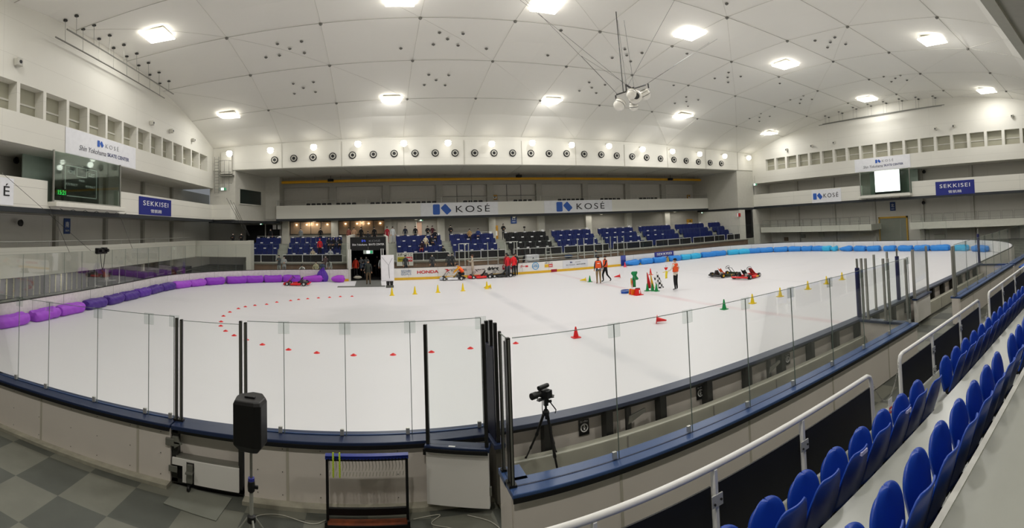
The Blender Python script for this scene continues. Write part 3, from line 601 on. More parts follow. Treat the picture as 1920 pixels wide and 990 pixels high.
def resample(path, s):
    L = [0]
    for a, b in zip(path[:-1], path[1:]): L.append(L[-1]+math.dist(a, b))
    n = round(L[-1]/s); out = []
    for k in range(n+1):
        d = L[-1]*k/n
        for i in range(len(path)-1):
            if d <= L[i+1]+1e-9: f = (d-L[i])/(L[i+1]-L[i]); out.append((path[i][0]+(path[i+1][0]-path[i][0])*f, path[i][1]+(path[i+1][1]-path[i][1])*f)); break
    return out
gp = offs(P_left, .05); gp = gp[8:]
pane_line(resample(gp, 1.6), 1.0, 3.1, 'clear glass pane on the left end rink boards', 'left end glass panes', clip=False, frm='near side')
gp = offs(P_right, .05)
pane_line(resample(gp[:-14], 2.44), 1.0, 3.15, 'clear glass pane on the right end rink boards', 'right end glass panes', clip=False, frm='far side')
# near boards, left of the players' bench
def near_board(x0, x1, lab, path=None):
    o = thing('rink_boards', lab, 'rink boards'); p = path or [(x1, RY0), (x0, RY0)]
    sweep(MB(), p, .0, .05, .02, .93, -1).build('ice_face', BOARDW, o); sweep(MB(), p, .30, .36, .05, .93, -1).build('outer_face', OUTW, o)
    sweep(MB(), p, -.03, .40, .93, 1.0, -1).build('cap', NAVY, o, bevel=.012); sweep(MB(), p, .10, .13, 1.0, 1.012, -1).build('cap_ridge', BLUECAP, o); sweep(MB(), p, .405, .42, .90, .96, -1).build('cap_lip', M('black rubber', '0c0d12', .5), o)
    sweep(MB(), p, .30, .52, 0, .06, -1).build('plinth', M('worn plinth', '9a9789', .8, noise=.2, scale=5), o)
    return o
ob = near_board(0, 0, 'cream near boards with navy cap at far left of picture', [(-3.42, RY0), (RX0+RB_, RY0)]+arc(RX0+RB_, RY0+RB_, RB_, 270, 226, 7)[1:])
s = MB()
for x in (-6.25, -4.05): s.box(x-.022, x+.022, RY0-.366, RY0-.36, .06, .93)
s.build('seam_strip', M('seam cream', 'b5b0a3', .5), ob)
ob = near_board(-2.12, 1.9, 'cream near boards with navy cap behind the blade rack')
s = MB()
for x in (-1.42, .98): s.box(x-.022, x+.022, RY0-.366, RY0-.36, .06, .93)
s.build('seam_strip', MATS['seam cream'], ob)
dots = MB()
for x in [-7, -6.3, -5.5, -4.9, -4.2, -3.6, -1.9, -1.5, -.9, .3, .9, 1.1, 1.6]:
    for z in (.85, .5, .15): dots.lathe([(0, 0), (.008, 0), (.008, -.004), (0, -.004)], 6, (x, RY0-.367, z), axis='y')
dots.build('screw', DSTEEL, ob)
# rink door between X -3.4 and -2.15
dr = thing('rink_gate', 'closed rink gate with recessed frame, latch and caster, left of speaker', 'gate', (-2.78, RY0-.33, 0))
x0, x1 = -.62, .62
MB().box(x0, x1, -.07, .36, .93, 1.0).build('cap', NAVY, dr, bevel=.012)
MB().box(x0, x1, .28, .33, .02, .93).build('ice_face', BOARDW, dr)
f = MB(); f.box(x0, x0+.1, 0, .3, .06, .93); f.box(x1-.07, x1, 0, .3, .06, .93); f.box(x0, x1, 0, .3, .86, .93); f.box(x0, x1, 0, .3, .05, .12); f.build('steel_frame', DSTEEL, dr)
MB().box(x0+.1, x1-.07, .12, .15, .5, .86).build('upper_panel', OUTW, dr); MB().box(x0+.08, x1-.06, -.02, .13, .46, .5).build('shelf_rail', STEEL, dr)
lp = MB(); lp.box(x0+.36, x0+.40, -.05, -.02, .12, .47); lp = MB()
lp.box(x0+.02, x0+.28, -.05, -.02, .36, .47); lp.box(x0+.21, x0+.28, -.05, -.02, .1, .36); lp.box(x0+.42, x1-.05, -.05, -.02, .1, .47); lp.box(x0+.28, x0+.42, -.05, -.02, .44, .47)
lp.build('lower_panel', BOARDW, dr)
MB().box(x0+.02, x0+.21, .02, .05, .12, .36).build('dark_recess', SHADE, dr)
l = MB(); l.box(x0-.1, x0+.06, -.07, .0, .66, .78); l.box(x0+.02, x0+.2, -.06, -.02, .70, .74); l.prism([(x0+.06, .62), (x0+.17, .70), (x0+.12, .82), (x0+.02, .82)], -.06, -.01); l.build('latch', STEEL, dr, bevel=.008)
MB().box(x0-.04, x0+.12, -.07, -.05, .24, .34).build('hinge', STEEL, dr, bevel=.006)
c = MB(); c.box(x0+.30, x0+.40, -.09, -.03, .12, .42); c.box(x0+.29, x0+.41, -.14, -.03, .28, .31); c.build('caster_bracket', STEEL, dr, bevel=.006)
MB().lathe([(0, -.02), (.05, -.02), (.055, 0), (.05, .02), (0, .02)], 14, (x0+.35, -.11, .055), axis='x').build('caster_wheel', BLACK, dr)
# near glass
nm = ['clear glass pane at the left picture edge', 'second clear glass pane from the left picture edge', 'third clear glass pane from the left picture edge', 'fourth clear glass pane from the left picture edge', 'wide clear glass pane just left of the rink gate posts']
G_ = offs([(cxl, RY0), (-8.4, RY0+.45)], 0)
pane_line([(-8.5, RY0-.08), (-7.1, RY0-.14), (-6.25, RY0-.15), (-5.05, RY0-.15), (-3.95, RY0-.15), (-3.45, RY0-.15)], 1.0, 2.78, '', None, labs=nm)
pane_line([(-3.27, RY0-.15), (-2.26, RY0-.15)], 1.0, 2.72, '', None, clip=False, labs=['clear glass pane above the closed rink gate'])
pane_line([(-2.12, RY0-.15), (-1.5, RY0-.15), (-.5, RY0-.15), (.55, RY0-.15), (1.72, RY0-.15)], 1.0, 2.78, '', None, labs=['narrow clear glass pane just right of the black speaker', 'clear glass pane above the blade rack, left half', 'clear glass pane above the blade rack, right half', 'clear glass pane behind the opened bench door'])
def posts(lst, name, lab, mat, r=.03, z0=1.0):
    for i, (x, y, z1) in enumerate(lst):
        o = thing(name, lab[i] if isinstance(lab, list) else lab, 'post', (x, y, z0)); MB().box(-r*.8, r*.8, -r, r, 0, z1-z0).build('upright', mat, o, bevel=.008); MB().box(-r*1.5, r*1.5, -r*1.4, r*1.4, 0, .03).build('foot_plate', mat, o); MB().box(-r*.3, r*.3, -r*1.15, r*1.15, .03, z1-z0-.02).build('gasket', M('gasket', '6b6c64', .5), o)
POSTM = M('dark bronze post', '2b2b28', .35, .5)
posts([(-3.40, RY0-.15, 2.76), (-3.31, RY0-.15, 2.74)], 'glass_post', ['dark glass post on left side of the rink gate', 'dark glass post on left side of gate, touching its twin'], POSTM)
posts([(-2.235, RY0-.15, 2.78), (-2.15, RY0-.15, 2.76)], 'glass_post', ['dark glass post above the speaker, left of the pair', 'dark glass post above the speaker, right of the pair'], POSTM)
# opened bench door leaf
a, b = Vector((.74, 7.40, 0)), Vector((1.63, 7.06, 0)); c = (a+b)/2; ang = math.atan2(b.y-a.y, b.x-a.x); hl = (b-a).length/2
lf = thing('bench_door', 'opened white bench door with glass above, left of the gap', 'gate', c, ang)
MB().box(-hl, hl, -.045, .045, .12, .94).build('door_panel', BOARDW, lf, bevel=.005); MB().box(-hl-.02, hl+.02, -.08, .14, .94, 1.0).build('cap', NAVY, lf, bevel=.01); MB().box(-hl, hl, -.11, -.08, .92, .97).build('cap_lip', BLACK, lf)
MB().box(-.12, -.02, -.06, -.03, 1.0, 1.006).build('white_sticker', INKW, lf)
f = MB(); f.box(-hl, -hl+.05, -.03, .03, 1, 2.8); f.build('left_upright', POSTM, lf); MB().box(hl-.05, hl, -.03, .03, 1, 2.82).build('right_upright', POSTM, lf)
MB().box(-hl+.05, hl-.05, -.006, .006, 1.0, 2.78).build('pane', GL, lf)
MB().box(hl, hl+.03, -.03, .02, .3, .42).build('hinge', STEEL, lf); MB().box(-hl-.06, -hl, 0, .04, .82, .9).build('latch_block', BLACK, lf)
lf = thing('bench_door', 'narrow door leaf seen edge on beside the gap, glass above', 'gate', (1.80, 7.5, 0), R(2))
MB().box(-.05, .05, -.36, .2, .1, .93).build('door_panel', M('door edge dark', '4c4a42', .5), lf); MB().box(-.09, .09, -.42, .24, .93, 1.0).build('cap', NAVY, lf, bevel=.01)
for n_, y in (('front_upright', -.33), ('middle_upright', -.1), ('rear_upright', .17)): MB().box(-.028, .028, y-.028, y+.028, 1, 2.8 if y < .1 else 2.74).build(n_, POSTM, lf)
MB().box(-.006, .006, -.3, .15, 1, 2.76).build('pane', GL, lf); MB().box(-.035, .035, -.3, .15, 1.0, 2.4).build('padding', M('navy pad', '10142c', .6), lf)
th = thing('threshold_ramp', 'speckled white threshold ramp in the bench entrance', 'ramp', (2.1-.0, 7.0, 0)); MB().prism([(-.5, 0), (.4, 0), (.4, .12), (-.5, .03)], -.28, .1, 'yz').build('ramp', M('speckled white', 'c9c7bb', .8, noise=.3, scale=60), th)
# ---- players' bench: the long barrier in front, low boards behind
def barrier(x0, x1, lab, ends=()):
    o = thing('bench_barrier', lab, 'barrier', (x0, 5.92, 0)); L_ = x1-x0
    MB().box(0, L_, -.16, -.12, .02, .93).build('outer_face', OUTW, o); MB().box(0, L_, .12, .16, .02, .93).build('inner_face', OUTW, o)
    MB().box(-.02, L_+.02, -.20, .20, .93, 1.0).build('cap', BLUECAP, o, bevel=.012); MB().box(0, L_, -.03, -.01, 1.0, 1.004).build('cap_groove', M('navy groove', '14203f', .5), o); MB().box(-.02, L_+.02, -.215, -.20, .9, .96).build('cap_lip', BLACK, o)
    s = MB()
    for k in range(int(L_/2.44)+1): s.box(2.44*k+1.5-.02, 2.44*k+1.5+.02, -.166, -.16, .02, .9) if 2.44*k+1.5 < L_ else 0
    s.build('seam_strip', MATS['seam cream'], o)
    for q in ends: MB().box(q-.02, q+.02, -.12, .12, .02, .93).build('end_panel', OUTW, o)
    return o
o = barrier(1.63, 12.2, 'long cream bench barrier with blue cap, nearest the stand', (0,)); MB().box(-.02, .28, .12, .5, .93, 1.0).build('cap_return', BLUECAP, o); MB().box(0, .05, .12, .5, 0, .93).build('side_panel', OUTW, o)
barrier(15.9, 24.3, 'cream bench barrier with blue cap, beyond the doorway gap', (0, 8.38))
barrier(24.6, 34, 'farthest cream bench barrier toward the right end', (0,))
labs = ['%s clear glass pane of the bench barrier counted from the tripod end' % q for q in ('first', 'second', 'third', 'fourth', 'fifth', 'sixth', 'seventh', 'eighth')]
pane_line([(1.72, 5.92), (3.2, 5.92), (4.5, 5.92), (5.77, 5.92), (7., 5.92), (8.3, 5.92), (9.6, 5.92), (10.9, 5.92), (12.15, 5.92)], 1.0, 2.85, '', None, labs=labs)
pane_line([(15.95, 5.92), (17.3, 5.92), (18.6, 5.92), (19.9, 5.92), (21.2, 5.92), (22.5, 5.92), (24.2, 5.92)], 1.0, 2.85, 'clear glass pane on the bench barrier beyond the doorway', 'far bench glass panes')
pane_line([(24.8, 5.92), (27, 5.92), (29.2, 5.92), (31.4, 5.92), (33.6, 5.92)], 1.0, 2.85, 'clear glass pane on the farthest bench barrier', 'farthest bench glass panes')
posts([(1.66, 5.92, 2.86), (1.66, 6.0, 2.8)], 'glass_post', ['dark post at the near corner of the tripod bench', 'dark post just behind the near corner post of the bench'], POSTM, .035)
posts([(1.66, 6.32, 2.86)], 'glass_post', 'dark thin post at the rear corner of the tripod bench', POSTM, .026)
pane_line([(1.66, 6.0), (1.66, 6.3)], 1.0, 2.84, '', None, clip=False, labs=['narrow clear side pane at the bench corner beside the gap'])
APOST = M('aluminium post', 'a3a39b', .35, .6)
posts([(12.25, 6.05, 2.8), (12.2, 6.6, 2.82), (12.2, 6.75, 2.82), (12.2, 7.5, 2.82), (12.2, 7.35, 2.82), (13.4, 7.75, 2.8), (14.3, 7.75, 2.8)], 'glass_post', 'grey aluminium post of the glass cross wall mid bench', APOST, .035)
posts([(15.9, 5.98, 2.8), (16.1, 5.98, 2.8)], 'glass_post', 'grey aluminium post at start of second bench barrier', APOST, .035)
for o in SC.objects:
    if o.get('label') == 'grey aluminium post of the glass cross wall mid bench': o['group'] = 'cross wall posts mid bench'
    if o.get('label') == 'grey aluminium post at start of second bench barrier': o['group'] = 'posts at second bench barrier'
def crosswall(x, y0, y1, lab):
    o = thing('cross_wall', lab, 'barrier', (x, y0, 0)); L_ = y1-y0
    MB().box(-.06, .06, 0, L_, .02, .93).build('panel', OUTW, o); MB().box(-.12, .12, 0, L_, .93, 1.0).build('cap', NAVY, o); MB().box(-.006, .006, 0, L_, 1, 2.82).build('pane', GL, o)
crosswall(12.2, 6.13, 7.6, 'low cross wall with glass between bench and doorway'); crosswall(24.5, 6.13, 7.6, 'low cross wall with glass at end of second bench')
def pad(x, lab, z1):
    o = thing('padded_post', lab, 'post', (x, 7.78, 1.0)); MB().lathe([(0, 0), (.07, 0), (.075, .05), (.075, z1-.05), (.07, z1), (0, z1)], 12).build('padding', M('navy padding', '161d52', .6), o, smooth=True); MB().tube([(0, 0, z1), (0, 0, z1+.28)], .035, 8).build('steel_core', STEEL, o)
pad(12.4, 'navy padded post nearer, beside the mid bench cross wall', 1.5); pad(15.1, 'navy padded post middle, next to the open bench door', 1.55); pad(24.9, 'navy padded post farthest, at end of the second bench', 1.6)
# ice-side boards along the benches
o = thing('rink_boards', 'low near boards with slate cap and dark studs along the benches', 'rink boards', (1.9, RY0, 0)); L_ = 23.1
SLATE = M('slate cap', '3b4358', .4)
MB().box(0, L_, -.05, 0, .02, .93).build('ice_face', OUTW, o); MB().box(0, L_, -.28, .03, .93, 1.0).build('cap', SLATE, o, bevel=.01); MB().box(0, L_, -.16, -.1, .84, .93).build('steel_rail', DSTEEL, o)
st = MB(); k = 0
while k*1.17+.9 < L_: x = k*1.17+.9; st.box(x-.07, x+.07, -.26, -.06, .40, .93); k += 1
st.build('stud', DSTEEL, o)
sg = 0
for x in (3.55, 6.2, 9.0):
    s = thing('warning_sign', 'small black no-entry pictogram sign on the bench boards, %s' % {3.55: 'behind the tripod', 6.2: 'middle of the three', 9.0: 'farthest of the three'}[x], 'sign', (x, RY0-.06, .66)); 
    MB().box(-.10, .10, -.012, 0, -.14, .13).build('plate', BLACK, s); MB().lathe([(.055, 0), (.075, 0), (.075, -.012), (.055, -.012)], 18, (0, -.012, -.01), axis='y').build('ring', INKW, s)
    m_ = MB(); m_.lathe([(0, 0), (.014, 0), (.014, -.01), (0, -.01)], 10, (0, -.013, .025), axis='y'); m_.box(-.014, .014, -.023, -.013, -.045, .008); m_.box(-.03, .03, -.023, -.013, -.012, -.002); m_.build('figure', INKW, s)
    text('lettering', '立入禁止', INKW, s, (0, -.014, .10), 'S', .15, .035, 0, 0, .004)
bs = thing('bench_step', 'long cream step bench running behind the low boards', 'bench', (1.9, 7.3, 0)); MB().box(.2, 10.2, .12, .3, .0, .52).build('step', M('step cream', 'bdbcaf', .6, noise=.06), bs, bevel=.015); MB().box(.2, 10.2, .09, .12, 0, .05).build('foot_rail', DGREY, bs)
s = MB()
for x in (2.3, 4.3, 6.2): s.box(x-.015, x+.015, .113, .12, .06, .50)
s.build('seam', GREY, bs)
bs2 = dup(bs, (15.9, 7.3, 0), 0, 'long cream step bench in the second players bench')
bh = thing('bench_gate_latch', 'dark steel latch arm on boards behind tripod bench', 'latch', (4.35, RY0-.26, .62)); MB().box(-.05, .05, -.03, .03, -.3, .28).build('plate', DSTEEL, bh); MB().prism([(-.03, -.02), (.36, .13), (.36, .19), (.0, .12)], -.05, 0).build('arm', STEEL, bh, bevel=.006)
bh2 = dup(bh, (8.1, RY0-.26, .62), 0, 'dark steel latch arm on boards, farther along the bench')
sw = thing('bench_step_strip', 'black rubber strip on the floor inside the bench', 'floor mat', (1.95, 6.1, 0)); MB().box(.1, 10.2, 0, 1.28, 0, .012).build('strip', M('black rubber floor', '23241f', .8, noise=.2), sw)
# right: half open white door, block and floor
dd = thing('bench_door', 'small white open door leaf between the two benches', 'gate', (15.35, 7.28, 0), R(3)); MB().box(0, 1.45, -.05, .05, .12, .94).build('door_panel', BOARDW, dd); MB().box(-.03, 1.48, -.12, .1, .94, 1.0).build('cap', NAVY, dd); MB().box(-.02, .03, -.05, .05, 1, 2.75).build('left_upright', APOST, dd); MB().box(1.38, 1.43, -.04, .04, 1, 2.75).build('right_upright', APOST, dd); MB().box(.03, 1.38, -.006, .006, 1, 2.7).build('pane', GL, dd)
# ================================================================ FAR SIDE OF THE RINK
# stands as one stepped block
TR = [(47.9, .95), (49.55, 1.5), (50.45, 2.05), (51.35, 2.6)]
CONC = M('stand concrete', 'a5a79c', .7, noise=.05)
def stand(x0, x1):
    poly = [(47.9, 0), (47.9, .95)]
    for k in range(1, 4): poly += [(TR[k][0], TR[k-1][1]), (TR[k][0], TR[k][1])]
    poly += [(57, 2.6), (57, 0)]
    return MB().prism(poly, x0, x1, 'yz')
struct(stand(-13.5, -2.1).build('floor_far_stand', CONC)); struct(stand(1.1, 50).build('floor_far_stand', CONC))
wb = thing('bench_box', 'long brown wooden bench box under the far stand railing, right of tunnel', 'bench'); MB().box(1.6, 47, 47.1, 47.88, .2, .82).build('box', WOOD, wb); MB().box(1.6, 47, 47.3, 47.88, 0, .2).build('plinth', DGREY, wb); MB().box(1.6, 47, 47.0, 47.9, .82, .9).build('top', M('bench top', '6b675c', .6), wb)
wb = thing('bench_box', 'brown wooden bench box under the far stand railing, left of tunnel', 'bench'); MB().box(-12.5, -2.3, 47.1, 47.88, .2, .82).build('box', WOOD, wb); MB().box(-12.5, -2.3, 47.0, 47.9, .82, .9).build('top', MATS['bench top'], wb)
# entrance tunnel
tn = MB(); tn.box(-2.3, -2.0, 40, 51.5, 0, 2.9); tn.box(1.0, 1.2, 40, 51.5, 0, 3.6); tn.box(-2.3, -2.0, 40, 51.5, 2.9, 3.7); struct(tn.build('wall_tunnel', LGREY))
struct(MB().box(-2.0, 1.0, 40.05, 57, 2.5, 2.59).build('ceiling_tunnel', SHADE)); struct(MB().box(-2.0, 1.0, 40.05, 40.2, 2.59, 3.56).build('wall_tunnel_front', SHADE)); struct(MB().box(-2.0, -1.96, 40.1, 57, 0, 2.5).build('wall_tunnel_inner_left', SHADE)); struct(MB().box(.96, 1.0, 40.1, 57, 0, 2.5).build('wall_tunnel_inner_right', SHADE)); struct(MB().box(-2, 1, 51, 51.1, 0, 2.5).build('wall_tunnel_back', SHADE)); struct(MB().box(-2, 1, 40.0, 51, .0, .015).build('floor_tunnel', SHADE))
ts = thing('tunnel_sign', 'black rink name sign board over the entrance tunnel', 'sign', (0, 0, 0)); MB().box(-2.0, 1.0, 39.98, 40.05, 2.47, 3.58).build('board', BLACK, ts)
logo(ts, (-.85, 39.97, 3.27), 'S', .2, M('logo violet', '3a4fd8', .5)); text('lettering', 'KOSÉ', INKG, ts, (.05, 39.97, 3.27), 'S', .95, .2, -.01); text('lettering', 'Shin Yokohama', INKW, ts, (-1.2, 39.97, 2.96), 'S', 1.25, .17); text('lettering', 'SKATE CENTER', INKW, ts, (.2, 39.97, 2.96), 'S', 1.3, .16, .01)
def exitsign(p, w_, lab, facing='S', stem=.3):
    o = thing('exit_sign', lab, 'exit sign', p); a = {'S': 0, 'E': pi/2, 'W': -pi/2}[facing]; o.rotation_euler = (0, 0, a); h = w_*.36
    MB().box(-w_/2, w_/2, 0, .08, -h/2, h/2).build('case', M('sign case', 'a9b3ac', .5), o); MB().box(-w_*.16, w_*.16, -.02, 0, -h*.4, h*.4).build('lit_face', SIGNL, o); MB().box(w_*.2, w_*.44, -.015, 0, -h*.36, h*.36).build('green_panel', M('exit green', '2f9e6a', .5, emit=.4), o)
    MB().tube([(0, .04, h/2), (0, .04, h/2+stem)], .012, 6).build('stem', STEEL, o); return o
exitsign((-.5, 39.9, 2.33), .82, 'lit exit sign hung in the tunnel mouth')
exitsign(ony(792-3, 413, 56.2), .5, 'lit exit sign under the gallery right of tunnel', stem=.5); exitsign(ony(489, 420, 56.2), .5, 'lit exit sign under the gallery at far left'); exitsign(ony(1316, 399, 55.5), .5, 'lit exit sign under the gallery at far right'); exitsign(ony(1315, 351, 57), .5, 'lit exit sign over the upper gallery, right end'); exitsign(ony(417, 354.5, 47.9), .9, 'exit sign under the ladder cage in left corner', stem=.9); exitsign(ony(526, 359, 57.3), .45, 'exit sign over the upper gallery, left end'); exitsign(onx(1415, 346, XR-.1), .9, 'exit sign on the right wall by the corner', 'W', stem=1.1)
# gate posts, white sheet and mats
gt = thing('gate_post', 'white gate post on left side of tunnel opening', 'post', (-2.05, RY1, 0)); MB().box(-.09, .09, -.06, .1, 0, 1.0).build('base', LGREY, gt); MB().tube([(-.05, 0, 1), (-.05, 0, 2.6), (.12, 0, 2.6), (.12, 0, 1)], .035, 8).build('hoop', RAILW, gt); MB().box(-.1, -.02, 0, .02, 0, 2.0).build('rail', STEEL, gt)
gt2 = dup(gt, (.62, RY1+.35, 0), 0, 'white gate post behind the white sheet board')
bd = thing('white_board', 'tall blank white board standing right of the tunnel opening', 'board', (1.05, 39.05, 0)); MB().box(-.52, .55, 0, .06, .02, 2.1).build('sheet', M('plain white sheet', 'f4f2f6', .6), bd, bevel=.01); c = MB(); c.tube([(-.45, -.02, 1.95), (.1, -.03, 1.28)], .008, 5); c.tube([(.42, -.02, 1.85), (.1, -.03, 1.28)], .008, 5); c.tube([(.1, -.03, 1.28), (.16, -.03, .2)], .012, 5); c.build('cable', DSTEEL, bd)
mt = thing('floor_mat', 'long grey rubber mat laid on the ice before the tunnel', 'mat', (0, 0, 0)); a, b = onz(633, 538), onz(722, 535.5); MB().box(a.x, b.x, a.y-.3, a.y+.35, .0, .02).build('mat', RUB, mt)
mt = thing('floor_mat', 'short grey rubber mat leading out of the tunnel', 'mat', (0, 0, 0)); MB().box(-1.5, .5, a.y+.4, 39.6, .0, .018).build('mat', RUB, mt)
lpk = thing('floor_lamp_box', 'black box unit on a grey base lying on the ice by white board', 'equipment box', onz(731, 539)); MB().box(-.28, .28, -.2, .2, 0, .16).build('base', M('grey base', '55564f', .6), lpk, bevel=.03)
for q in (-1, 1): MB().lathe([(0, .16), (.1, .16), (.12, .3), (.13, .45), (0, .45)], 10, (q*.13, 0, 0)).build('lamp_head', BLACK, lpk)
# advertising on the boards
AY = RY1-.012
def adc(px_, py): v = ony(px_, py, RY1); return Vector((v.x, AY, v.z))
def ad(lab): return thing('advert', lab, 'advertisement')
def span(a, b, y): pa, pb = adc(a, y), adc(b, y); return (pa+pb)/2, (pb-pa).x
o = ad('three lines of blue lettering on the boards by the white sheet'); c, w_ = span(752, 771, 512); 
for s_, dz, h_ in (('SUSTAINABLE', .16, .10), ('DEVELOPMENT', .04, .10), ('GOALS', -.13, .19)): text('lettering', s_, M('goal blue', '6e87a8', .5), o, (c.x, AY, .62+dz), 'S', w_, h_)
o = ad('red serif lettering on the boards'); c, w_ = span(782, 822, 509); text('lettering', 'HONDA', INKR, o, (c.x, AY, .61), 'S', w_, .25, .03)
o = ad('black lettering with a red angular mark on the boards'); c, w_ = span(845, 875, 506); text('lettering', 'YOKOHAMA', INK, o, (c.x, AY, .66), 'S', w_, .22); c, w_ = span(836, 844, 506); MB().prism([(c.x-.3, .78), (c.x-.02, .78), (c.x+.05, .70), (c.x+.28, .78), (c.x+.12, .66), (c.x-.12, .52), (c.x-.24, .52), (c.x-.05, .64)], AY-.01, AY).build('mark', INKR, o)
o = ad('small black lettering left of the bold lowercase lettering'); c, w_ = span(892, 909, 502.5); text('lettering', 'Le Motor VAN', INK, o, (c.x, AY, .62), 'S', w_, .1, .015)
o = ad('bold black lowercase lettering on the boards'); c, w_ = span(914, 935, 500.5); text('lettering', 'driver', INK, o, (c.x, AY, .66), 'S', w_, .3, .05)
o = ad('dark red sticker behind the people in red jackets'); c, w_ = span(942, 962, 499); MB().box(c.x-w_/2, c.x+w_/2, AY-.012, AY, .5, .85).build('panel', M('ad red', 'b22734', .5), o); text('lettering', 'LCRM', INKW, o, (c.x, AY-.014, .73), 'S', w_*.8, .16, .03); text('lettering', 'KART CUP', INKW, o, (c.x, AY-.014, .57), 'S', w_*.6, .07, .01)
o = ad('red katakana lettering on the boards'); c, w_ = span(975, 984, 499); text('lettering', 'グー', INKR, o, (c.x, AY, .66), 'S', w_, .24, .03); c, w_ = span(985, 990, 499); MB().box(c.x-w_/2, c.x+w_/2, AY-.01, AY, .59, .73).build('badge', INKR, o); c, w_ = span(969, 973, 499.); text('lettering', 'ニュー', INKG, o, (c.x, AY, .68), 'S', w_, .08)
o = ad('round light blue emblem on the boards'); c, w_ = span(998, 1010, 499); MB().lathe([(.26, 0), (.32, 0), (.32, -.01), (.26, -.01)], 24, (c.x, AY, .63), axis='y').build('ring', M('emblem blue', '4aa3d8', .5), o); text('lettering', 'COOL', MATS['emblem blue'], o, (c.x, AY, .72), 'S', .34, .12, .02); text('lettering', 'CHOICE', MATS['emblem blue'], o, (c.x, AY, .58), 'S', .62, .14, .02)
o = ad('small sticker with yellow and red boxes on the boards'); c, w_ = span(1021, 1036, 497); text('lettering', 'スポーツくじ', INK, o, (c.x, AY, .83), 'S', w_, .12, .01); MB().box(c.x-w_/2, c.x-.01, AY-.01, AY, .45, .72).build('yellow_box', YEL, o); MB().box(c.x+.01, c.x+w_/2, AY-.01, AY, .45, .72).build('red_box', INKR, o); text('lettering', 'BIG', INKW, o, (c.x+w_/4, AY-.012, .58), 'S', w_*.36, .12, .02)
o = ad('pale rink name panel on the boards'); c, w_ = span(1055, 1102, 493); MB().box(c.x-w_/2, c.x+w_/2, AY-.012, AY, .28, .92).build('panel', M('pale panel', 'd3d5da', .5), o); logo(o, (c.x-w_*.17, AY+.02, .74), 'S', .12, INKB); text('lettering', 'KOSÉ', INKG, o, (c.x+.25, AY-.014, .74), 'S', w_*.2, .12, -.01); text('lettering', 'Shin Yokohama', INKG, o, (c.x-w_*.2, AY-.014, .52), 'S', w_*.36, .10, -.005, .3); text('lettering', 'SKATE CENTER', INK, o, (c.x+w_*.22, AY-.014, .52), 'S', w_*.36, .09, .01)
o = thing('corner_pad', 'dark blue pad at the end of the advertising boards', 'pad', (22.5, RY1, 0)); MB().box(-.22, .32, -.05, 0, .02, .55).build('lower_pad', M('pad blue dark', '1d2f86', .6), o, bevel=.02); MB().box(-.22, .32, -.05, 0, .56, .98).build('upper_pad', M('pad blue mid', '4a55a0', .6), o, bevel=.02)
o = thing('wall_sign', 'indigo banner with white lettering on the boards above blue cushions', 'sign'); a, b = ony(1227, 475, RY1), ony(1263, 482, RY1); MB().box(a.x, b.x, RY1-.03, RY1-.005, .38, 1.02).build('panel', M('banner indigo', '3a3a86', .5), o); text('lettering', 'SEKKISEI', INKW, o, ((a.x+b.x)/2, RY1-.032, .78), 'S', (b.x-a.x)*.78, .24, .01); text('lettering', '雪肌精', INKW, o, ((a.x+b.x)/2, RY1-.032, .5), 'S', (b.x-a.x)*.25, .14)
# glass and frames behind the advertising boards
xs_ = [ony(q, 480, RY1+.06).x for q in (741, 760, 780, 800, 820, 861, 879, 915, 934, 965, 985, 1005, 1027, 1052, 1084, 1115, 1146, 1171)]
labs = ['glass pane %s behind the advertising boards' % q for q in ('first right of the white board', 'over the blue lettering', 'over the red serif lettering', 'right of the red serif lettering', 'over the lettering with red mark', 'narrow, beside the beige standing person', 'left of the bold lowercase lettering', 'over the bold lowercase lettering', 'behind the red jackets', 'just right of the red jackets', 'over the red katakana lettering', 'over the round emblem', 'over the yellow and red sticker', 'left part over the pale panel', 'right part over the pale panel', 'above the two marshals', 'last before the blue pad')]
pane_line([(x, RY1+.06) for x in xs_[:5]], 1.0, 2.2, '', None, clip=False, labs=labs[:4]); pane_line([(x, RY1+.06) for x in xs_[4:]], 1.0, 2.8, '', None, clip=False, labs=labs[4:])
for i, q in enumerate((861, 872, 879, 915, 934, 948, 965, 970, 1084, 1096, 1115, 1131, 1146, 1159, 1171)):
    x = ony(q, 480, RY1+.06).x; o = thing('frame_post', 'white frame post of the far players box, %s from the left' % ORD[i], 'post', (x, RY1+.1, 1.0), 0, 'far box frame posts'); MB().box(-.035, .035, -.03, .03, 0, 1.85).build('upright', ALU, o); MB().box(-.06, .06, -.05, .05, 0, .03).build('foot_plate', ALU, o)
fr = thing('players_box_rail', 'horizontal white rails of the far players box', 'railing'); r_ = MB()
for a, b, z in ((861, 879, 2.83), (879, 934, 1.35), (970, 1080, 1.25), (1084, 1159, 1.3), (948, 970, 2.83)): x0, x1 = ony(a, 480, RY1+.4).x, ony(b, 480, RY1+.4).x; r_.tube([(x0, RY1+.12, z), (x1, RY1+.12, z)], .03, 6)
r_.build('rail', ALU, fr)
o = thing('banner', 'large poster with yellow and red boxes on the railing', 'poster'); a, b = ony(743.5, 474, 46.95), ony(775, 498, 46.95); y_ = 46.95
MB().box(a.x, b.x, y_, y_+.03, b.z, a.z).build('sheet', M('poster paper', 'd9d6cc', .6), o); W0 = b.x-a.x; H0 = a.z-b.z; cxm = (a.x+b.x)/2
text('lettering', 'スポーツくじ', INK, o, (cxm, y_-.002, a.z-H0*.16), 'S', W0*.9, H0*.22, .02); MB().box(a.x+.08, cxm-.04, y_-.012, y_, a.z-H0*.68, a.z-H0*.33).build('yellow_box', M('poster yellow', 'b7a92f', .6), o); MB().box(cxm+.04, b.x-.08, y_-.012, y_, a.z-H0*.68, a.z-H0*.33).build('red_box', INKR, o)
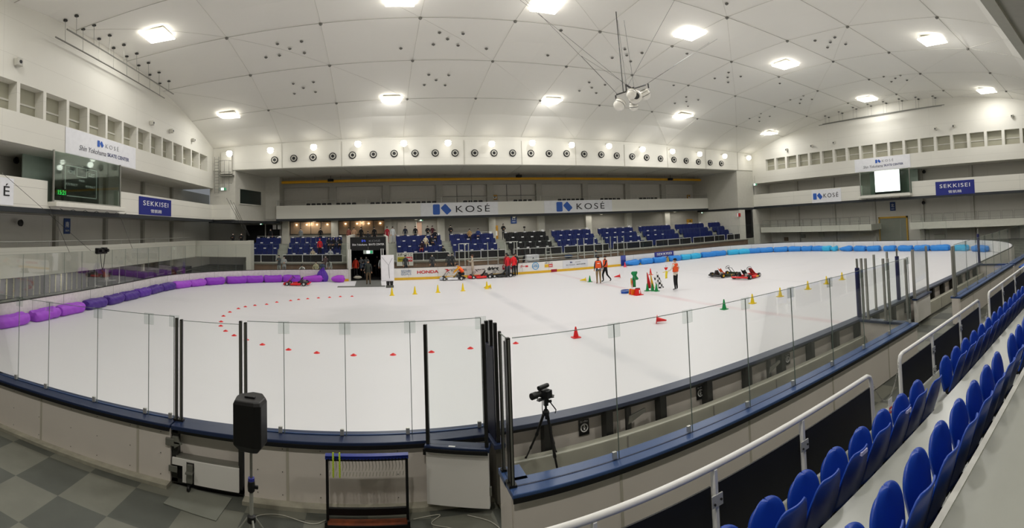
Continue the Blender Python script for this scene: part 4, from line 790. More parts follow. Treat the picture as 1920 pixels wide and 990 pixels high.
text('lettering', 'toto', M('poster green', '55702c', .6), o, (cxm-W0*.24, y_-.014, a.z-H0*.5), 'S', W0*.3, H0*.15, .02); text('lettering', 'BIG', INKW, o, (cxm+W0*.24, y_-.014, a.z-H0*.5), 'S', W0*.34, H0*.18, .03)
# ================================================================ FAR SEATING
def seat_mesh_far(mat, name):
    m = MB(); 
    m.prism([(-.265, .30), (-.275, .77), (-.21, .84), (.21, .84), (.275, .77), (.265, .30)], -.02, .04); m.prism([(-.25, .16), (-.26, .60), (-.18, .69), (.18, .69), (.26, .60), (.25, .16)], -.16, -.06); m.box(-.05, .05, -.08, .06, 0, .34)
    return m
W1 = M('white tag', 'e8e8ea', .6)
s_blue = seat_mesh_far(FSEAT, 's').build('stadium_chair', FSEAT, bevel=0); s_blk = seat_mesh_far(FSEATK, 's').build('stadium_chair', FSEATK)
mt_ = seat_mesh_far(FSEAT, 's'); mt_.k = 1; mt_.box(-.15, .13, -.05, .065, .78, .88); s_tag = mt_.build('stadium_chair', [FSEAT, W1]); mt_ = seat_mesh_far(FSEAT, 's'); mt_.k = 1; mt_.box(-.15, .13, -.05, .065, .78, .88); s_btag = mt_.build('stadium_chair', [FSEATK, W1])
SECT = [(-13.1, -10.3, 'leftmost section'), (-9.2, -3.5, 'section left of tunnel'), (2.4, 7.3, 'first section right of tunnel'), (8.3, 13.3, 'second section right of tunnel'), (14.5, 19.6, 'black covered section'), (20.3, 25.4, 'first section right of black one'), (26.4, 31.4, 'second section right of black one'), (32.3, 37.3, 'third section right of black one'), (38.1, 43.1, 'fourth section right of black one'), (44., 46.2, 'rightmost section')]
ROWS = [(49.3, .95, 'front row'), (50.2, 1.5, 'second row'), (51.1, 2.05, 'third row'), (52.0, 2.6, 'back row')]
allseats = []
for si, (x0, x1, sn) in enumerate(SECT):
    n = max(3, round((x1-x0)/.56)); 
    for ri, (y, z, rn) in enumerate(ROWS):
        for k in range(n+(1 if (ri and si < 4 and si > 5) else 0)):
            x = x0+(k+.5)*(x1-x0)/n
            allseats.append((math.hypot(x, y), x, y, z, si, ri, (k+ri) % 2, k))
allseats.sort(key=lambda q: (q[5] == 0 and q[4] in (0, 7, 8, 9), q[0])); rest = MB()
for i, (d, x, y, z, si, ri, tg, k) in enumerate(allseats):
    black = si == 4
    if i < 246:
        src = (s_btag if tg else s_blk) if black else (s_tag if tg else s_blue); o = src.copy(); C.objects.link(o); o.location = (x, y, z)
        tag(o, '%s seat, %s, %s from left, %s' % ('black' if black else 'navy', ROWS[ri][2], ORD[k], SECT[si][2]), 'seat', 'far stand seats, '+SECT[si][2])
    else:
        m_ = seat_mesh_far(None, ''); rest.add([(a+x, b+y, c+z) for a, b, c in m_.v], m_.f)
for o in (s_blue, s_blk, s_tag, s_btag): bpy.data.objects.remove(o)
tag(rest.build('stadium_chairs', FSEAT), 'remaining navy seats of the outer far stand sections', 'seats', kind='stuff')
# railings with dark panels in front of each section
def front_rail(x0, x1, n, lab):
    o = thing('stand_railing', lab, 'railing', (x0, 47.95, .95)); L_ = x1-x0; f = MB(); f.tube([(0, 0, 0), (0, 0, .78), (L_, 0, .78), (L_, 0, 0)], .03, 6); f.tube([(0, 0, .04), (L_, 0, .04)], .02, 6)
    for k in range(1, n): f.tube([(L_*k/n, 0, 0), (L_*k/n, 0, .78)], .03, 6)
    f.build('frame', RAILW, o); p = MB()
    for k in range(n): p.box(L_*k/n+.06, L_*(k+1)/n-.06, -.01, .02, .06, .74)
    p.build('mesh_panel', PANEL, o)
for (x0, x1, sn), n in zip(SECT, (2, 3, 2, 2, 3, 3, 3, 3, 3, 2)): front_rail(x0-.1, x1+.3, n, 'white railing with dark panels before the '+sn)
def back_rail(x0, x1, sn):
    o = thing('aisle_railing', 'thin steel railing behind the '+sn, 'railing', (x0, 52.5, 2.6)); L_ = x1-x0; f = MB(); f.tube([(0, 0, 0), (0, 0, .98), (L_, 0, .98), (L_, 0, 0)], .022, 6)
    for k in range(1, 4): f.tube([(L_*k/4, 0, 0), (L_*k/4, 0, .98)], .018, 6)
    f.build('frame', ALU, o); MB().box(L_-.35, L_-.05, -.03, 0, .72, 1.0).build('paper_notice', INKW, o)
for x0, x1, sn in SECT: back_rail(x0, x1, sn)
# upper gallery railing and dark seat tops
o = thing('gallery_railing', 'thin steel railing along the far upper gallery', 'railing', (0, FYY+.12, 7.09)); f = MB(); f.tube([(FX0, 0, .62), (FX1, 0, .62)], .025, 6); f.tube([(FX0, 0, .34), (FX1, 0, .34)], .012, 5)
for k in range(34): f.tube([(FX0+.05+1.74*k, 0, 0), (FX0+.05+1.74*k, 0, .62)], .02, 5)
f.build('frame', ALU, o)
us = MB().prism([(-.24, 0), (-.25, .5), (-.18, .58), (.18, .58), (.25, .5), (.24, 0)], -.03, .03).build('gallery_chair', BLACK); us.location = (0, 0, -50); first = True; gk = 0
struct(MB().box(-11, 46, 54.8, 57.4, 5.8, 6.75).build('floor_gallery_step', GREY))
for x0, x1 in ((-7.9, -4.9), (-4.4, -1.7), (-.4, 3.2), (3.7, 7.2), (10.5, 13.2), (16.7, 19.2), (22.5, 26), (28.5, 31.5), (34.5, 37.5)):
    n = round((x1-x0)/.62)
    for k in range(n):
        o = us if first else us.copy(); 
        if not first: C.objects.link(o)
        first = False; o.location = (x0+(k+.5)*.62, 55.1, 6.75); tag(o, 'black seat top over the far upper gallery front, %s from the left' % ORD[gk], 'seat', 'upper gallery seat tops'); gk += 1
# club room windows with people-lit interior, doors, panels on the lower far wall
def room(p0, p1, lab, n):
    o = thing('club_room_window', lab, 'window'); x0, x1, z0, z1 = p0.x, p1.x, p1.z, p0.z; y = 56.98
    MB().box(x0, x1, y-.25, y-.2, z0, z1).build('pane', glassmat('warm glass', (.9, .9, .88), .5) if 'warm glass' not in MATS else MATS['warm glass'], o)
    f = MB(); f.box(x0-.06, x1+.06, y-.3, y, z0-.08, z0); f.box(x0-.06, x1+.06, y-.3, y, z1, z1+.08)
    for k in range(n+1): x = x0+(x1-x0)*k/n; f.box(x-.03, x+.03, y-.28, y-.18, z0, z1)
    f.build('frame', DSTEEL, o); MB().box(x0, x1, y-.04, y+.01, z0, z1).build('room_wall', M('salmon room wall', 'dcbfa6', .7), o)
    e = MB()
    for k in range(n): x = x0+(x1-x0)*(k+.6)/n; e.lathe([(0, -.07), (.09, -.03), (.09, .04), (0, .07)], 10, (x, y-.12, z1-.32))
    e.build('room_lamp', M('warm lamp', 'ffd9a8', .5, noise=0, emit=7), o)
    ld = bpy.data.lights.new('room', 'POINT'); ld.energy = 26; ld.color = (1, .8, .58); ld.shadow_soft_size = .2; q = bpy.data.objects.new('room', ld); C.objects.link(q); q.parent = o; q.location = ((x0+x1)/2, y-.35, z1-.25)
room(ony(545, 417, 57), ony(622, 438, 57), 'warm lit club room window left of the pillar', 4); room(ony(635, 415, 57), ony(722, 438, 57), 'warm lit club room window above the tunnel', 4)
MB_ = ony(466, 425, 56.9); o = thing('dark_doorway', 'wide dark doorway under the gallery at far left', 'doorway'); MB().box(-15.6, -11.4, 56.8, 56.99, 2.6, 4.9).build('opening', SHADE, o); MB().box(-13.2, -13.1, 56.75, 56.8, 2.6, 5.0).build('frame_post', LGREY, o)
for x in (-11.9-.1, -11.2-.2): MB().box(x-.22, x+.22, 56.74, 56.78, 4.35, 4.9).build('notice', INKW, o)
o = thing('double_door', 'pair of grey doors on the far wall right of the tunnel', 'door'); a, b = ony(745, 417, 57), ony(775, 440, 57); MB().box(a.x, (a.x+b.x)/2-.03, 56.9, 57, 2.6, a.z).build('door_leaf', M('door grey', 'a09b93', .5), o); MB().box((a.x+b.x)/2+.03, b.x, 56.9, 57, 2.6, a.z).build('door_leaf', MATS['door grey'], o)
o = thing('lit_doorway', 'open doorway with pale pink light on the far wall', 'doorway'); a, b = ony(781, 417, 57), ony(791, 440, 57); MB().box(a.x, b.x, 56.9, 56.97, 2.6, a.z).build('opening', M('pink doorway', 'd9b29c', .6), o); MB().box(a.x-.1, a.x, 56.8, 57, 2.6, a.z+.1).build('jamb', WHITE, o)
def ylock(px0, py0, px1, py1, Y, lab):
    o = thing('yellow_cabinet', lab, 'cabinet'); a, b = ony(px0, py0, Y), ony(px1, py1, Y); b.z = b.z if a.z > 5 else 2.6; Y = 58 if a.z > 5 else 56.95; MB().box(a.x, b.x, Y-.25, Y, b.z, a.z).build('body', M('mustard cabinet', 'b98a2c', .5), o, bevel=.02); MB().box(a.x+.1, b.x-.1, Y-.27, Y-.25, b.z+(a.z-b.z)*.25, b.z+(a.z-b.z)*.6).build('notice', INKW, o); MB().lathe([(0, 0), (.1, 0), (.1, -.03), (0, -.03)], 10, ((a.x+b.x)/2, Y-.25, a.z-.28), axis='y').build('knob', DSTEEL, o)
ylock(925, 423, 936, 447, 56.3, 'mustard yellow cabinet on the far aisle left of the black seats'); ylock(924, 365, 934, 374, 57.4, 'mustard box on the upper gallery'); ylock(1292, 365, 1297, 373, 57.4, 'mustard box at the right end of the upper gallery'); ylock(1292, 411, 1302, 420, 56.3, 'mustard cabinet on the far aisle near right end')
# ================================================================ BEHIND THE LEFT AND RIGHT GLASS
lk0 = None
for k in range(18):
    y = 17.9+.62*k+(.1 if k < 10 else .5)
    if lk0 is None:
        lk0 = thing('locker', 'tall grey locker with pale edge strip behind the left glass', 'locker', (-20.3, y, 0), 0, 'lockers behind left glass'); MB().box(-.15, .25, -.29, .29, .05, 1.25).build('body', M('locker grey', '77757a', .5), lk0, bevel=.01); MB().box(.25, .27, .19, .29, .05, 1.25).build('edge_strip', M('locker cream', 'c5bf9f', .5), lk0)
        for z in (.35, .65, .95): MB().box(.25, .275, .12, .2, z, z+.09).build('lock', STEEL, lk0)
    else: dup(lk0, (-20.3, y, 0), 0, 'tall grey locker behind the left glass, %s from the picture edge' % ORD[k])
o = thing('glass_showcase', 'white framed glass showcase behind the left glass', 'display case', (-19, 30.4, 0)); f = MB()
for y in (-.9, .9):
    for x in (-.5, .5): f.tube([(x, y, 0), (x, y, 1.5)], .04, 6)
for z in (.15, 1.5): f.tube([(-.5, -.9, z), (.5, -.9, z), (.5, .9, z), (-.5, .9, z), (-.5, -.9, z)], .04, 6)
f.build('frame', RAILW, o); MB().box(-.4, .4, -.8, .8, .15, .5).build('base', DGREY, o)
struct(MB().box(-20.46, -20.4, -12, 46, 1.45, 1.6).build('trim_14', DGREY)); struct(MB().box(-20.5, -20.42, 30, 45, 0, 1.58).build('wall_left_dark_panels', M('dark panels', '33332f', .5)))
for k in range(6): downlight(-19.2, 14+6*k, 1.5, 16, 'small added downlight under the left balcony, %s from the near side' % ORD[k])  # added lamps that brighten the lockers and space under the balcony
for k, (y, hgt) in enumerate(((33.4, 1.0), (35.4, 1.1), (37.5, .95), (39.4, 1.05), (41.5, .9))):
    o = thing('equipment_box', 'dark equipment case behind the left glass, %s from the near side' % ORD[k], 'case', (-17.5, y, 0), 0, 'dark cases behind left glass'); MB().box(-.5, .5, -.8, .8, .08, hgt).build('body', M('case dark', '2b2b2d', .6), o, bevel=.04); MB().box(.5, .53, -.7, .7, hgt*.6, hgt*.68).build('band', STEEL, o)
# two cameras with cable clamped on the left glass
o = thing('rink_camera', 'twin camera unit clamped on top of the left end glass', 'camera', onx(190, 472, -14.9)); MB().box(-.12, .12, -.5, -.08, -.1, .22).build('camera_body', BLACK, o, bevel=.03); MB().box(-.12, .12, .1, .5, -.1, .24).build('camera_body', BLACK, o, bevel=.03); MB().tube([(.03, -.55, -.1), (.03, .55, -.1)], .03, 6).build('bar', DSTEEL, o)
for q in (-.3, .3): MB().lathe([(0, .12), (.09, .12), (.1, .3), (0, .3)], 10, (0, q, .08), axis='x').build('lens', BLACK, o)
c = MB(); c.tube([(.1, -.25+.5*k/12, -.1-.9*sin(pi*k/12)) for k in range(13)], .02, 5); c.build('cable', BLACK, o)
# guy cables at left
for k, (a, b, pl_) in enumerate((((425, 372), (462, 440), 1), ((432, 376), (466, 442), 1), ((438, 380), (468, 442), 1), ((93, 388), (130, 473), 0), ((221, 394), (248, 466), 0), ((5, 325), (170, 470), 0))):
    p = ony(a[0], a[1], 47.35) if pl_ else onx(a[0], a[1], -16.75); q = ony(b[0], b[1], 47.0) if pl_ else onx(b[0], b[1], -14.95); o = thing('stay_cable', ['thin stay cable slanting to the left corner parapet, leftmost of three', 'thin stay cable slanting to the left corner parapet, middle of three', 'thin stay cable slanting to the left corner parapet, rightmost of three', 'dark cable from left end of the booth ledge down to the glass', 'dark cable from right end of the booth ledge down to the glass', 'long dark cable slanting from the left sign down to the glass'][k], 'cable', p); MB().tube([(0, 0, 0), q-p], .02 if pl_ else .012, 5).build('cable', DSTEEL, o); MB().lathe([(0, -.04), (.04, -.03), (.04, .03), (0, .04)], 8).build('anchor', STEEL, o)
# right end: door with yellow frame, balcony railings, notices
a, b = onx(1650, 407, 52.95), onx(1702, 450, 52.95); o = thing('shutter_door', 'grey shutter door in a yellow frame on the right end wall', 'door')
MB().box(52.85, 52.95, b.y, a.y, 0, a.z-.2).build('shutter', M('shutter grey', '7f8378', .5), o); f = MB(); f.box(52.75, 52.97, b.y-.15, a.y+.15, a.z-.2, a.z); f.box(52.75, 52.97, b.y-.15, b.y, 0, a.z); f.box(52.75, 52.97, a.y, a.y+.15, 0, a.z); f.build('frame', M('frame yellow', 'c29a35', .5), o)
def bal_rail(y0, y1, n, lab):
    o = thing('balcony_railing', lab, 'railing', (50.45, 0, 2.38)); f = MB()
    for k in range(n):
        a = y0+(y1-y0)*k/n+.08; b = y0+(y1-y0)*(k+1)/n-.08; f.tube([(0, a, 0), (0, a, .95), (0, b, .95), (0, b, 0)], .022, 6)
    f.tube([(0, y0, .08), (0, y1, .08)], .02, 6); f.tube([(0, y0, .35), (0, y1, .35)], .012, 5); f.build('frame', STEEL, o); g = MB()
    for k in range(n): g.box(-.005, .005, y0+(y1-y0)*k/n+.1, y0+(y1-y0)*(k+1)/n-.1, .1, .9)
    g.build('pane', GL, o)
bal_rail(29.4, 47.4, 12, 'steel framed railing on the left half of right balcony'); bal_rail(2, 23.9, 16, 'steel framed railing on the right half of right balcony')
nb = [(1470, 445, 1478, 455), (1502, 440, 1510, 446), (1535, 436, 1545, 444), (1725, 432, 1742, 450), (1752, 440, 1772, 449)]
for k, q in enumerate(nb): a, b = onx(q[0], q[1], 52.9), onx(q[2], q[3], 52.9); o = thing('notice_board', ['brown notice board on right lower wall, nearest the corner', 'small notice board on right lower wall, second from corner', 'pale notice board left of the yellow-framed door', 'pale shelf unit right of the yellow-framed door', 'pale notice board right of the shelf unit'][k], 'notice board'); MB().box(52.88, 52.96, b.y, a.y, max(.2, b.z), a.z).build('board', M(['board brown', 'board grey', 'board pale'][min(2, k)], ['6b5a45', '8e8f87', 'b9bbb0'][min(2, k)], .6), o); MB().box(52.84, 52.88, b.y-.04, a.y+.04, a.z, a.z+.05).build('top_rail', STEEL, o)
o = thing('fire_sign', 'small red and white sign beside the dark corner doorway', 'sign'); a, b = ony(1381, 400, 47.7), ony(1389, 406, 47.7); MB().box(a.x, b.x, 47.72, 47.8, b.z, a.z).build('panel', INKR, o); MB().box(a.x, a.x+(b.x-a.x)*.4, 47.7, 47.72, b.z, a.z).build('white_part', INKW, o)
# far corner glass screen beside the last seats
# ladder cage in the left corner
o = thing('access_ladder', 'caged steel access ladder in the far left corner', 'ladder', (-16.2, 47.6, 0)); f = MB()
for x in (-.3, .15): f.tube([(x, 0, 8.2), (x, 0, 12.1)], .03, 6)
for k in range(12): f.tube([(-.3, 0, 8.3+.32*k), (.15, 0, 8.3+.32*k)], .02, 5)
f.build('ladder', STEEL, o); c = MB()
for z in (9.2, 10.4, 11.6): c.tube([(.15, -.1, z), (.4, -.35, z), (.9, -.5, z), (1.4, -.35, z), (1.6, 0, z)], .025, 6)
for x in (.4, .9, 1.4): c.tube([(x, -.4, 8.4), (x, -.4, 11.6)], .02, 5)
c.build('cage', STEEL, o); MB().box(.4, 1.6, -.1, .3, 10.2, 12.6).build('cabinet', LGREY, o, bevel=.03); MB().box(.3, 1.75, -.3, .35, 9.95, 10.1).build('platform', STEEL, o)
# wall cameras and small fittings on the gables
for k, (x_, y_) in enumerate(((31, 118), (282, 231), (319, 246), (360, 263))):
    p = onx(x_, y_, XL+.05); o = thing('wall_camera', ['white box camera high on left gable, nearest the picture edge', 'small fitting on left gable above the windows, nearest of three', 'small fitting on left gable above the windows, middle of three', 'small fitting on left gable above the windows, farthest of three'][k], 'wall fitting', p); s = .2 if k == 0 else .16
    MB().box(0, .3, -s, s, -s, s).build('housing', LGREY, o, bevel=.03); MB().lathe([(0, .3), (s*.45, .3), (s*.45, .34), (0, .34)], 10, (0, 0, 0), axis='x').build('lens', BLACK, o)
for k, (x_, y_) in enumerate(((1476, 281), (1523, 274), (1565, 268), (1755, 242), (1789, 237), (1898, 218))):
    p = onx(x_, y_, XR-.05); o = thing('wall_camera', '%s small dark fitting above the right gable windows' % ['first', 'second', 'third', 'fourth', 'fifth', 'sixth'][k]+', counted from the corner', 'wall fitting', p); MB().box(-.3, 0, -.13, .13, -.16, .16).build('housing', LGREY, o, bevel=.03); MB().lathe([(0, -.3), (.08, -.3), (.08, -.34), (0, -.34)], 10, axis='x').build('lens', BLACK, o)
for k, (x_, y_, X) in enumerate(((29, 301, -20.1), (37, 418, -20.1))): p = onx(x_, y_, X); o = thing('wall_speaker', ['small round black speaker on upper recessed left wall', 'small round black speaker on lower recessed left wall'][k], 'speaker', p); MB().lathe([(0, 0), (.2, 0), (.22, .12), (0, .16)], 14, axis='x').build('body', BLACK, o); MB().box(-.1, 0, -.05, .05, -.05, .05).build('bracket', STEEL, o)
for k, (x_, y_) in enumerate(((1733, 322), (1732, 380))): p = onx(x_, y_, 52.6); o = thing('wall_speaker', ['small round black speaker on upper recessed right wall', 'small round black speaker on lower recessed right wall'][k], 'speaker', p); MB().lathe([(0, 0), (.2, 0), (.22, -.12), (0, -.16)], 14, axis='x').build('body', BLACK, o); MB().box(0, .1, -.05, .05, -.05, .05).build('bracket', STEEL, o)
# light battens hung under the ceiling along both gables
def batten(x, y0, y1, zoff, sgn, lab):
    n = 16
    for q, dx in enumerate((0, .8)):
        o = thing('lighting_bar', lab+(', the one nearer the wall' if q == 0 else ', the one farther from the wall'), 'bar'); f = MB(); pts = []
        for k in range(n+1): y = y0+(y1-y0)*k/n; pts.append((x+sgn*(dx+.4), y, zoff+(.25 if q else 0)))
        f.tube(pts, .045, 6); f.build('bar', STEEL, o); h = MB(); dd_ = MB()
        for k in range(1, n, 2 if sgn > 0 else 3): p = pts[k]; t_ = cz(p[0], p[1]); h.tube([p, (p[0], p[1], t_-.05)], .012, 5); dd_.lathe([(0, 0), (.13, 0), (.13, -.05), (0, -.05)], 10, (p[0], p[1], t_-.02))
        h.build('hanger', STEEL, o); dd_.build('ceiling_disc', DSTEEL, o)
batten(XL, 20.5, 34.8, 15.1, 1, 'long thin lighting bar hung along the left gable')
batten(XR-1.4, 18.5, 35., 15.1, 1, 'long thin lighting bar hung along the right gable')
# ================================================================ HANGING SPEAKER CLUSTER
cc = ony(1187, 180, 25.0); cc = Vector((cc.x, 25.0, cc.z))
sp = thing('speaker_cluster', 'cluster of white ball speakers hanging from the ceiling', 'speaker cluster', cc)
S_ = 25.0/F*1.18  # metres per picture pixel at that distance
def cp(px_, py_, dy=0): return Vector(((px_-1187)*S_, dy, -(py_-180)*S_+(px_-1187)*.01))
f = MB(); f.tube([cp(1148, 171, -.2), cp(1166, 169, 0), cp(1188, 168, 0)], .05, 6); f.tube([cp(1173, 155, .1), cp(1188, 168, 0)], .05, 6); f.tube([cp(1191, 166, 0), cp(1222, 163, .3)], .05, 6); f.tube([cp(1187, 163), cp(1191, 171)], .09, 6)
for a, b in ((( 1149, 171), (1150, 181)), ((1172, 155), (1173, 168)), ((1222, 163), (1223, 172))): f.tube([cp(*a), cp(*b)], .045, 6)
f.build('frame', M('bracket dark', '4a4946', .5, .4), sp)
BALL = M('speaker shell white', 'e3e0d6', .35, noise=0)
def ball(px_, py_, r_, dirv, dy, nm):
    c = cp(px_, py_, dy); d = Vector(dirv).normalized(); u = d.orthogonal().normalized(); v = d.cross(u)
    def L(prof, n=20):
        m = MB(); vs = []; fs = []
        for r, z in prof:
            for k in range(n): a = 2*pi*k/n; vs.append(c+(u*cos(a)+v*sin(a))*r*r_+d*z*r_)
        for i in range(len(prof)-1):
            for k in range(n): fs.append((i*n+k, i*n+(k+1) % n, (i+1)*n+(k+1) % n, (i+1)*n+k))
        return m.add(vs, fs)
    b = L([(0.01, 1.0)]+[(sin(R(t)), cos(R(t))) for t in range(15, 105, 15)]+[(.98, -.25), (.9, -.5), (.6, -.62), (.01, -.64)]).build('ball_speaker', BALL, sp, smooth=True)
    L([(1.012, -.02), (1.02, .03), (1.012, .07)]).build('seam', DSTEEL, b); L([(.6, -.9), (.95, -.72), (1.0, -.66), (.9, -.62), (.55, -.82)]).build('horn_rim', BALL, b, smooth=True)
    L([(0.01, -.68), (.55, -.70), (.62, -.64)]).build('dark_mouth', BLACK, b)
    L([(0, 0)]) if 0 else None
    return b
ball(1153, 191, .37, (-.6, -.1, -.85), -.2, ''); ball(1174, 178, .31, (-.45, -.5, -.75), -.5, ''); ball(1190, 184, .42, (.25, .85, -.1), 0, ''); ball(1197, 199, .29, (.2, .3, -.9), .5, ''); ball(1220, 182, .36, (.55, .1, -.85), .3, '')
cb = MB()
for (a, dy0, b, z_) in (((1166, 169), 0, (1155, 22), 0), ((1173, 155), 0, (1158, 38), 3), ((1190, 165), 0, (1170, 38), 4), ((1222, 163), .3, (1345, 73), -2), ((1173, 155), .1, (975, 0), 4), ((1150, 171), -.2, (1090, 105), -3), ((1188, 166), 0, (1090, 105), -3), ((1150, 171), -.2, (985, 0), -3), ((1222, 163), .3, (1330, 80), 4), ((1178, 158), .1, (1265, 0), 2)):
    p0 = cp(a[0], a[1], dy0); d = ray(*b); Y = 25+z_
    for _ in range(12): P_ = d*(Y/d.y); zz = cz(P_.x, Y); Y = Y*(zz-H)/max(.1, P_.z) if abs(P_.z) > .1 else Y; Y = max(8, min(44, Y))
    P_ = d*(Y/d.y); cb.tube([p0, Vector((P_.x, P_.y, P_.z+H))-cc], .009 if b[0] != 1155 else .03, 5)
cb.build('suspension_cable', DSTEEL, sp)
# ================================================================ NEAR STAND
T0, T1, T2 = 2.37, 1.95, 1.53
GLOSS = M('glossy grey stand floor', '94968e', .27, noise=.05, scale=1.2, spec=.5)
struct(MB().prism([(3.25, 0), (3.25, T2), (2.2, T2), (2.2, T1), (1.18, T1), (1.18, T0), (-12, T0), (-12, 0)], .3, 48, 'yz').build('floor_near_stand', GLOSS))
struct(MB().box(.3, 48, 1.15, 1.20, T0-.03, T0+.008).build('trim_15', M('nosing white', 'cfcfc8', .4)))
def near_rail(x0, x1, nx, lab, cs, ce):
    o = thing('stand_guard_rail', lab, 'railing', (x0, 3.1, T2)); L_ = x1-x0; r = MB(); h = .69
    pts = ([(0, 0, 0), (0, 0, h-.08), (.03, 0, h-.02)] if cs else [])+[(.09 if cs else 0, 0, h), (L_-.09 if ce else L_, 0, h)]+([(L_-.03, 0, h-.03), (L_, 0, h-.1), (L_, 0, 0)] if ce else [])
    r.tube(pts, .028, 12); r.build('handrail', RAILW, o, smooth=True)
    for k, x in enumerate(nx):
        p = MB().box(x-.016, x+.016, -.03, .03, 0, h-.02).build('post', RAILW, o, bevel=.004)
        for z in (.10, .42): q = MB().box(x-.06, x+.06, -.034, -.022, z-.05, z+.05).build('bracket', M('zinc bracket', 'c9cac4', .4, .4), p, bevel=.003); MB().lathe([(0, 0), (.010, 0), (.010, -.01), (0, -.01)], 8, (x+.035, -.034, z), axis='y').build('bolt', DSTEEL, p); MB().lathe([(0, 0), (.010, 0), (.010, -.01), (0, -.01)], 8, (x-.035, -.034, z-.02), axis='y').build('bolt', DSTEEL, p)
    ex = ([0] if cs else [])+list(nx)+([L_] if ce else [])
    if not cs: ex = [0]+ex
    if not ce: ex = ex+[L_]
    for a, b in zip(ex[:-1], ex[1:]): MB().box(a+.045, b-.045, -.005, .01, .02, .54).build('mesh_panel', PANEL, o)
near_rail(.35, 5.13, (1.1, 2.21, 3.38), 'nearest white guard rail with black panels, before the first seats', False, True)
near_rail(5.93, 9.73, (1.17, 2.52), 'second white guard rail with black panels, after the chain gap', True, True)
near_rail(10.5, 21.5, (1.25, 2.68, 4.1, 5.5, 6.9, 8.3, 9.7), 'third white guard rail with black panels, toward the right end', True, True)
# chain and tag across the gap
ch = thing('barrier_chain', 'metal chain hung across the gap in the near guard rail', 'chain', (5.13, 3.1, T2+.62)); m_ = MB(); n = 34
for k in range(n):
    t = k/(n-1); p = Vector((.8*t, 0, -.42*(1-(2*t-1)**2)+.02)); q = Vector((.8*(t+.02), 0, -.42*(1-(2*(t+.02)-1)**2)+.02)); d = (q-p).normalized(); u = Vector((0, 1, 0)) if k % 2 else d.cross(Vector((0, 1, 0))); m_.tube([p+d*.016*cos(a_*pi/4)+u*.008*sin(a_*pi/4) for a_ in range(8)], .0028, 5, closed=True)
m_.build('link', STEEL, ch)
tg_ = thing('hanging_tag', 'white paper notice with red print hanging on the chain', 'notice', (5.13+.44, 3.085, T2+.2)); MB().prism([(-.06, .02), (.055, .03), (.04, -.27), (.0, -.34), (-.04, -.30)], -.003, .0).build('paper', M('tag paper', 'ecebe6', .6), tg_); MB().box(-.04, .035, -.006, -.003, -.17, -.09).build('red_print', INKR, tg_); text('lettering', 'STOP', INKW, tg_, (0, -.006, -.13), 'S', .06, .03, .01, 0, .002)
ch2 = dup(ch, (9.72, 3.1, T2+.62), 0, 'metal chain across the farther gap in the near guard rail'); dup(tg_, (10.15, 3.085, T2+.2), 0, 'white paper notice with red mark on the farther chain')
# folding seats
def near_seat():
    o = thing('stadium_chair', '', 'seat', (0, 0, 0))
    def back(u, v):   # u across, v up: concave towards the ice, rounded top corners, leaning back to the camera side
        a = (u-.5)*2; half = .225*(1-.16*max(0, v-.55)**2*4) ; x = a*half; top = .0
        z = .14+v*.50*(1-.10*abs(a)**4)+(-.10*max(0, abs(a)-.5)**2*4*v); y = -.02-.13*v**1.4+.085*(a*a)*(.35+.65*v)+.05*(1-v)**3
        return (x, y, z)
    b = MB().grid(back, 14, 12).build('backrest', SEATB, o, smooth=True, solid=.014)
    def pan(u, v):   # tipped-up seat pan, tombstone shaped
        a = (u-.5)*2; g_ = max(0, v-.35)/.65*(pi/2-.02); t = v*1.6 if v < .35 else .56+.44*sin(g_); half = .205*cos(g_)**.85*(.82+.18*min(1, t/.5))
        return (a*half, .12+.03*a*a+.05*t, .11+t*.44)
    MB().grid(pan, 12, 16).build('seat_pan', SEATB, o, smooth=True, solid=.03)
    br = MB(); br.box(-.03, .03, .0, .10, 0, .17); br.prism([(.0, .06), (.10, .16), (.14, .12), (.05, .0), (.0, .0)], -.05, .05, 'yz'); br.lathe([(0, -.21), (.035, -.21), (.035, .21), (0, .21)], 10, (0, .08, .13), axis='x'); br.build('bracket', BLACK, o); return o
ns = near_seat(); used = False
def place(xs, y, z, lab_, grp, tags=()):
    global used
    for k, x in enumerate(xs):
        lab = '%s, %s from its left end' % (lab_, ORD[k])
        if not used: o = ns; o.location = (x, y, z); used = True; o['label'] = lab; o['group'] = grp
        else: o = dup(ns, (x, y, z), 0, lab, grp)
        if k in tags: t = MB().box(-.05, .05, -.165, -.14, .60, .63).build('label_sticker', M('lilac sticker', 'c3c2e6', .5), o); o['label'] = '%s, %s seat, pale sticker on its back' % (lab_, ORD[k]); o['group'] = grp+' with sticker'
place([5.42-.46*k for k in range(9, -1, -1)], 2.43, T2, 'blue folding seat, front row before the first rail', 'near front row, first block', (5, 7))
place([5.42-.46*k for k in range(8, -1, -1)], 1.36, T1, 'blue folding seat, second row of the nearest block', 'near second row, first block')
place([6.42+.46*k for k in range(24)], 2.43, T2, 'blue folding seat, front row past the aisle', 'near front row, second block')
place([6.2+.46*k for k in range(12)], 1.36, T1, 'blue folding seat, second row past the aisle at right edge', 'near second row, second block')
for k, (x, y) in enumerate(((6.28, 2.75), (5.05, 3.0))): o = thing('floor_sticker', ['orange floor sticker by the first seat past the aisle', 'orange floor sticker at the end of the nearest guard rail'][k], 'sticker', (x, y-.3, T2)); MB().box(-.05, .09, -.12, .12, .001, .004).build('sticker', M('orange tape', 'd99a35', .5), o)
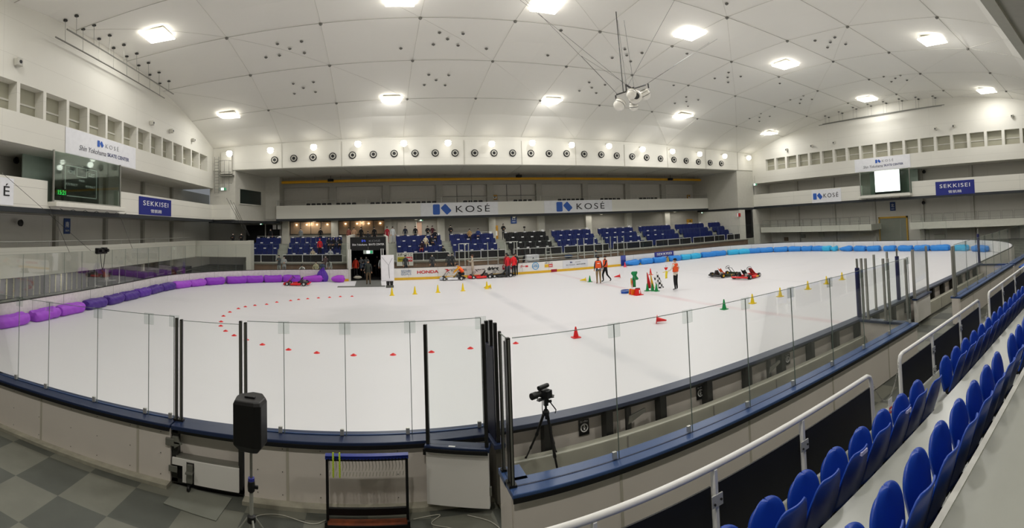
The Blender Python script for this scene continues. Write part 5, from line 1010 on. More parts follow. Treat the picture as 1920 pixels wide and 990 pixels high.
# ================================================================ NEAR LEFT OBJECTS
ps = thing('loudspeaker', 'black loudspeaker on a tripod stand in front of the rink boards', 'loudspeaker', (-1.60, 6.0, 1.52), R(-8))
b = MB(); prof = [(-.205, -.02), (-.20, .08), (-.05, .22), (.10, .2), (.205, .05), (.205, -.17), (.12, -.2), (-.16, -.2)]
lo_, hi_ = [(x*.8, y*.8) for x, y in prof], prof
vs = [(x*.62, y*.62, 0) for x, y in prof]+[(x, y, .1) for x, y in prof]+[(x, y, .6) for x, y in prof]+[(x*.9, y*.9, .645) for x, y in prof]; n = len(prof)
b.add(vs, [tuple(range(n))[::-1], tuple(range(3*n, 4*n))]+[(r*n+k, r*n+(k+1) % n, (r+1)*n+(k+1) % n, (r+1)*n+k) for r in range(3) for k in range(n)]); b.build('cabinet', BLACK, ps, bevel=.012)
MB().box(-.12, .13, .2, .225, .12, .55).build('grille', M('grille', '1b1b1c', .7), ps)
MB().box(-.07, .07, -.05, .0, .645, .665).build('handle', BLACK, ps, bevel=.008)
st_ = thing('speaker_stand', 'tripod stand with grey pole carrying the black loudspeaker', 'tripod stand', (-1.60, 6.0, 0))
MB().tube([(0, 0, .55), (0, 0, 1.55)], .018, 10).build('upper_pole', STEEL, st_); MB().tube([(0, 0, .2), (0, 0, 1.02)], .026, 10).build('lower_pole', M('pole grey', 'a2a39c', .4, .4), st_)
MB().lathe([(.026, .98), (.045, 1.0), (.05, 1.06), (.045, 1.12), (.02, 1.14)], 12).build('clamp_collar', BLACK, st_); MB().lathe([(.03, 1.12), (.043, 1.125), (.043, 1.16), (.02, 1.165)], 12).build('blue_ring', M('collar blue', '2a2f80', .4), st_); MB().box(.03, .09, -.015, .015, 1.03, 1.07).build('clamp_knob', BLACK, st_, bevel=.005)
MB().lathe([(.026, .60), (.055, .62), (.055, .69), (.026, .71)], 12).build('leg_collar', BLACK, st_)
for k in range(3): a = R(-60+120*k); MB().tube([(.05*cos(a), .05*sin(a), .66), (.52*cos(a), .52*sin(a), .02)], .014, 8).build('leg', MATS['pole grey'], st_); MB().tube([(.025*cos(a), .025*sin(a), .28), (.27*cos(a), .27*sin(a), .36)], .008, 6).build('brace', STEEL, st_)
def cable(pts, lab):
    o = thing('power_cable', lab, 'cable'); P_ = [Vector(p) for p in pts]; out = []
    for i in range(len(P_)-1):
        p0, p1, p2, p3 = P_[max(0, i-1)], P_[i], P_[i+1], P_[min(len(P_)-1, i+2)]
        for k in range(6): t = k/6; out.append(.5*((2*p1)+(p2-p0)*t+(2*p0-5*p1+4*p2-p3)*t*t+(3*p1-p0-3*p2+p3)*t**3))
    out.append(P_[-1]); MB().tube(out, .006, 6).build('cable', M('pale cable', 'b9b7ac', .5), o, smooth=True)
g = .01
cable([(-1.6, 6.05, .3), (-1.75, 6.6, g), (-1.85, 7.1, g), (-1.5, 7.25, g), (-1.0, 7.1, g), (-.8, 7.2, g)], 'pale cable looping on the floor from the speaker stand'); cable([(.5, 7.2, g), (.9, 7.25, g), (.75, 7.05, g), (1.05, 6.85, g), (.85, 6.5, g)], 'pale cable curling under the opened bench door'); cable([(1.3, 7.15, g), (1.6, 6.9, g), (1.75, 6.5, g)], 'short pale cable beside the threshold ramp')
# metal floor plate by the gate
mp = thing('floor_plate', 'grey rubber plate lying on the checked floor below the gate', 'floor mat'); q = [onz(338, 912), onz(435, 935), onz(405, 978), onz(306, 945)]; MB().add([(p.x, p.y, .002) for p in q]+[(p.x, p.y, .014) for p in q], [(0, 1, 2, 3), (4, 5, 6, 7), (0, 1, 5, 4), (1, 2, 6, 5), (2, 3, 7, 6), (3, 0, 4, 7)]).build('plate', M('plate grey', '73756c', .6, noise=.08), mp)
# blade rack
rk = thing('blade_rack', 'black steel rack with slotted blue rail against the near boards', 'rack', (-.17, 7.08, 0))
f = MB()
for x in (-.585, .585): f.box(x-.02, x+.02, .05, .10, .0, .96); f.box(x-.02, x+.02, -.18, .12, 0, .04); f.box(x-.02, x+.02, -.18, -.14, 0, .16)
f.box(-.60, .60, .06, .10, .12, .22); f.build('frame', BLACK, rk, bevel=.004)
r = MB(); r.box(-.61, .61, .03, .12, .955, .98); r.box(-.61, .61, .03, .035, .93, .965); r.build('blue_rail', M('rack blue', '1b2f8c', .35), rk)
r = MB(); 
for k in range(24): x = -.56+k*.049; r.box(x-.012, x+.012, .015, .035, .915, .945)
r.box(-.6, .6, .05, .11, .90, .925); r.build('slot_teeth', BLACK, rk)
MB().box(-.58, .58, -.17, .10, .02, .05).build('tray', M('rusty tray', '6b3318', .5, noise=.45, scale=9, spec=.5), rk); MB().box(-.60, .60, -.19, -.17, 0, .12).build('tray_front', BLACK, rk)
wires = MB()
for k in range(24):
    x = -.56+k*.049
    wires.tube([(x, .09, .90), (x+.014, .10, .80), (x, .105, .74)], .0045, 4); wires.tube([(x+.02, .10, .72), (x+.008, .10, .66)], .006, 4)
wires.build('wire_hook', M('pale wire', 'b5b2a6', .5), rk)
for k, x in enumerate((-.555+.005, -.455)):
    o = thing('skate_guard', ['yellow green spiral strap hooked on the rack rail, left one', 'yellow green spiral strap hooked on the rack rail, right one'][k], 'skate guard', (-.17+x+.06, 7.08+.02, .70)); MB().tube([(.012*cos(t*1.9), .012*sin(t*1.9), t*.0031) for t in range(110)], .0055, 5).build('coil', M('fluorescent yellow', 'c9e23a', .4, emit=0), o)
    MB().tube([(0, 0, -.02), (.004, 0, .12)], .012, 6).build('strap', M('yellow strap', 'b6cc34', .4), o)
# camera on tripod inside the bench
tp = thing('camera_tripod', 'black tripod with spread legs standing in the players bench', 'tripod', (2.45, 6.75, 0)); top = 1.48; K_ = M('tripod black', '101010', .4)
for k, (dx, dy, dz) in enumerate(((-.10, .75, .52), (.27, .05, .02), (.42, .74, .52))):
    a = Vector((0, 0, top)); b_ = Vector((dx, dy, dz)); m1 = a.lerp(b_, .45); m2 = a.lerp(b_, .75); l = MB(); l.tube([a+Vector((dx*.08, dy*.08, 0)), m1], .022, 8); l.tube([m1, m2], .017, 8); l.tube([m2, b_], .012, 8); l.tube([m1-(a-m1)*.02, m1+(a-m1)*.06], .027, 8); l.tube([m2-(a-m2)*.02, m2+(a-m2)*.03], .021, 8); L_ = l.build('leg', K_, tp); MB().lathe([(0, 0), (.02, .0), (.018, .04), (0, .05)], 8, b_-Vector((0, 0, .02))).build('foot', K_, L_)
h = MB(); h.tube([(0, 0, top-.08), (0, 0, top+.16)], .018, 8); h.lathe([(0, top-.02), (.045, top-.02), (.05, top+.03), (.03, top+.06)], 12); h.build('centre_column', K_, tp); h = MB(); h.box(-.03, .03, -.03, .03, top+.12, top+.22); h.box(-.13, .13, -.02, .02, top+.22, top+.235); h.tube([(.04, 0, top+.2), (.14, -.05, top+.05), (.13, -.04, top-.0)], .009, 6); h.lathe([(0, -.04), (.02, -.04), (.02, .04), (0, .04)], 8, (.05, 0, top+.17), axis='x'); h.build('pan_head', K_, tp)
cm = thing('video_camera', 'black video camera with lens and top microphone on the tripod', 'camera', (2.45, 6.75, top+.235), R(25)); MB().box(-.055, .06, -.09, .09, .0, .12).build('body', BLACK, cm, bevel=.012)
MB().lathe([(0, -.26), (.034, -.26), (.05, -.255), (.05, -.16), (.042, -.15), (.042, -.09), (0, -.09)], 14, (-.03, 0, .09), axis='x').build('lens', BLACK, cm, smooth=True); MB().lathe([(0, -.14), (.032, -.14), (.034, .04), (.028, .06), (0, .06)], 12, (.0, 0, .17), axis='x').build('viewfinder', BLACK, cm, smooth=True)
MB().box(-.16, .16, -.03, .03, -.012, .0).build('slide_plate', K_, cm); MB().tube([(-.10, -.03, -.01), (-.11, -.035, -.12), (-.10, -.03, -.2)], .006, 5).build('strap', K_, cm)
# ================================================================ AIR CUSHIONS ALONG THE BOARDS
def cushion(name, col, L_, seed, label, p, ang, h=.52, d=.62, style=0):
    rnd = random.Random(seed); ph = [rnd.uniform(0, 6.28) for _ in range(6)]
    def fn(u, v):
        t = v*2-1; e = max(0.0, 1-abs(t)**(9 if style != 2 else 3)); k = e**.34; k = max(k, .10 if abs(t) < 1 else .06)
        a = u*2*pi; c, s = cos(a), sin(a); rx = d/2*(.35+.65*k); rz = h/2*k
        yy = rx*math.copysign(abs(c)**.75, c); zz = rz*math.copysign(abs(s)**.8, s)
        if style != 1: groove = .55*h*math.exp(-((c-.05)/.22)**2)*(1 if s > 0 else 0)*min(1, max(0, (1-abs(t)**3)))*(1 if style == 0 else .8); zz -= groove
        zz *= 1+.22*c*(1 if style != 1 else .5)*(1 if s > 0 else 0); zz += .008*sin(4*t*L_+ph[0]+3*c)+.005*sin(9*t*L_+ph[1]+5*s)+.02*sin(3*t+ph[2])*k; yy += .007*sin(6*t*L_+ph[3]+4*s)
        if style == 2: zz *= .8+.35*(t+.3); 
        flop = .16*abs(t)**5*h
        return (t*L_/2, yy, max(0.0, zz+h*.42+flop*.4)*1.0)
    o = thing('air_cushion', label, 'air cushion', p, ang)
    m = MB().grid(fn, 28, 30, closeu=True); n = 28; m.f.append(tuple(range(n))); m.f.append(tuple(30*n+k for k in range(n))); m.mi += [0, 0]
    m.build('inflated_body', M('nylon '+col, col, .42, noise=.05, scale=4, bump=.3, spec=.35), o, smooth=True)
    t = MB(); t.box(L_/2-.03, L_/2+.04, -.16, .16, h*.30, h*.5); t.tube([(L_/2+.04, .1, h*.4), (L_/2+.12, 0, h*.42), (L_/2+.04, -.1, h*.4)], .012, 5); t.build('rolled_end', M('nylon '+col, col), o, bevel=.01)
    return o
PU, DP = 'a04acb', '4a2c86'
def along(p, q, w0=None):
    a, b = onz(*p), onz(*q); c = (a+b)/2; return c, math.atan2(b.y-a.y, b.x-a.x), (b-a).length
LB = [((-60, 653), (30, 633), PU, 0), ((27, 626), (84, 612), PU, 0), ((84, 608), (125, 596), PU, 0), ((125, 596), (168, 585), PU, 1), ((168, 583), (202, 574), DP, 1), ((202, 573), (233, 566), DP, 0), ((233, 566), (264, 559), DP, 0), ((264, 559), (285, 553), '5a2f9c', 0), ((285, 553), (308, 547), DP, 0), ((308, 547), (326, 542), DP, 1), ((326, 542), (353, 537.5), PU, 1), ((353, 537.5), (384, 535), PU, 0), ((387, 535.5), (423, 533), '8c35bd', 1), ((425, 532.5), (461, 530), '8c35bd', 1), ((462, 531), (492, 529), '8c35bd', 1), ((494, 529), (529, 528), '8c35bd', 0), ((530, 528), (564, 528), '8c35bd', 0), ((566, 528.5), (602, 529.5), 'a03fc4', 2), ((620, 530), (645, 530), 'a03fc4', 2)]
nm = ['first', 'second', 'third', 'fourth', 'fifth', 'sixth', 'seventh', 'eighth', 'ninth', 'tenth', 'eleventh', 'twelfth', 'thirteenth', 'fourteenth', 'fifteenth', 'sixteenth', 'seventeenth', 'eighteenth', 'last', 'twentieth', 'twenty-first', 'twenty-second', 'twenty-third', 'twenty-fourth', 'twenty-fifth']
for i, (p, q, col, stl) in enumerate(LB):
    c, an, L_ = along(p, q); n_ = Vector((-sin(an), cos(an), 0)); nmz = {PU: 'bright purple', DP: 'dark violet', '5a2f9c': 'violet', '8c35bd': 'purple', 'a03fc4': 'slumped magenta purple'}[col]
    tgt = c+n_*.33; cyk = cyt if c.y > cyt else (RY0+RB_ if c.y < RY0+RB_ else None); rk_ = RR if c.y > cyt else RB_
    if cyk is None: tgt.x = RX0+.36; an = R(90)-0.0
    elif c.x < RX0+rk_: vv = Vector((c.x-(RX0+rk_), c.y-cyk, 0)).normalized(); tgt = Vector((RX0+rk_, cyk, 0))+vv*(rk_-.38); an = math.atan2(vv.y, vv.x)-pi/2
    else: tgt.y = min(tgt.y, RY1-.37); an = 0
    cushion('air_cushion', col, L_*1.0, i, '%s inflated cushion, %s from the left picture edge' % (nmz, nm[i]), tgt, an, .56 if i < 12 else .62, .66, stl)
# upright collapsed violet cushion
p_ = onz(607, 529); o = thing('air_cushion', 'dark violet cushion propped upright among the purple ones, near the kart', 'air cushion', p_+Vector((0, .35, 0)), R(10))
def fn(u, v): a = u*2*pi; r = .52*math.sin(pi*min(1, v*.9+.1))**.7*(1-.35*v)+.02; return (r*cos(a)*1.0-.25*v*(1-v)*2+.35*(v-.4)*-1*(1 if v > .4 else 0)*.5, .25*r*sin(a)+.03*sin(9*a), v*1.12)
m = MB().grid(fn, 20, 18, closeu=True); m.f += [tuple(range(20))]; m.mi += [0]; m.build('inflated_body', M('nylon 5a35a5', '5a35a5', .42, bump=.3), o, smooth=True)
MB().box(-.12, .02, -.05, .05, 1.08, 1.16).build('rolled_end', MATS['nylon 5a35a5'], o, bevel=.01)
BL, CY_ = '2f86d8', '35b0e0'
RB = [((1171, 499), (1199, 496.5), BL, 2), ((1202, 496.5), (1226, 494), BL, 1), ((1227, 494), (1251, 491.5), BL, 1), ((1254, 490.5), (1277, 488), BL, 0), ((1278, 488), (1294, 486), CY_, 1), ((1296, 486), (1312, 483.5), CY_, 1), ((1313, 483.5), (1335, 481.5), BL, 1), ((1335, 481.5), (1342, 481), BL, 1), ((1342, 481), (1365, 479), BL, 1), ((1365, 478.5), (1384, 476.5), CY_, 1), ((1384, 476.5), (1403, 474.5), CY_, 1), ((1403, 475), (1424, 473), BL, 1), ((1425, 474), (1450, 472), BL, 1), ((1451, 473), (1478, 471), BL, 1), ((1479, 471.5), (1505, 470), BL, 1), ((1505, 470.5), (1528, 469.5), BL, 0), ((1529, 470), (1553, 468.5), BL, 0), ((1553, 469), (1571, 468.5), CY_, 1), ((1572, 468.5), (1585, 468), CY_, 2), ((1585, 469), (1611, 468.5), BL, 2), ((1612, 469), (1636, 468.5), BL, 0), ((1636, 469), (1660, 469), BL, 1), ((1664, 469.5), (1686, 469.5), BL, 1), ((1688, 470), (1714, 470), BL, 0), ((1715, 470.5), (1741, 471), BL, 1), ((1742, 471), (1773, 472), BL, 1), ((1774, 472.5), (1802, 473), CY_, 0), ((1803, 473.5), (1835, 475), BL, 0)]
nm += ['twenty-sixth', 'twenty-seventh', 'farthest']
for i, (p, q, col, stl) in enumerate(RB):
    c, an, L_ = along(p, q); n_ = Vector((-sin(an), cos(an), 0)); L_ = min(max(L_, .7), 4.0); w_ = 'big slumped' if i == 0 else 'inflated'
    tgt = c+n_*.32
    tgt.y = min(tgt.y, RY1-.37)
    if c.x <= cxr: an = 0; L_ = abs(onz(*q).x-onz(*p).x)*.96
    else:   # on the end curve: keep the cushion just inside the boards
        cx, cy = cxr, min(max(c.y, cyb), cyt); vv = Vector((c.x-cx, c.y-cy, 0)); 
        if vv.length > 1: tgt = Vector((cx, cy, 0))+vv.normalized()*(RR-.38); an = math.atan2(vv.y, vv.x)-pi/2; L_ = min(L_*.97, 2.5)
    cushion('air_cushion', col, L_, 50+i, '%s %s cushion, %s from the blue pad on the far boards' % ({BL: 'blue', CY_: 'turquoise'}[col], w_, nm[i]), tgt, an, .60, .66, stl)
# ================================================================ CONES, MARKERS AND FLAGS
def cone_mesh(mat, h=.42):
    return MB().lathe([(0, h), (.022, h), (.032, h-.03), (.10, .045), (.105, .03)], 18), MB().prism(rrect(-.16, .16, -.16, .16, .05, 4), 0, .03, 'xy')
def cone(p, mat, label, h=.42, rz=0, fallen=None, grp=None):
    o = thing('traffic_cone', label, 'cone', p, rz, grp); a, b = cone_mesh(mat, h); a.build('cone_body', mat, o, smooth=True); b.build('cone_base', mat, o, bevel=.006)
    MB().lathe([(.0285, h-.02), (.024, h+.004), (.012, h+.004)], 14).build('top_rim', mat, o)
    if fallen is not None: o.rotation_euler = (R(98), 0, fallen); o.location = Vector(p)+Vector((0, 0, .16))
    return o
ys_ = [((735, 554), 'first'), ((778, 551.5), 'second'), ((821, 548.5), 'third'), ((868, 545.5), 'fourth'), ((913, 541.5), 'fifth')]
for (p, n_) in ys_: cone(onz(*p), YCONE, 'yellow cone, %s in the row on the left half of the ice' % n_, .50)
cone(onz(921, 541), YCONE, 'yellow cone lying on its side by the fifth yellow cone', .5, fallen=R(-106))
for (p, n_) in (((1411, 569), 'nearest'), ((1463, 556), 'second nearest'), ((1515, 542.5), 'third nearest'), ((1550, 532.5), 'fourth nearest'), ((1579, 524.5), 'farthest')): cone(onz(*p), YCONE, 'yellow cone, %s in the row running to the right' % n_, .46)
cone(onz(1358, 580), GRN, 'green cone at the near end of the right yellow row', .46); cone(onz(1080, 633), RED, 'red cone standing alone in the middle foreground ice', .40)
cone(onz(1231, 606), RED, 'red cone lying on its side, right foreground ice', .42, fallen=R(53)); cone(onz(1163, 521), RED, 'red cone lying on its side behind the two marshals', .46, fallen=R(-117)); cone(onz(1220, 515.5), RED, 'small red cone standing behind the flags', .50); cone(onz(1172, 500.5), M('pink red', 'e0405a', .4), 'pinkish red cone at the left end of the blue cushions', .45)
cone(onz(1106, 528.5), GRN, 'green cone left of the two marshals', .45); cone(onz(1099, 528), YCONE, 'yellow cone lying beside the green cone near the marshals', .45, fallen=R(-119))
for k, p in enumerate(((1201, 496), (1252, 490.5), (1296, 485.5), (1385, 476), (1572, 468.6))): cone(onz(*p)+Vector((0, -.05, 0)), M('cone mustard', 'c9a53a', .5), ['mustard cone wedged between the first two blue cushions', 'mustard cone wedged right of the indigo banner', 'mustard cone wedged between turquoise cushions', 'mustard cone wedged farther along the blue cushions', 'mustard cone wedged in the right end cushions'][k], .55)
dm = None
DISC = [(660, 556), (638, 556.5), (618, 558), (597, 559), (577, 560.5), (560, 562), (545, 564), (519, 567), (500, 571), (478, 573), (460, 575.5), (447, 579), (431, 585.5), (419, 593), (414.5, 603.5), (414, 611.5), (423, 621), (439, 629.5), (462, 637.5), (492, 646.5), (541, 656), (594, 662), (663, 666.5), (737, 665.5), (809, 660.5), (882, 653.5), (967, 644)]
for i, p in enumerate(DISC):
    if dm is None: dm = thing('marker_disc', '', 'marker', onz(*p)); MB().lathe([(0, .055), (.03, .055), (.035, .05), (.10, .015), (.115, .0)], 18).build('dish', RED, dm, smooth=True); MB().lathe([(.028, .056), (.036, .058), (.036, .05)], 12).build('rim', RED, dm); o = dm
    else: o = dup(dm, onz(*p))
    o['label'] = 'small red marker disc on the ice, %s in the arc' % ('one of those' if i < 26 else 'apart from those'); o['group'] = 'red marker discs in the arc'
    pass
for i, o in enumerate([q for q in SC.objects if q.name.startswith('marker_disc')]):
    if i == 26: o['label'] = 'small red marker disc just above the bench glass by the gap'; del o['group']
    if i < 13: o['label'] = 'small red marker disc in the far half of the arc, %s from the tunnel end' % ORD[i]; o['group'] = 'marker discs, far half of arc'
    elif i < 26: o['label'] = 'small red marker disc in the near half of the arc, %s along it' % ORD[i-13]; o['group'] = 'marker discs, near half of arc'
def flag(base, h, mats, label, coneh=.55, n=1, lean=0):
    o = thing('marshal_flag', label, 'flag', base); MB().tube([(0, 0, .02), (lean*.2, 0, h)], .012, 8).build('stick', LGREY, o)
    def fl(mat, x0, wv, ph):
        def fn(u, v): return (x0*v*1.0+lean*.2*(1-v)+wv*u*(.15+.85*v)*1.0*(1 if x0 >= 0 else -1), .04*sin(6*u+ph)*(.3+v), h-.02-v*h*.86)
        MB().grid(fn, 6, 12).build('cloth', mat, o, smooth=True, solid=.006)
    return o, fl
def chk():
    m = bpy.data.materials.new('checkered cloth'); m.use_nodes = True; nt = m.node_tree; b = nt.nodes['Principled BSDF']; c = nt.nodes.new('ShaderNodeTexChecker'); c.inputs['Scale'].default_value = 7; c.inputs['Color1'].default_value = (.9, .9, .9, 1); c.inputs['Color2'].default_value = (.01, .01, .012, 1)
    tc = nt.nodes.new('ShaderNodeTexCoord'); mp = nt.nodes.new('ShaderNodeMapping'); mp.inputs['Location'].default_value = (.03, .07, .05); mp.inputs['Scale'].default_value = (1, .01, 1); nt.links.new(tc.outputs['Object'], mp.inputs[0]); nt.links.new(mp.outputs[0], c.inputs[0]); nt.links.new(c.outputs[0], b.inputs['Base Color']); return m
CHK = chk(); FRD = M('red cloth', 'd1212b', .7); FYL = M('yellow cloth', 'e3b11f', .7); FGR = M('green cloth', '15864a', .7)
b1, b2, b3, b4 = onz(1214, 545.5), onz(1222, 545.5), onz(1231, 546), onz(1194, 551)
cone(b1, GRN, 'green cone holding the red flag', .45); o, f = flag(b1, 1.12, None, 'furled red flag standing in a green cone'); f(FRD, .0, .32, 0)
cone(b2+Vector((.06, 0, 0)), GRN, 'green cone holding the yellow flag', .45); o, f = flag(b2-Vector((.05, 0, 0)), 1.1, None, 'furled yellow flag standing in a green cone'); f(FYL, .08, .20, 1)
cone(b3, GRN, 'green cone holding the checkered flag', .45); o, f = flag(b3+Vector((.06, 0, 0)), 1.15, None, 'black and white checkered flag standing in a green cone'); f(CHK, .10, .42, 2)
MB().grid(lambda u, v: (-.06-.14*u*(1-v), .03, .95-.5*v-.1*u), 4, 6).build('cloth_fold', CHK, o, solid=.006)
bx = thing('cut_cone', 'large red cut-off cone marked with a white 1', 'cone', onz(1196, 553)); MB().lathe([(.12, .38), (.14, .38), (.21, .03), (.19, .03), (.12, .38)], 4*5).build('cone_body', RED, bx); MB().prism(rrect(-.26, .26, -.26, .26, .05, 4), 0, .035, 'xy').build('cone_base', RED, bx); text('number', '1', INKW, bx, (0, -.20, .2), 'S', .07, .2, .04); MB().lathe([(0, .36), (.14, .36), (.14, .39), (0, .39)], 16).build('dark_top', BLACK, bx)
o, f = flag(b4+Vector((-.03, .1, .35)), .95, None, 'crumpled green flag standing above the red cut-off cone'); MB().grid(lambda u, v: ((u-.5)*.34*(1+.3*sin(9*v)), .05*sin(7*u+5*v), .95-v*.5), 8, 10).build('cloth', FGR, o, smooth=True, solid=.01); MB().grid(lambda u, v: ((u-.5)*.18-.05, .04*sin(6*u), .48-v*.44), 5, 8).build('cloth_tail', FGR, o, smooth=True, solid=.01)
bb = thing('storage_tub', 'round blue tub lying beside the red cut-off cone', 'tub', onz(1173, 549.5)); MB().lathe([(0, .0), (.27, .0), (.29, .16), (.27, .17), (.25, .03), (0, .03)], 20).build('tub', M('tub blue', '1e4fae', .4), bb, smooth=True); MB().lathe([(.285, .15), (.30, .165), (.285, .18)], 20).build('rim', M('tub rim', 'b9c6d8', .4), bb)
for k, (p, mt_, lab) in enumerate((((1181, 551.5), YCONE, 'small toppled yellow cone in the heap by the tub'), ((1184, 552.5), RED, 'small toppled red cone in the heap by the tub'), ((1188, 553), M('orange plastic', 'e8761f', .4), 'small toppled orange cone in the heap by the tub'))): cone(onz(*p), mt_, lab, .34, fallen=R(40+70*k))
for k, (p, mt_, lab) in enumerate((((1184.5, 550), FYL, 'rolled yellow flag standing in the heap by the tub'), ((1187, 550), FRD, 'rolled red flag standing in the heap by the tub'))): o, f = flag(onz(*p)+Vector((0, 0, .05)), .85, None, lab); MB().lathe([(0, .85), (.03, .84), (.04, .6), (.015, .3), (0, .3)], 10).build('cloth', mt_, o)
# ================================================================ KARTS
TY = M('tyre', '121213', .7); RIM = M('rim', 'c8c8c8', .35, .5)
KS = 1.07
def kart(p, rz, body, label, fairing=True, nose=None, seatc=None, rimc=None, num=None, wheelup=0):
    p = Vector(p); p.y = min(p.y, RY1-.88); o = thing('racing_kart', label, 'kart', p, rz); o.scale = (KS,)*3; nose = nose or body; K = BLACK
    f = MB()
    for y in (-.28, .28): f.tube([(-.85, y, .09), (.55, y, .09), (.82, y*.7, .10)], .018, 6)
    for x in (-.7, -.2, .35, .8): f.tube([(x, -.28 if x < .7 else -.2, .09), (x, .28 if x < .7 else .2, .09)], .016, 6)
    f.tube([(-.62, -.58, .13), (-.62, .58, .13)], .02, 8); f.build('frame', M('kart frame', '3a3a3c', .4, .6), o); MB().box(-.1, .85, -.27, .27, .045, .06).build('floor_tray', ALU, o)
    for nm_, x, y, r_, w_ in (('front', .62, .52, .135, .13), ('front', .62, -.52, .135, .13), ('rear', -.62, .58, .15, .21), ('rear', -.62, -.58, .15, .21)):
        wl = MB().lathe([(r_*.55, -w_/2), (r_*.92, -w_/2), (r_, -w_*.36), (r_, w_*.36), (r_*.92, w_/2), (r_*.55, w_/2)], 20, (x, y, r_), axis='y').build('wheel', TY, o, smooth=True)
        MB().lathe([(0, -w_*.3), (r_*.3, -w_*.32), (r_*.58, -w_*.45), (r_*.58, w_*.45), (r_*.3, w_*.32), (0, w_*.3)], 14, (x, y, r_), axis='y').build('rim', rimc or RIM, wl)
    n_ = MB(); n_.add([(.72, -.50, .05), (.72, .50, .05), (.98, .36, .05), (.98, -.36, .05), (.70, -.46, .22), (.70, .46, .22), (.93, .30, .19), (.93, -.30, .19)], [(0, 1, 2, 3), (4, 5, 6, 7), (0, 1, 5, 4), (1, 2, 6, 5), (2, 3, 7, 6), (3, 0, 4, 7)]); n_.build('nose_bumper', nose, o, bevel=.04)
    for s in (-1, 1):
        q = MB(); q.add([(-.40, s*.36, .05), (.42, s*.36, .05), (.38, s*.66, .06), (-.36, s*.70, .06), (-.40, s*.36, .20), (.42, s*.36, .17), (.36, s*.63, .15), (-.36, s*.67, .22)], [(0, 1, 2, 3), (4, 5, 6, 7), (0, 1, 5, 4), (1, 2, 6, 5), (2, 3, 7, 6), (3, 0, 4, 7)]); q.build('side_pod', body, o, bevel=.03)
    q = MB(); q.tube([(-.85, -.60, .14), (-.92, -.5, .15), (-.92, .5, .15), (-.85, .60, .14)], .055, 8); q.build('rear_bumper', body if fairing else K, o, smooth=True)
    if fairing: q = MB(); q.grid(lambda u, v: (.72-.34*v-.02*cos((u-.5)*3), (u-.5)*(.42-.16*v), .20+.36*v+.03*cos((u-.5)*pi)), 8, 8); q.build('front_fairing', nose, o, smooth=True, solid=.02)
    MB().tube([(.62, 0, .12), (.28, 0, .56)], .014, 6).build('steering_column', K, o); sw_ = MB(); d = Vector((-.66, 0, .75)).normalized(); u = Vector((0, 1, 0)); v = d.cross(u); c = Vector((.26, 0, .58)); sw_.tube([c+u*.16*cos(a*pi/8)+v*.14*sin(a*pi/8) for a in range(16)], .014, 6, closed=True); sw_.tube([c-u*.16, c+u*.16], .012, 6); sw_.build('steering_wheel', K, o)
    MB().grid(lambda a, b: (-.06-.36*b**1.2-.02, (a-.5)*.36*(1-.25*max(0, b-.6)), .10+.42*b**2+.16*abs(a-.5)**2*4*(1-b*.5)), 8, 10).build('seat', seatc or K, o, smooth=True, solid=.015)
    if not fairing: MB().tube([(.80, -.16, .1), (.50, -.14, .52), (.46, .14, .52), (.80, .16, .1)], .016, 6).build('front_hoop', K, o)
    e = MB(); e.box(-.52, -.28, .24, .46, .10, .32); e.box(-.50, -.30, .27, .43, .32, .42); e.tube([(-.40, .3, .2), (-.75, .25, .22), (-.84, .05, .24)], .04, 8); e.build('engine', M('engine grey', '4b4b4d', .4, .6), o, bevel=.012); MB().box(-.58, -.44, -.42, -.22, .14, .34).build('radiator', ALU, o)
    if num: MB().box(.0, .28, -.705 if 1 else 0, -.685, .09, .17).build('number_plate', num, o)
    return o
KW = M('kart white', 'd9d9de', .4); KB = M('kart black', '161617', .4); KG = M('kart dark green', '24351f', .45); KGY = M('kart silver', 'a9b3bf', .35)
kart(onz(557, 534.5), R(178), RED, 'red kart parked by the purple cushions at left', rimc=None)
kart(onz(848, 524.5), R(176), KW, 'white and grey kart before the boards, left of crouching marshal', False, KGY, M('seat ochre', 'a98c4a', .5), num=YEL)
kart(onz(893, 518), R(180), RED, 'red kart half hidden behind the crouching marshal', False)
kart(onz(931, 516), R(178), KB, 'black kart beside the people in red jackets', False, KB, None)
kart(onz(1359, 518), R(-4), KG, 'dark green kart with a raised steering wheel, right of rink', False, KG, M('seat orange', 'e0551f', .5), YEL, num=YEL)
kart(onz(1401, 521), R(12), RED, 'red kart in front of the dark green kart, right of rink', num=YEL)
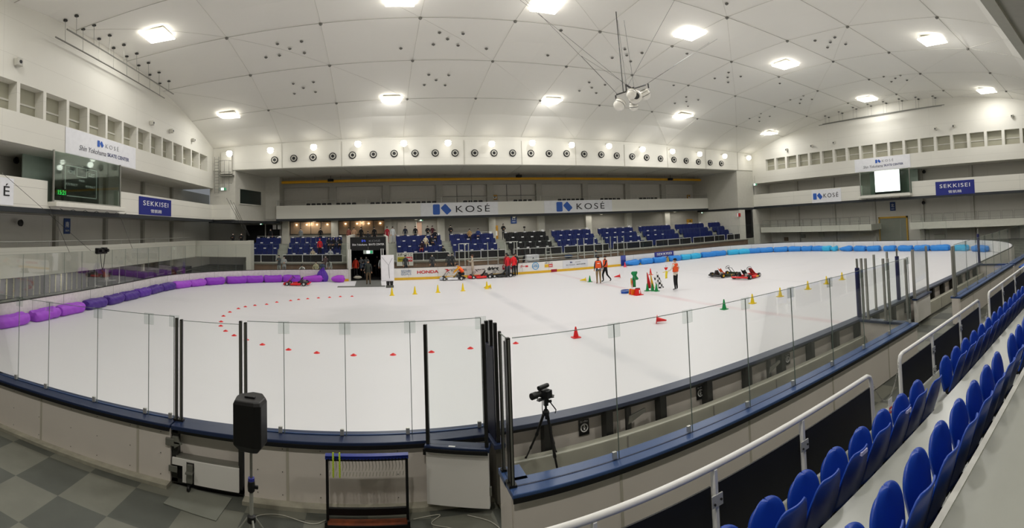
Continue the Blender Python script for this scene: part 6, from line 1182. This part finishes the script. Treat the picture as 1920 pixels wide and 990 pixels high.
# ================================================================ PEOPLE
BODY = {}
def body_mesh(pose):
    if pose in BODY: return BODY[pose]
    J = {'pel': (0, 0, .95, .135, .10), 'sp': (0, -.005, 1.13, .125, .095), 'ch': (0, 0, 1.33, .165, .11), 'nk': (0, .0, 1.50, .058, .055), 'hd': (0, .02, 1.60, .085, .095), 'ht': (0, .01, 1.70, .075, .085),
         'sl': (.17, 0, 1.43, .065, .06), 'sr': (-.17, 0, 1.43, .065, .06), 'el': (.235, -.01, 1.16, .048, .048), 'er': (-.235, -.01, 1.16, .048, .048), 'wl': (.245, .06, .93, .034, .03), 'wr': (-.245, .06, .93, .034, .03),
         'hl': (.095, 0, .90, .10, .10), 'hr': (-.095, 0, .90, .10, .10), 'kl': (.105, .02, .50, .068, .068), 'kr': (-.105, .02, .50, .068, .068), 'al': (.11, -.01, .09, .045, .045), 'ar': (-.11, -.01, .09, .045, .045), 'tl': (.125, .15, .045, .042, .036), 'tr': (-.125, .15, .045, .042, .036)}
    def mv(**k):
        for a, v in k.items(): J[a] = tuple(v)+J[a][3:]
    if pose == 'folded': mv(el=(.25, .02, 1.18), er=(-.25, .02, 1.18), wl=(.02, .20, 1.20), wr=(-.02, .22, 1.16))
    if pose == 'hips': mv(el=(.36, -.05, 1.20), er=(-.30, .10, 1.20), wl=(.20, .02, 1.02), wr=(-.34, .28, 1.14))
    if pose == 'phone': mv(el=(.23, .10, 1.19), er=(-.23, .10, 1.19), wl=(.08, .30, 1.28), wr=(-.08, .30, 1.28))
    if pose == 'walk': mv(kl=(.10, .16, .52), al=(.11, .12, .10), tl=(.12, .27, .06), kr=(-.10, -.06, .50), ar=(-.11, -.34, .17), tr=(-.12, -.24, .06), el=(.26, -.10, 1.18), wl=(.24, -.04, .95), er=(-.24, .12, 1.2), wr=(-.2, .28, 1.05))
    if pose == 'reach': mv(er=(-.28, .12, 1.18), wr=(-.34, .34, 1.06), el=(.36, -.04, 1.20), wl=(.22, .03, 1.03))
    if pose in ('sit', 'sitfold'):
        dz = -.42
        for k in list(J): J[k] = (J[k][0], J[k][1], J[k][2]+dz)+J[k][3:]
        mv(kl=(.13, .42, .50), kr=(-.13, .42, .50), al=(.13, .40, .09), ar=(-.13, .40, .09), tl=(.14, .54, .045), tr=(-.14, .54, .045), wl=(.10, .26, .62), wr=(-.10, .26, .62), el=(.26, .05, .76), er=(-.26, .05, .76))
    if pose == 'crouch':
        mv(pel=(0, -.22, .42), sp=(0, -.10, .60), ch=(0, .06, .78), nk=(0, .17, .92), hd=(0, .24, 1.0), ht=(0, .27, 1.09), sl=(.17, .08, .87), sr=(-.17, .08, .87), el=(.24, .30, .70), er=(-.24, .30, .70), wl=(.16, .50, .55), wr=(-.2, .52, .5), hl=(.10, -.22, .38), hr=(-.10, -.22, .38), kl=(.17, .18, .50), kr=(-.16, .16, .36), al=(.15, -.02, .09), ar=(-.14, -.22, .10), tl=(.17, .14, .045), tr=(-.15, -.06, .045))
    if pose == 'bend':
        mv(ch=(0, .26, 1.20), sp=(0, .06, 1.08), nk=(0, .40, 1.28), hd=(0, .50, 1.30), ht=(0, .58, 1.34), sl=(.17, .34, 1.22), sr=(-.17, .34, 1.22), el=(.2, .45, .98), er=(-.2, .45, .98), wl=(.14, .55, .80), wr=(-.14, .55, .80), pel=(0, -.05, .93))
    E = [('pel', 'sp'), ('sp', 'ch'), ('ch', 'nk'), ('nk', 'hd'), ('hd', 'ht'), ('ch', 'sl'), ('ch', 'sr'), ('sl', 'el'), ('sr', 'er'), ('el', 'wl'), ('er', 'wr'), ('pel', 'hl'), ('pel', 'hr'), ('hl', 'kl'), ('hr', 'kr'), ('kl', 'al'), ('kr', 'ar'), ('al', 'tl'), ('ar', 'tr')]
    for s, w_, e in (('l', 'wl', 'el'), ('r', 'wr', 'er')):   # palm, four fingers and a thumb
        a = Vector(J[e][:3]); b = Vector(J[w_][:3]); d = (b-a).normalized(); side = Vector((1, 0, 0)) if abs(d.x) < .7 else Vector((0, 0, 1)); u = (side-d*side.dot(d)).normalized(); c = d.cross(u); sg = 1 if s == 'l' else -1
        pm = b+d*.05; J['p'+s] = (*pm, .030, .018); E.append((w_, 'p'+s))
        for k, (off, ln) in enumerate(((-.027, .060), (-.009, .070), (.009, .066), (.027, .052))):
            q = pm+d*.035+u*off; J['f%s%d' % (s, k)] = (*q, .0095, .0095); r_ = q+d*ln*.75+c*.02*sg; J['g%s%d' % (s, k)] = (*r_, .008, .008); E += [('p'+s, 'f%s%d' % (s, k)), ('f%s%d' % (s, k), 'g%s%d' % (s, k))]
        q = b+d*.03-u*.042*1; r_ = q+d*.035-u*.012; J['t%sa' % s] = (*q, .011, .011); J['t%sb' % s] = (*r_, .009, .009); E += [('p'+s, 't%sa' % s), ('t%sa' % s, 't%sb' % s)]
    ks = list(J); me = bpy.data.meshes.new('sk'); me.from_pydata([J[k][:3] for k in ks], [(ks.index(a), ks.index(b)) for a, b in E], [])
    o = bpy.data.objects.new('sk', me); C.objects.link(o); o.modifiers.new('k', 'SKIN'); bpy.context.view_layer.update()
    if not me.skin_vertices: 
        bpy.context.view_layer.objects.active = o
    for i, k in enumerate(ks): sv = me.skin_vertices[0].data[i]; sv.radius = J[k][3:5]; sv.use_root = (k == 'pel')
    md = o.modifiers.new('s', 'SUBSURF'); md.levels = 1
    bpy.context.view_layer.update(); dg = bpy.context.evaluated_depsgraph_get(); m2 = bpy.data.meshes.new_from_object(o.evaluated_get(dg)); bpy.data.objects.remove(o)
    seg = {'top': [('sp', 'ch'), ('ch', 'nk'), ('sl', 'el'), ('sr', 'er'), ('el', 'wl'), ('er', 'wr'), ('ch', 'sl'), ('ch', 'sr')], 'leg': [('hl', 'kl'), ('hr', 'kr'), ('kl', 'al'), ('kr', 'ar')], 'shoe': [('al', 'tl'), ('ar', 'tr')], 'skin': [('hd', 'ht'), ('wl', 'pl'), ('wr', 'pr')]+[(a, b) for a, b in E if a[0] in 'fpt' and a not in ('pel', 'tl', 'tr')]}
    def dist(p, a, b): a, b = Vector(J[a][:3]), Vector(J[b][:3]); t = max(0, min(1, (p-a).dot(b-a)/max(1e-9, (b-a).length_squared))); return (p-(a+(b-a)*t)).length
    hem = J['pel'][2]-.02; nkz = Vector(J['nk'][:3])
    for poly in m2.polygons:
        c = poly.center; ds = [(min(dist(c, *e) for e in seg[k]), i) for i, k in enumerate(('top', 'leg', 'shoe', 'skin'))]; g = min(ds)[1]
        if pose not in ('sit', 'sitfold', 'crouch') and g == 1 and c.z > hem-.06 and abs(c.x) < .2: g = 0
        poly.material_index = g; poly.use_smooth = True
    BODY[pose] = (m2, J); return BODY[pose]
PC = 0
def person(p, rz, pose, top, leg, label, shoe='1a1a1a', hair='120f0e', vest=None, cap=None, scale=1.0, mask=True, group=None, hold=None, skin=None):
    global PC; PC += 1
    m2, J = body_mesh(pose); me = m2.copy(); ix = [0]*len(me.polygons); m2.polygons.foreach_get('material_index', ix); me.materials.clear()
    for m_ in (M('cloth '+top, top, .8, noise=.08, scale=8), M('cloth '+leg, leg, .8, noise=.08, scale=8), M('shoe '+shoe, shoe, .6), SKIN): me.materials.append(m_)
    me.polygons.foreach_set('material_index', ix)
    r = thing('person', label, 'person', p, rz, group); r.scale = (scale,)*3
    b = bpy.data.objects.new('body', me); C.objects.link(b); b.parent = r
    hd, ht = Vector(J['hd'][:3]), Vector(J['ht'][:3]); ax = (ht-hd).normalized(); fw = Vector((0, 1, 0)) if abs(ax.y) < .7 else Vector((0, .3, -.95)); fw = (fw-ax*fw.dot(ax)).normalized(); sd = fw.cross(ax); cn = (hd+ht)/2
    def ell(nm_, c, rx, ry, rz_, mat, v0=0, v1=1, cut=None, n=12):
        def fn(u, v): th = pi*(v0+(v1-v0)*v); a = 2*pi*u; return c+sd*(rx*sin(th)*cos(a))+fw*(ry*sin(th)*sin(a))+ax*(rz_*cos(th))
        return MB().grid(fn, n, 8, closeu=True).build(nm_, mat, r, smooth=True)
    ell('hair', cn+ax*.035-fw*.018, .094, .108, .092, M('cap '+cap, cap, .7) if cap else M('hair '+hair, hair, .7), 0, .60)
    if mask: ell('face_mask', cn-ax*.045+fw*.075, .05, .034, .040, MASK)
    ey = MB()
    for s in (-1, 1): c = cn+fw*.092+sd*.032*s+ax*.005; ey.obox(c, sd*.010, fw*.004, ax*.005)
    ey.obox(cn+fw*.100-ax*.018, sd*.009, fw*.012, ax*.016); ey.build('eyes_and_nose', M('face dark', '3b2a22', .6), r)
    if vest:
        s0, s1 = Vector(J['sp'][:3]), Vector(J['ch'][:3]); up_ = (s1-s0).normalized(); bk = Vector((0, 1, 0)); bk = (bk-up_*bk.dot(up_)).normalized(); c = (s0+s1)/2+up_*.03
        def fn(u, v): a = 2*pi*u; rr = 1-.10*v; return c+Vector((1, 0, 0))*(.205*rr*cos(a))+bk*(.150*sin(a)*(1-.15*v))+up_*(-.24+.46*v)
        vo = MB().grid(fn, 18, 6, closeu=True).build('vest', M('vest '+vest, vest, .7), r, smooth=True, solid=.008)
        MB().obox(c-bk*.155+up_*.06, (.075, 0, 0), bk*.006, up_*.018).build('vest_print', INKW, vo)
    return r
cam2 = lambda p: math.atan2(-p.x, p.y)  # facing away from the camera
def P(px_, py_, dz=0): return onz(px_, py_)
OR = 'e8551f'
pA = P(1123, 532.5); person(pA, -cam2(pA)*0+R(-20), 'stand', '1f3a52', '8b7452', 'person in navy jacket and orange vest, khaki trousers, back turned', vest=OR, hair='1a1512', scale=1.08)
o_ = MB().box(-.05, .07, -.14, -.125, .95, 1.08).build('white_bib', INKW, [q for q in SC.objects if q.get('label', '').startswith('person in navy jacket and orange')][0])
pB = P(1136, 529); person(pB, R(90), 'walk', '17181c', '101012', 'person in black with orange vest walking beside the khaki trousers', vest=OR, cap='101010', scale=1.06)
pC = P(1268, 544); person(pC, R(25), 'reach', 'd6cdbd', '141416', 'person in beige top and orange vest holding a yellow flag', vest=OR, scale=1.08, shoe='8a8a8c')
h_ = pC+Vector((-.52, .15, 1.12)); o = thing('marshal_flag', 'yellow cloth flag hanging from the beige marshal hand', 'flag', h_); MB().grid(lambda u, v: ((u-.5)*.16-.08*v, .03*sin(6*u+4*v), .05-.42*v), 6, 8).build('cloth', M('bright yellow cloth', 'ecd92c', .7), o, smooth=True, solid=.008); MB().grid(lambda u, v: (-.28*u-.02, .02*sin(7*u), .06+.03*v-.08*u), 6, 3).build('cloth_end', MATS['bright yellow cloth'], o, solid=.008)
o = thing('marshal_flag', 'small red flag held up by the beige marshal', 'flag', h_+Vector((-.02, .05, .12))); MB().tube([(0, 0, -.1), (0, 0, .3)], .008, 6).build('stick', STEEL, o); MB().prism([(-.14, .16), (.14, .16), (.06, .02), (-.04, .0)], -.01, .01).build('cloth', RED, o)
pD = P(691, 534); person(pD, R(3), 'stand', '2c302a', '5a4a36', 'person in dark jacket and brown trousers standing before the tunnel', hair='1d1a17', cap='2a2a26', scale=1.08)
pE = P(864, 523.5); person(pE, R(85), 'crouch', 'e0a01e', '1a1a1e', 'person crouching by the kart in yellow jacket and orange vest', vest='ff5a24', scale=1.1)
pF = Vector((ony(886, 500, 38.95).x, 38.95, 0)); person(pF, R(80), 'phone', 'b8ad9b', 'b0a694', 'person in beige overalls with orange back patch by the red kart', hair='3a2a20', scale=1.08, cap='4a2f24')
pG = P(951, 516.5); pG.y = min(pG.y, 38.2)
for dx, dy, tc, lc, lab, sc in ((-.15, 0, 'd02530', '4d535c', 'person in red jacket and grey trousers, left of the red pair', 1.0), (.30, -.15, 'e02028', '16181d', 'person in bright red jacket, middle of the group', 1.02), (.62, .35, '1c1c20', '141416', 'person in black half hidden behind the red jackets', 1.04), (-.05, .7, '8d2a30', '33363c', 'person in dark red behind the red jackets', 1.05)): person(pG+Vector((dx, dy, 0)), R(10), 'stand', tc, lc, lab, scale=sc*1.04, cap='1b1b1d')
# tunnel crowd
for i, (x, y, tc, lc, ps_, lab, kw) in enumerate(((-1.62, 41, 'c8381f', '131316', 'stand', 'person in orange red top inside the tunnel, far left', dict(cap='0d0d0e')), (-1.15, 41.8, '9aa0a6', '1c1c22', 'phone', 'person in grey white top inside the tunnel, masked', {}), (-.72, 42.3, 'b4b7ba', '202028', 'stand', 'person in white top deeper inside the tunnel', {}), (-.75, 41, '39485e', '1d222c', 'bend', 'person in blue grey bending over inside the tunnel', {}), (.62, 41, 'cfd2d4', '15151a', 'stand', 'person in white vest on right side inside the tunnel', {}), (.25, 43, '2a201c', '141414', 'stand', 'person in dark clothes at the back of the tunnel', {}))): person((x, y, .02), pi+R(random.uniform(-30, 30)), ps_, tc, lc, lab, scale=1.06, **kw)
o = thing('equipment_bag', 'pale bundle on the ground at left inside the tunnel', 'bag', (-1.45, 40.4, .02)); MB().grid(lambda u, v: (.38*(2*v-1), .2*cos(2*pi*u)*sin(pi*v)**.5, .16+.15*sin(2*pi*u)*sin(pi*v)**.5), 12, 8, closeu=True).build('bag', M('pale bundle', 'c9c3b4', .7, bump=.4), o, smooth=True); MB().tube([(-.2, 0, .3), (0, 0, .4), (.2, 0, .3)], .02, 6).build('strap', DGREY, o)
# standing visitors on the aisle: (px, feet row is on the aisle), y of head
def aisle(px_, Y, z, rz, pose, tc, lc, lab, **kw):
    x = ony(px_, 440, Y).x; person((x, Y, z), rz, pose, tc, lc, lab, **kw)
S_ = pi
for a in ((564, 55.8, 'stand', '7d8489', '40454a', 'person in grey behind the left club window ledge'), (601, 53.3, 'stand', '17181c', '17181c', 'person in black on the aisle above the left seats'), (654, 54.8, 'stand', '9c5a50', '303030', 'person in dull red by the club window above tunnel'), (664, 53.9, 'stand', 'c9a080', '303030', 'person in tan top on the aisle above the tunnel'), (677, 53.0, 'stand', '121214', '121214', 'person in black above the tunnel, left of two'), (702, 53.0, 'stand', '101012', '101012', 'person in black above the tunnel, right of two'), (726, 52.9, 'stand', 'a3202e', '8c1f2a', 'person in dark red racing suit right of the tunnel'), (736.5, 52.9, 'stand', 'cfd3d6', 'c4c8cb', 'person in white and black racing suit right of the tunnel'), (760, 53.0, 'stand', '1b2233', '4b5566', 'person in navy jacket and jeans behind the first seats'), (779, 53.4, 'stand', '15161a', '15161a', 'person in black before the pink doorway'), (802, 53.2, 'folded', '1d1b1e', '18181a', 'person in black with folded arms behind the first seats'), (811, 53.1, 'stand', '4a1d26', '1a1a1e', 'person in dark maroon behind the first seats'), (845, 53.1, 'folded', '131417', '131417', 'person in black with folded arms on the aisle'), (944, 53.2, 'folded', '1a1718', '18181a', 'person in black on the aisle above the black seats')):
    aisle(a[0], a[1], 2.6, S_+R(random.uniform(-15, 15)), a[2], a[3], a[4], a[5], scale=1.05)
for a in ((797, 51.0, 2.05, 'd9cdb4', 'b5a98e', 'seated person in cream jacket in the first section right of tunnel'), (790, 50.2, 1.5, '2a1420', '7d1f2d', 'seated person in dark red below the cream jacket'), (808, 51.1, 2.05, '16171b', '16171b', 'seated person in black beside the cream jacket'), (815, 51.95, 2.6, '1b1c24', '16171b', 'seated person in black at the end of the back row'), (879, 51.9, 2.6, 'a38457', '30302c', 'seated person in tan in the second section right of tunnel'), (895, 51.9, 2.6, '1f3570', '1b2746', 'seated person in blue in the second section right of tunnel'), (600, 50.1, 1.5, 'cc2226', '17181c', 'person in bright red hooded jacket among the left seats'), (617, 50.8, 2.05, '15161a', '15161a', 'person in black among the left seats, near the red jacket'), (626, 50.9, 2.05, '1a1b20', '111216', 'second person in black among the left seats'), (637, 51.0, 2.05, '101114', '101114', 'person in black at right end of the left seats'), (587, 49.2, .95, 'b7a98f', '2b2925', 'person in beige low among the left seats'), (620, 49.3, .95, 'b5b8bc', '17181c', 'person in grey and black low among the left seats'), (690, 52.2, 2.6, '25262a', '1a1a1c', 'seated person in dark clothes above the tunnel sign'), (829, 49.2, .95, '1c1d21', '1b1b1f', 'person in black low at the end of the first section'), (509, 53.5, 2.6, '14171d', '14171d', 'person in dark clothes at the left end of left section')):
    x = ony(a[0], 440, a[1]).x; person((x, a[1]-.42 if a[0] != 600 else a[1]-.3, a[2]), S_+R(random.uniform(-20, 20)), 'stand' if a[0] in (600, 509) else 'sit', a[3], a[4], a[5], scale=1.04, cap='cc2226' if a[0] == 600 else None)
# people on the far concourse behind the boards
for a in ((523, 45, 'phone', '4b5055', '9aa09c', 'person in grey behind the left boards, holding a phone'), (532.5, 43.5, 'folded', 'a5a7a6', '7c7f80', 'person in light grey with folded arms behind the left boards'), (567, 42, 'crouch', 'c4c6c2', '55585a', 'person in white crouching behind the left boards'), (592, 43, 'sit', 'b9b596', '6a6752', 'seated person in pale yellow behind the left boards'), (604, 43, 'sit', '46536b', 'b7bcc2', 'seated person in blue grey behind the left boards'), (610.5, 44.5, 'stand', '5f4c4c', '8e8f92', 'person in plaid brown standing behind the left boards'), (619, 43.5, 'bend', 'b9bdb8', 'c4c8c4', 'person in white bending behind the left boards'), (760, 42.5, 'stand', '2c3036', '26292e', 'person in dark grey behind the blue lettering'), (810, 43, 'stand', '3a3d42', '33363a', 'person in grey behind the red lettering on the boards'), (841, 43, 'stand', '303338', '2b2e33', 'broad person in dark grey behind the black lettering'), (847.5, 43.4, 'stand', '2a2d31', '25282c', 'slim person in dark grey beside the broad one'), (983, 43, 'bend', '15161a', '15161a', 'person in black stooping inside the far players box'), (994, 44, 'sit', '3a3d3f', '2b2d30', 'seated person behind the white box'), (1117, 44.5, 'sit', '3c3e42', '2b2d30', 'seated person behind the boards near the marshals')):
    x = ony(a[0], 480, a[1]).x; person((x, a[1], 0), S_+R(random.uniform(-30, 30)), a[2], a[3], a[4], a[5], scale=1.06)
for px_, Y, lab, tc in ((438.5, 47.2, 'person in black suit standing at left corner parapet, masked', '141519'), (455, 47.4, 'second person in black at left corner parapet', '15161a')):
    x = ony(px_, 440, Y).x; Y = 46.9; person((x, Y, 2.2), S_, 'phone', tc, tc, lab, scale=1.03)
x = ony(508, 430, 55.5).x; person((x, 55.3, 2.6), S_, 'stand', 'b4441c', '3a2018', 'person in orange before the dark doorway at far left', scale=1.0)
# far concourse things
o = thing('white_box', 'white equipment box with a dark arrow mark in the far players box', 'box', (ony(998, 490, 42).x, 42, .0)); MB().box(-.6, .6, -.3, .3, .0, 1.45).build('body', KW, o, bevel=.03); MB().prism([(-.1, 1.1), (0, 1.25), (.1, 1.1)], -.31, -.3).build('arrow', INK, o)
o = thing('duffel_bag', 'dark blue duffel bag on a table in the far players box', 'bag', (ony(1066, 483, 41).x, 41, .98)); MB().grid(lambda u, v: (.45*(2*v-1), .18*cos(2*pi*u)*sin(pi*v)**.35, .17+.17*sin(2*pi*u)*sin(pi*v)**.35), 12, 8, closeu=True).build('bag', M('bag blue', '1f3352', .7), o, smooth=True); MB().tube([(-.2, 0, .33), (0, 0, .45), (.2, 0, .33)], .015, 6).build('handle', DGREY, o)
o = thing('folding_table', 'long table covered with gear in the far players box', 'table', (ony(1040, 490, 41).x, 41, 0)); MB().box(-2.6, 2.6, -.35, .35, .92, .97).build('table_top', M('table grey', '6c6c68', .6), o)
for q in (-2.4, 0, 2.4): MB().tube([(q, -.3, 0), (q, -.3, .92)], .03, 6).build('leg', STEEL, o); MB().tube([(q, .3, 0), (q, .3, .92)], .03, 6).build('leg', STEEL, o)
o = thing('step_ladder', 'aluminium step ladder standing behind the far boards', 'ladder', (ony(1028, 480, 44).x, 44, 0)); f = MB()
for x in (-.3, .3): f.tube([(x, -.4, 0), (x*.8, 0, 1.9)], .03, 6); f.tube([(x, .4, 0), (x*.8, 0, 1.9)], .03, 6)
for k in range(1, 6): f.tube([(-.28, -.4+.07*k, .3*k), (.28, -.4+.07*k, .3*k)], .025, 6)
f.build('frame', ALU, o); MB().box(-.26, .26, -.1, .1, 1.88, 1.92).build('top_step', ALU, o)
o = thing('camera_tripod', 'small tripod with camera on the aisle above the black seats', 'tripod', (ony(983, 425, 53).x, 53, 2.6)); 
for k in range(3): a = R(90+120*k); MB().tube([(0, 0, 1.2), (.35*cos(a), .35*sin(a), 0)], .02, 6).build('leg', BLACK, o)
MB().box(-.1, .1, -.14, .14, 1.25, 1.45).build('camera', BLACK, o, bevel=.02); MB().tube([(0, 0, 1.1), (0, 0, 1.3)], .03, 6).build('column', BLACK, o)
# right end: speaker on stand, blue bench
o = thing('loudspeaker', 'black loudspeaker on a stand at the right picture edge', 'loudspeaker', (ony(1913, 470, 5.0).x+.0, 5.0, 2.0)); bxx = onz(1912, 520); o.location = (28.5, 5.3, 1.98); MB().box(-.2, .2, -.33, .33, 0, .82).build('cabinet', BLACK, o, bevel=.04); MB().box(-.21, -.2, -.28, .28, .06, .74).build('grille', MATS['grille'], o)
o = thing('speaker_stand', 'tripod stand under the far right loudspeaker', 'tripod stand', (28.5, 5.3, 0)); MB().tube([(0, 0, .2), (0, 0, 1.98)], .03, 8).build('pole', STEEL, o)
for k in range(3): a = R(60+120*k); MB().tube([(0, 0, .8), (.55*cos(a), .55*sin(a), .02)], .025, 6).build('leg', BLACK, o)
o = thing('folding_table', 'small blue topped table at the end of second bench barrier', 'table', (25.4, 5.2, 0)); MB().box(-.7, .7, -.35, .35, .72, .78).build('table_top', M('table blue', '2a62c4', .4), o, bevel=.01)
for x in (-.6, .6):
    for y in (-.28, .28): MB().tube([(x, y, 0), (x, y, .72)], .025, 6).build('leg', STEEL, o)
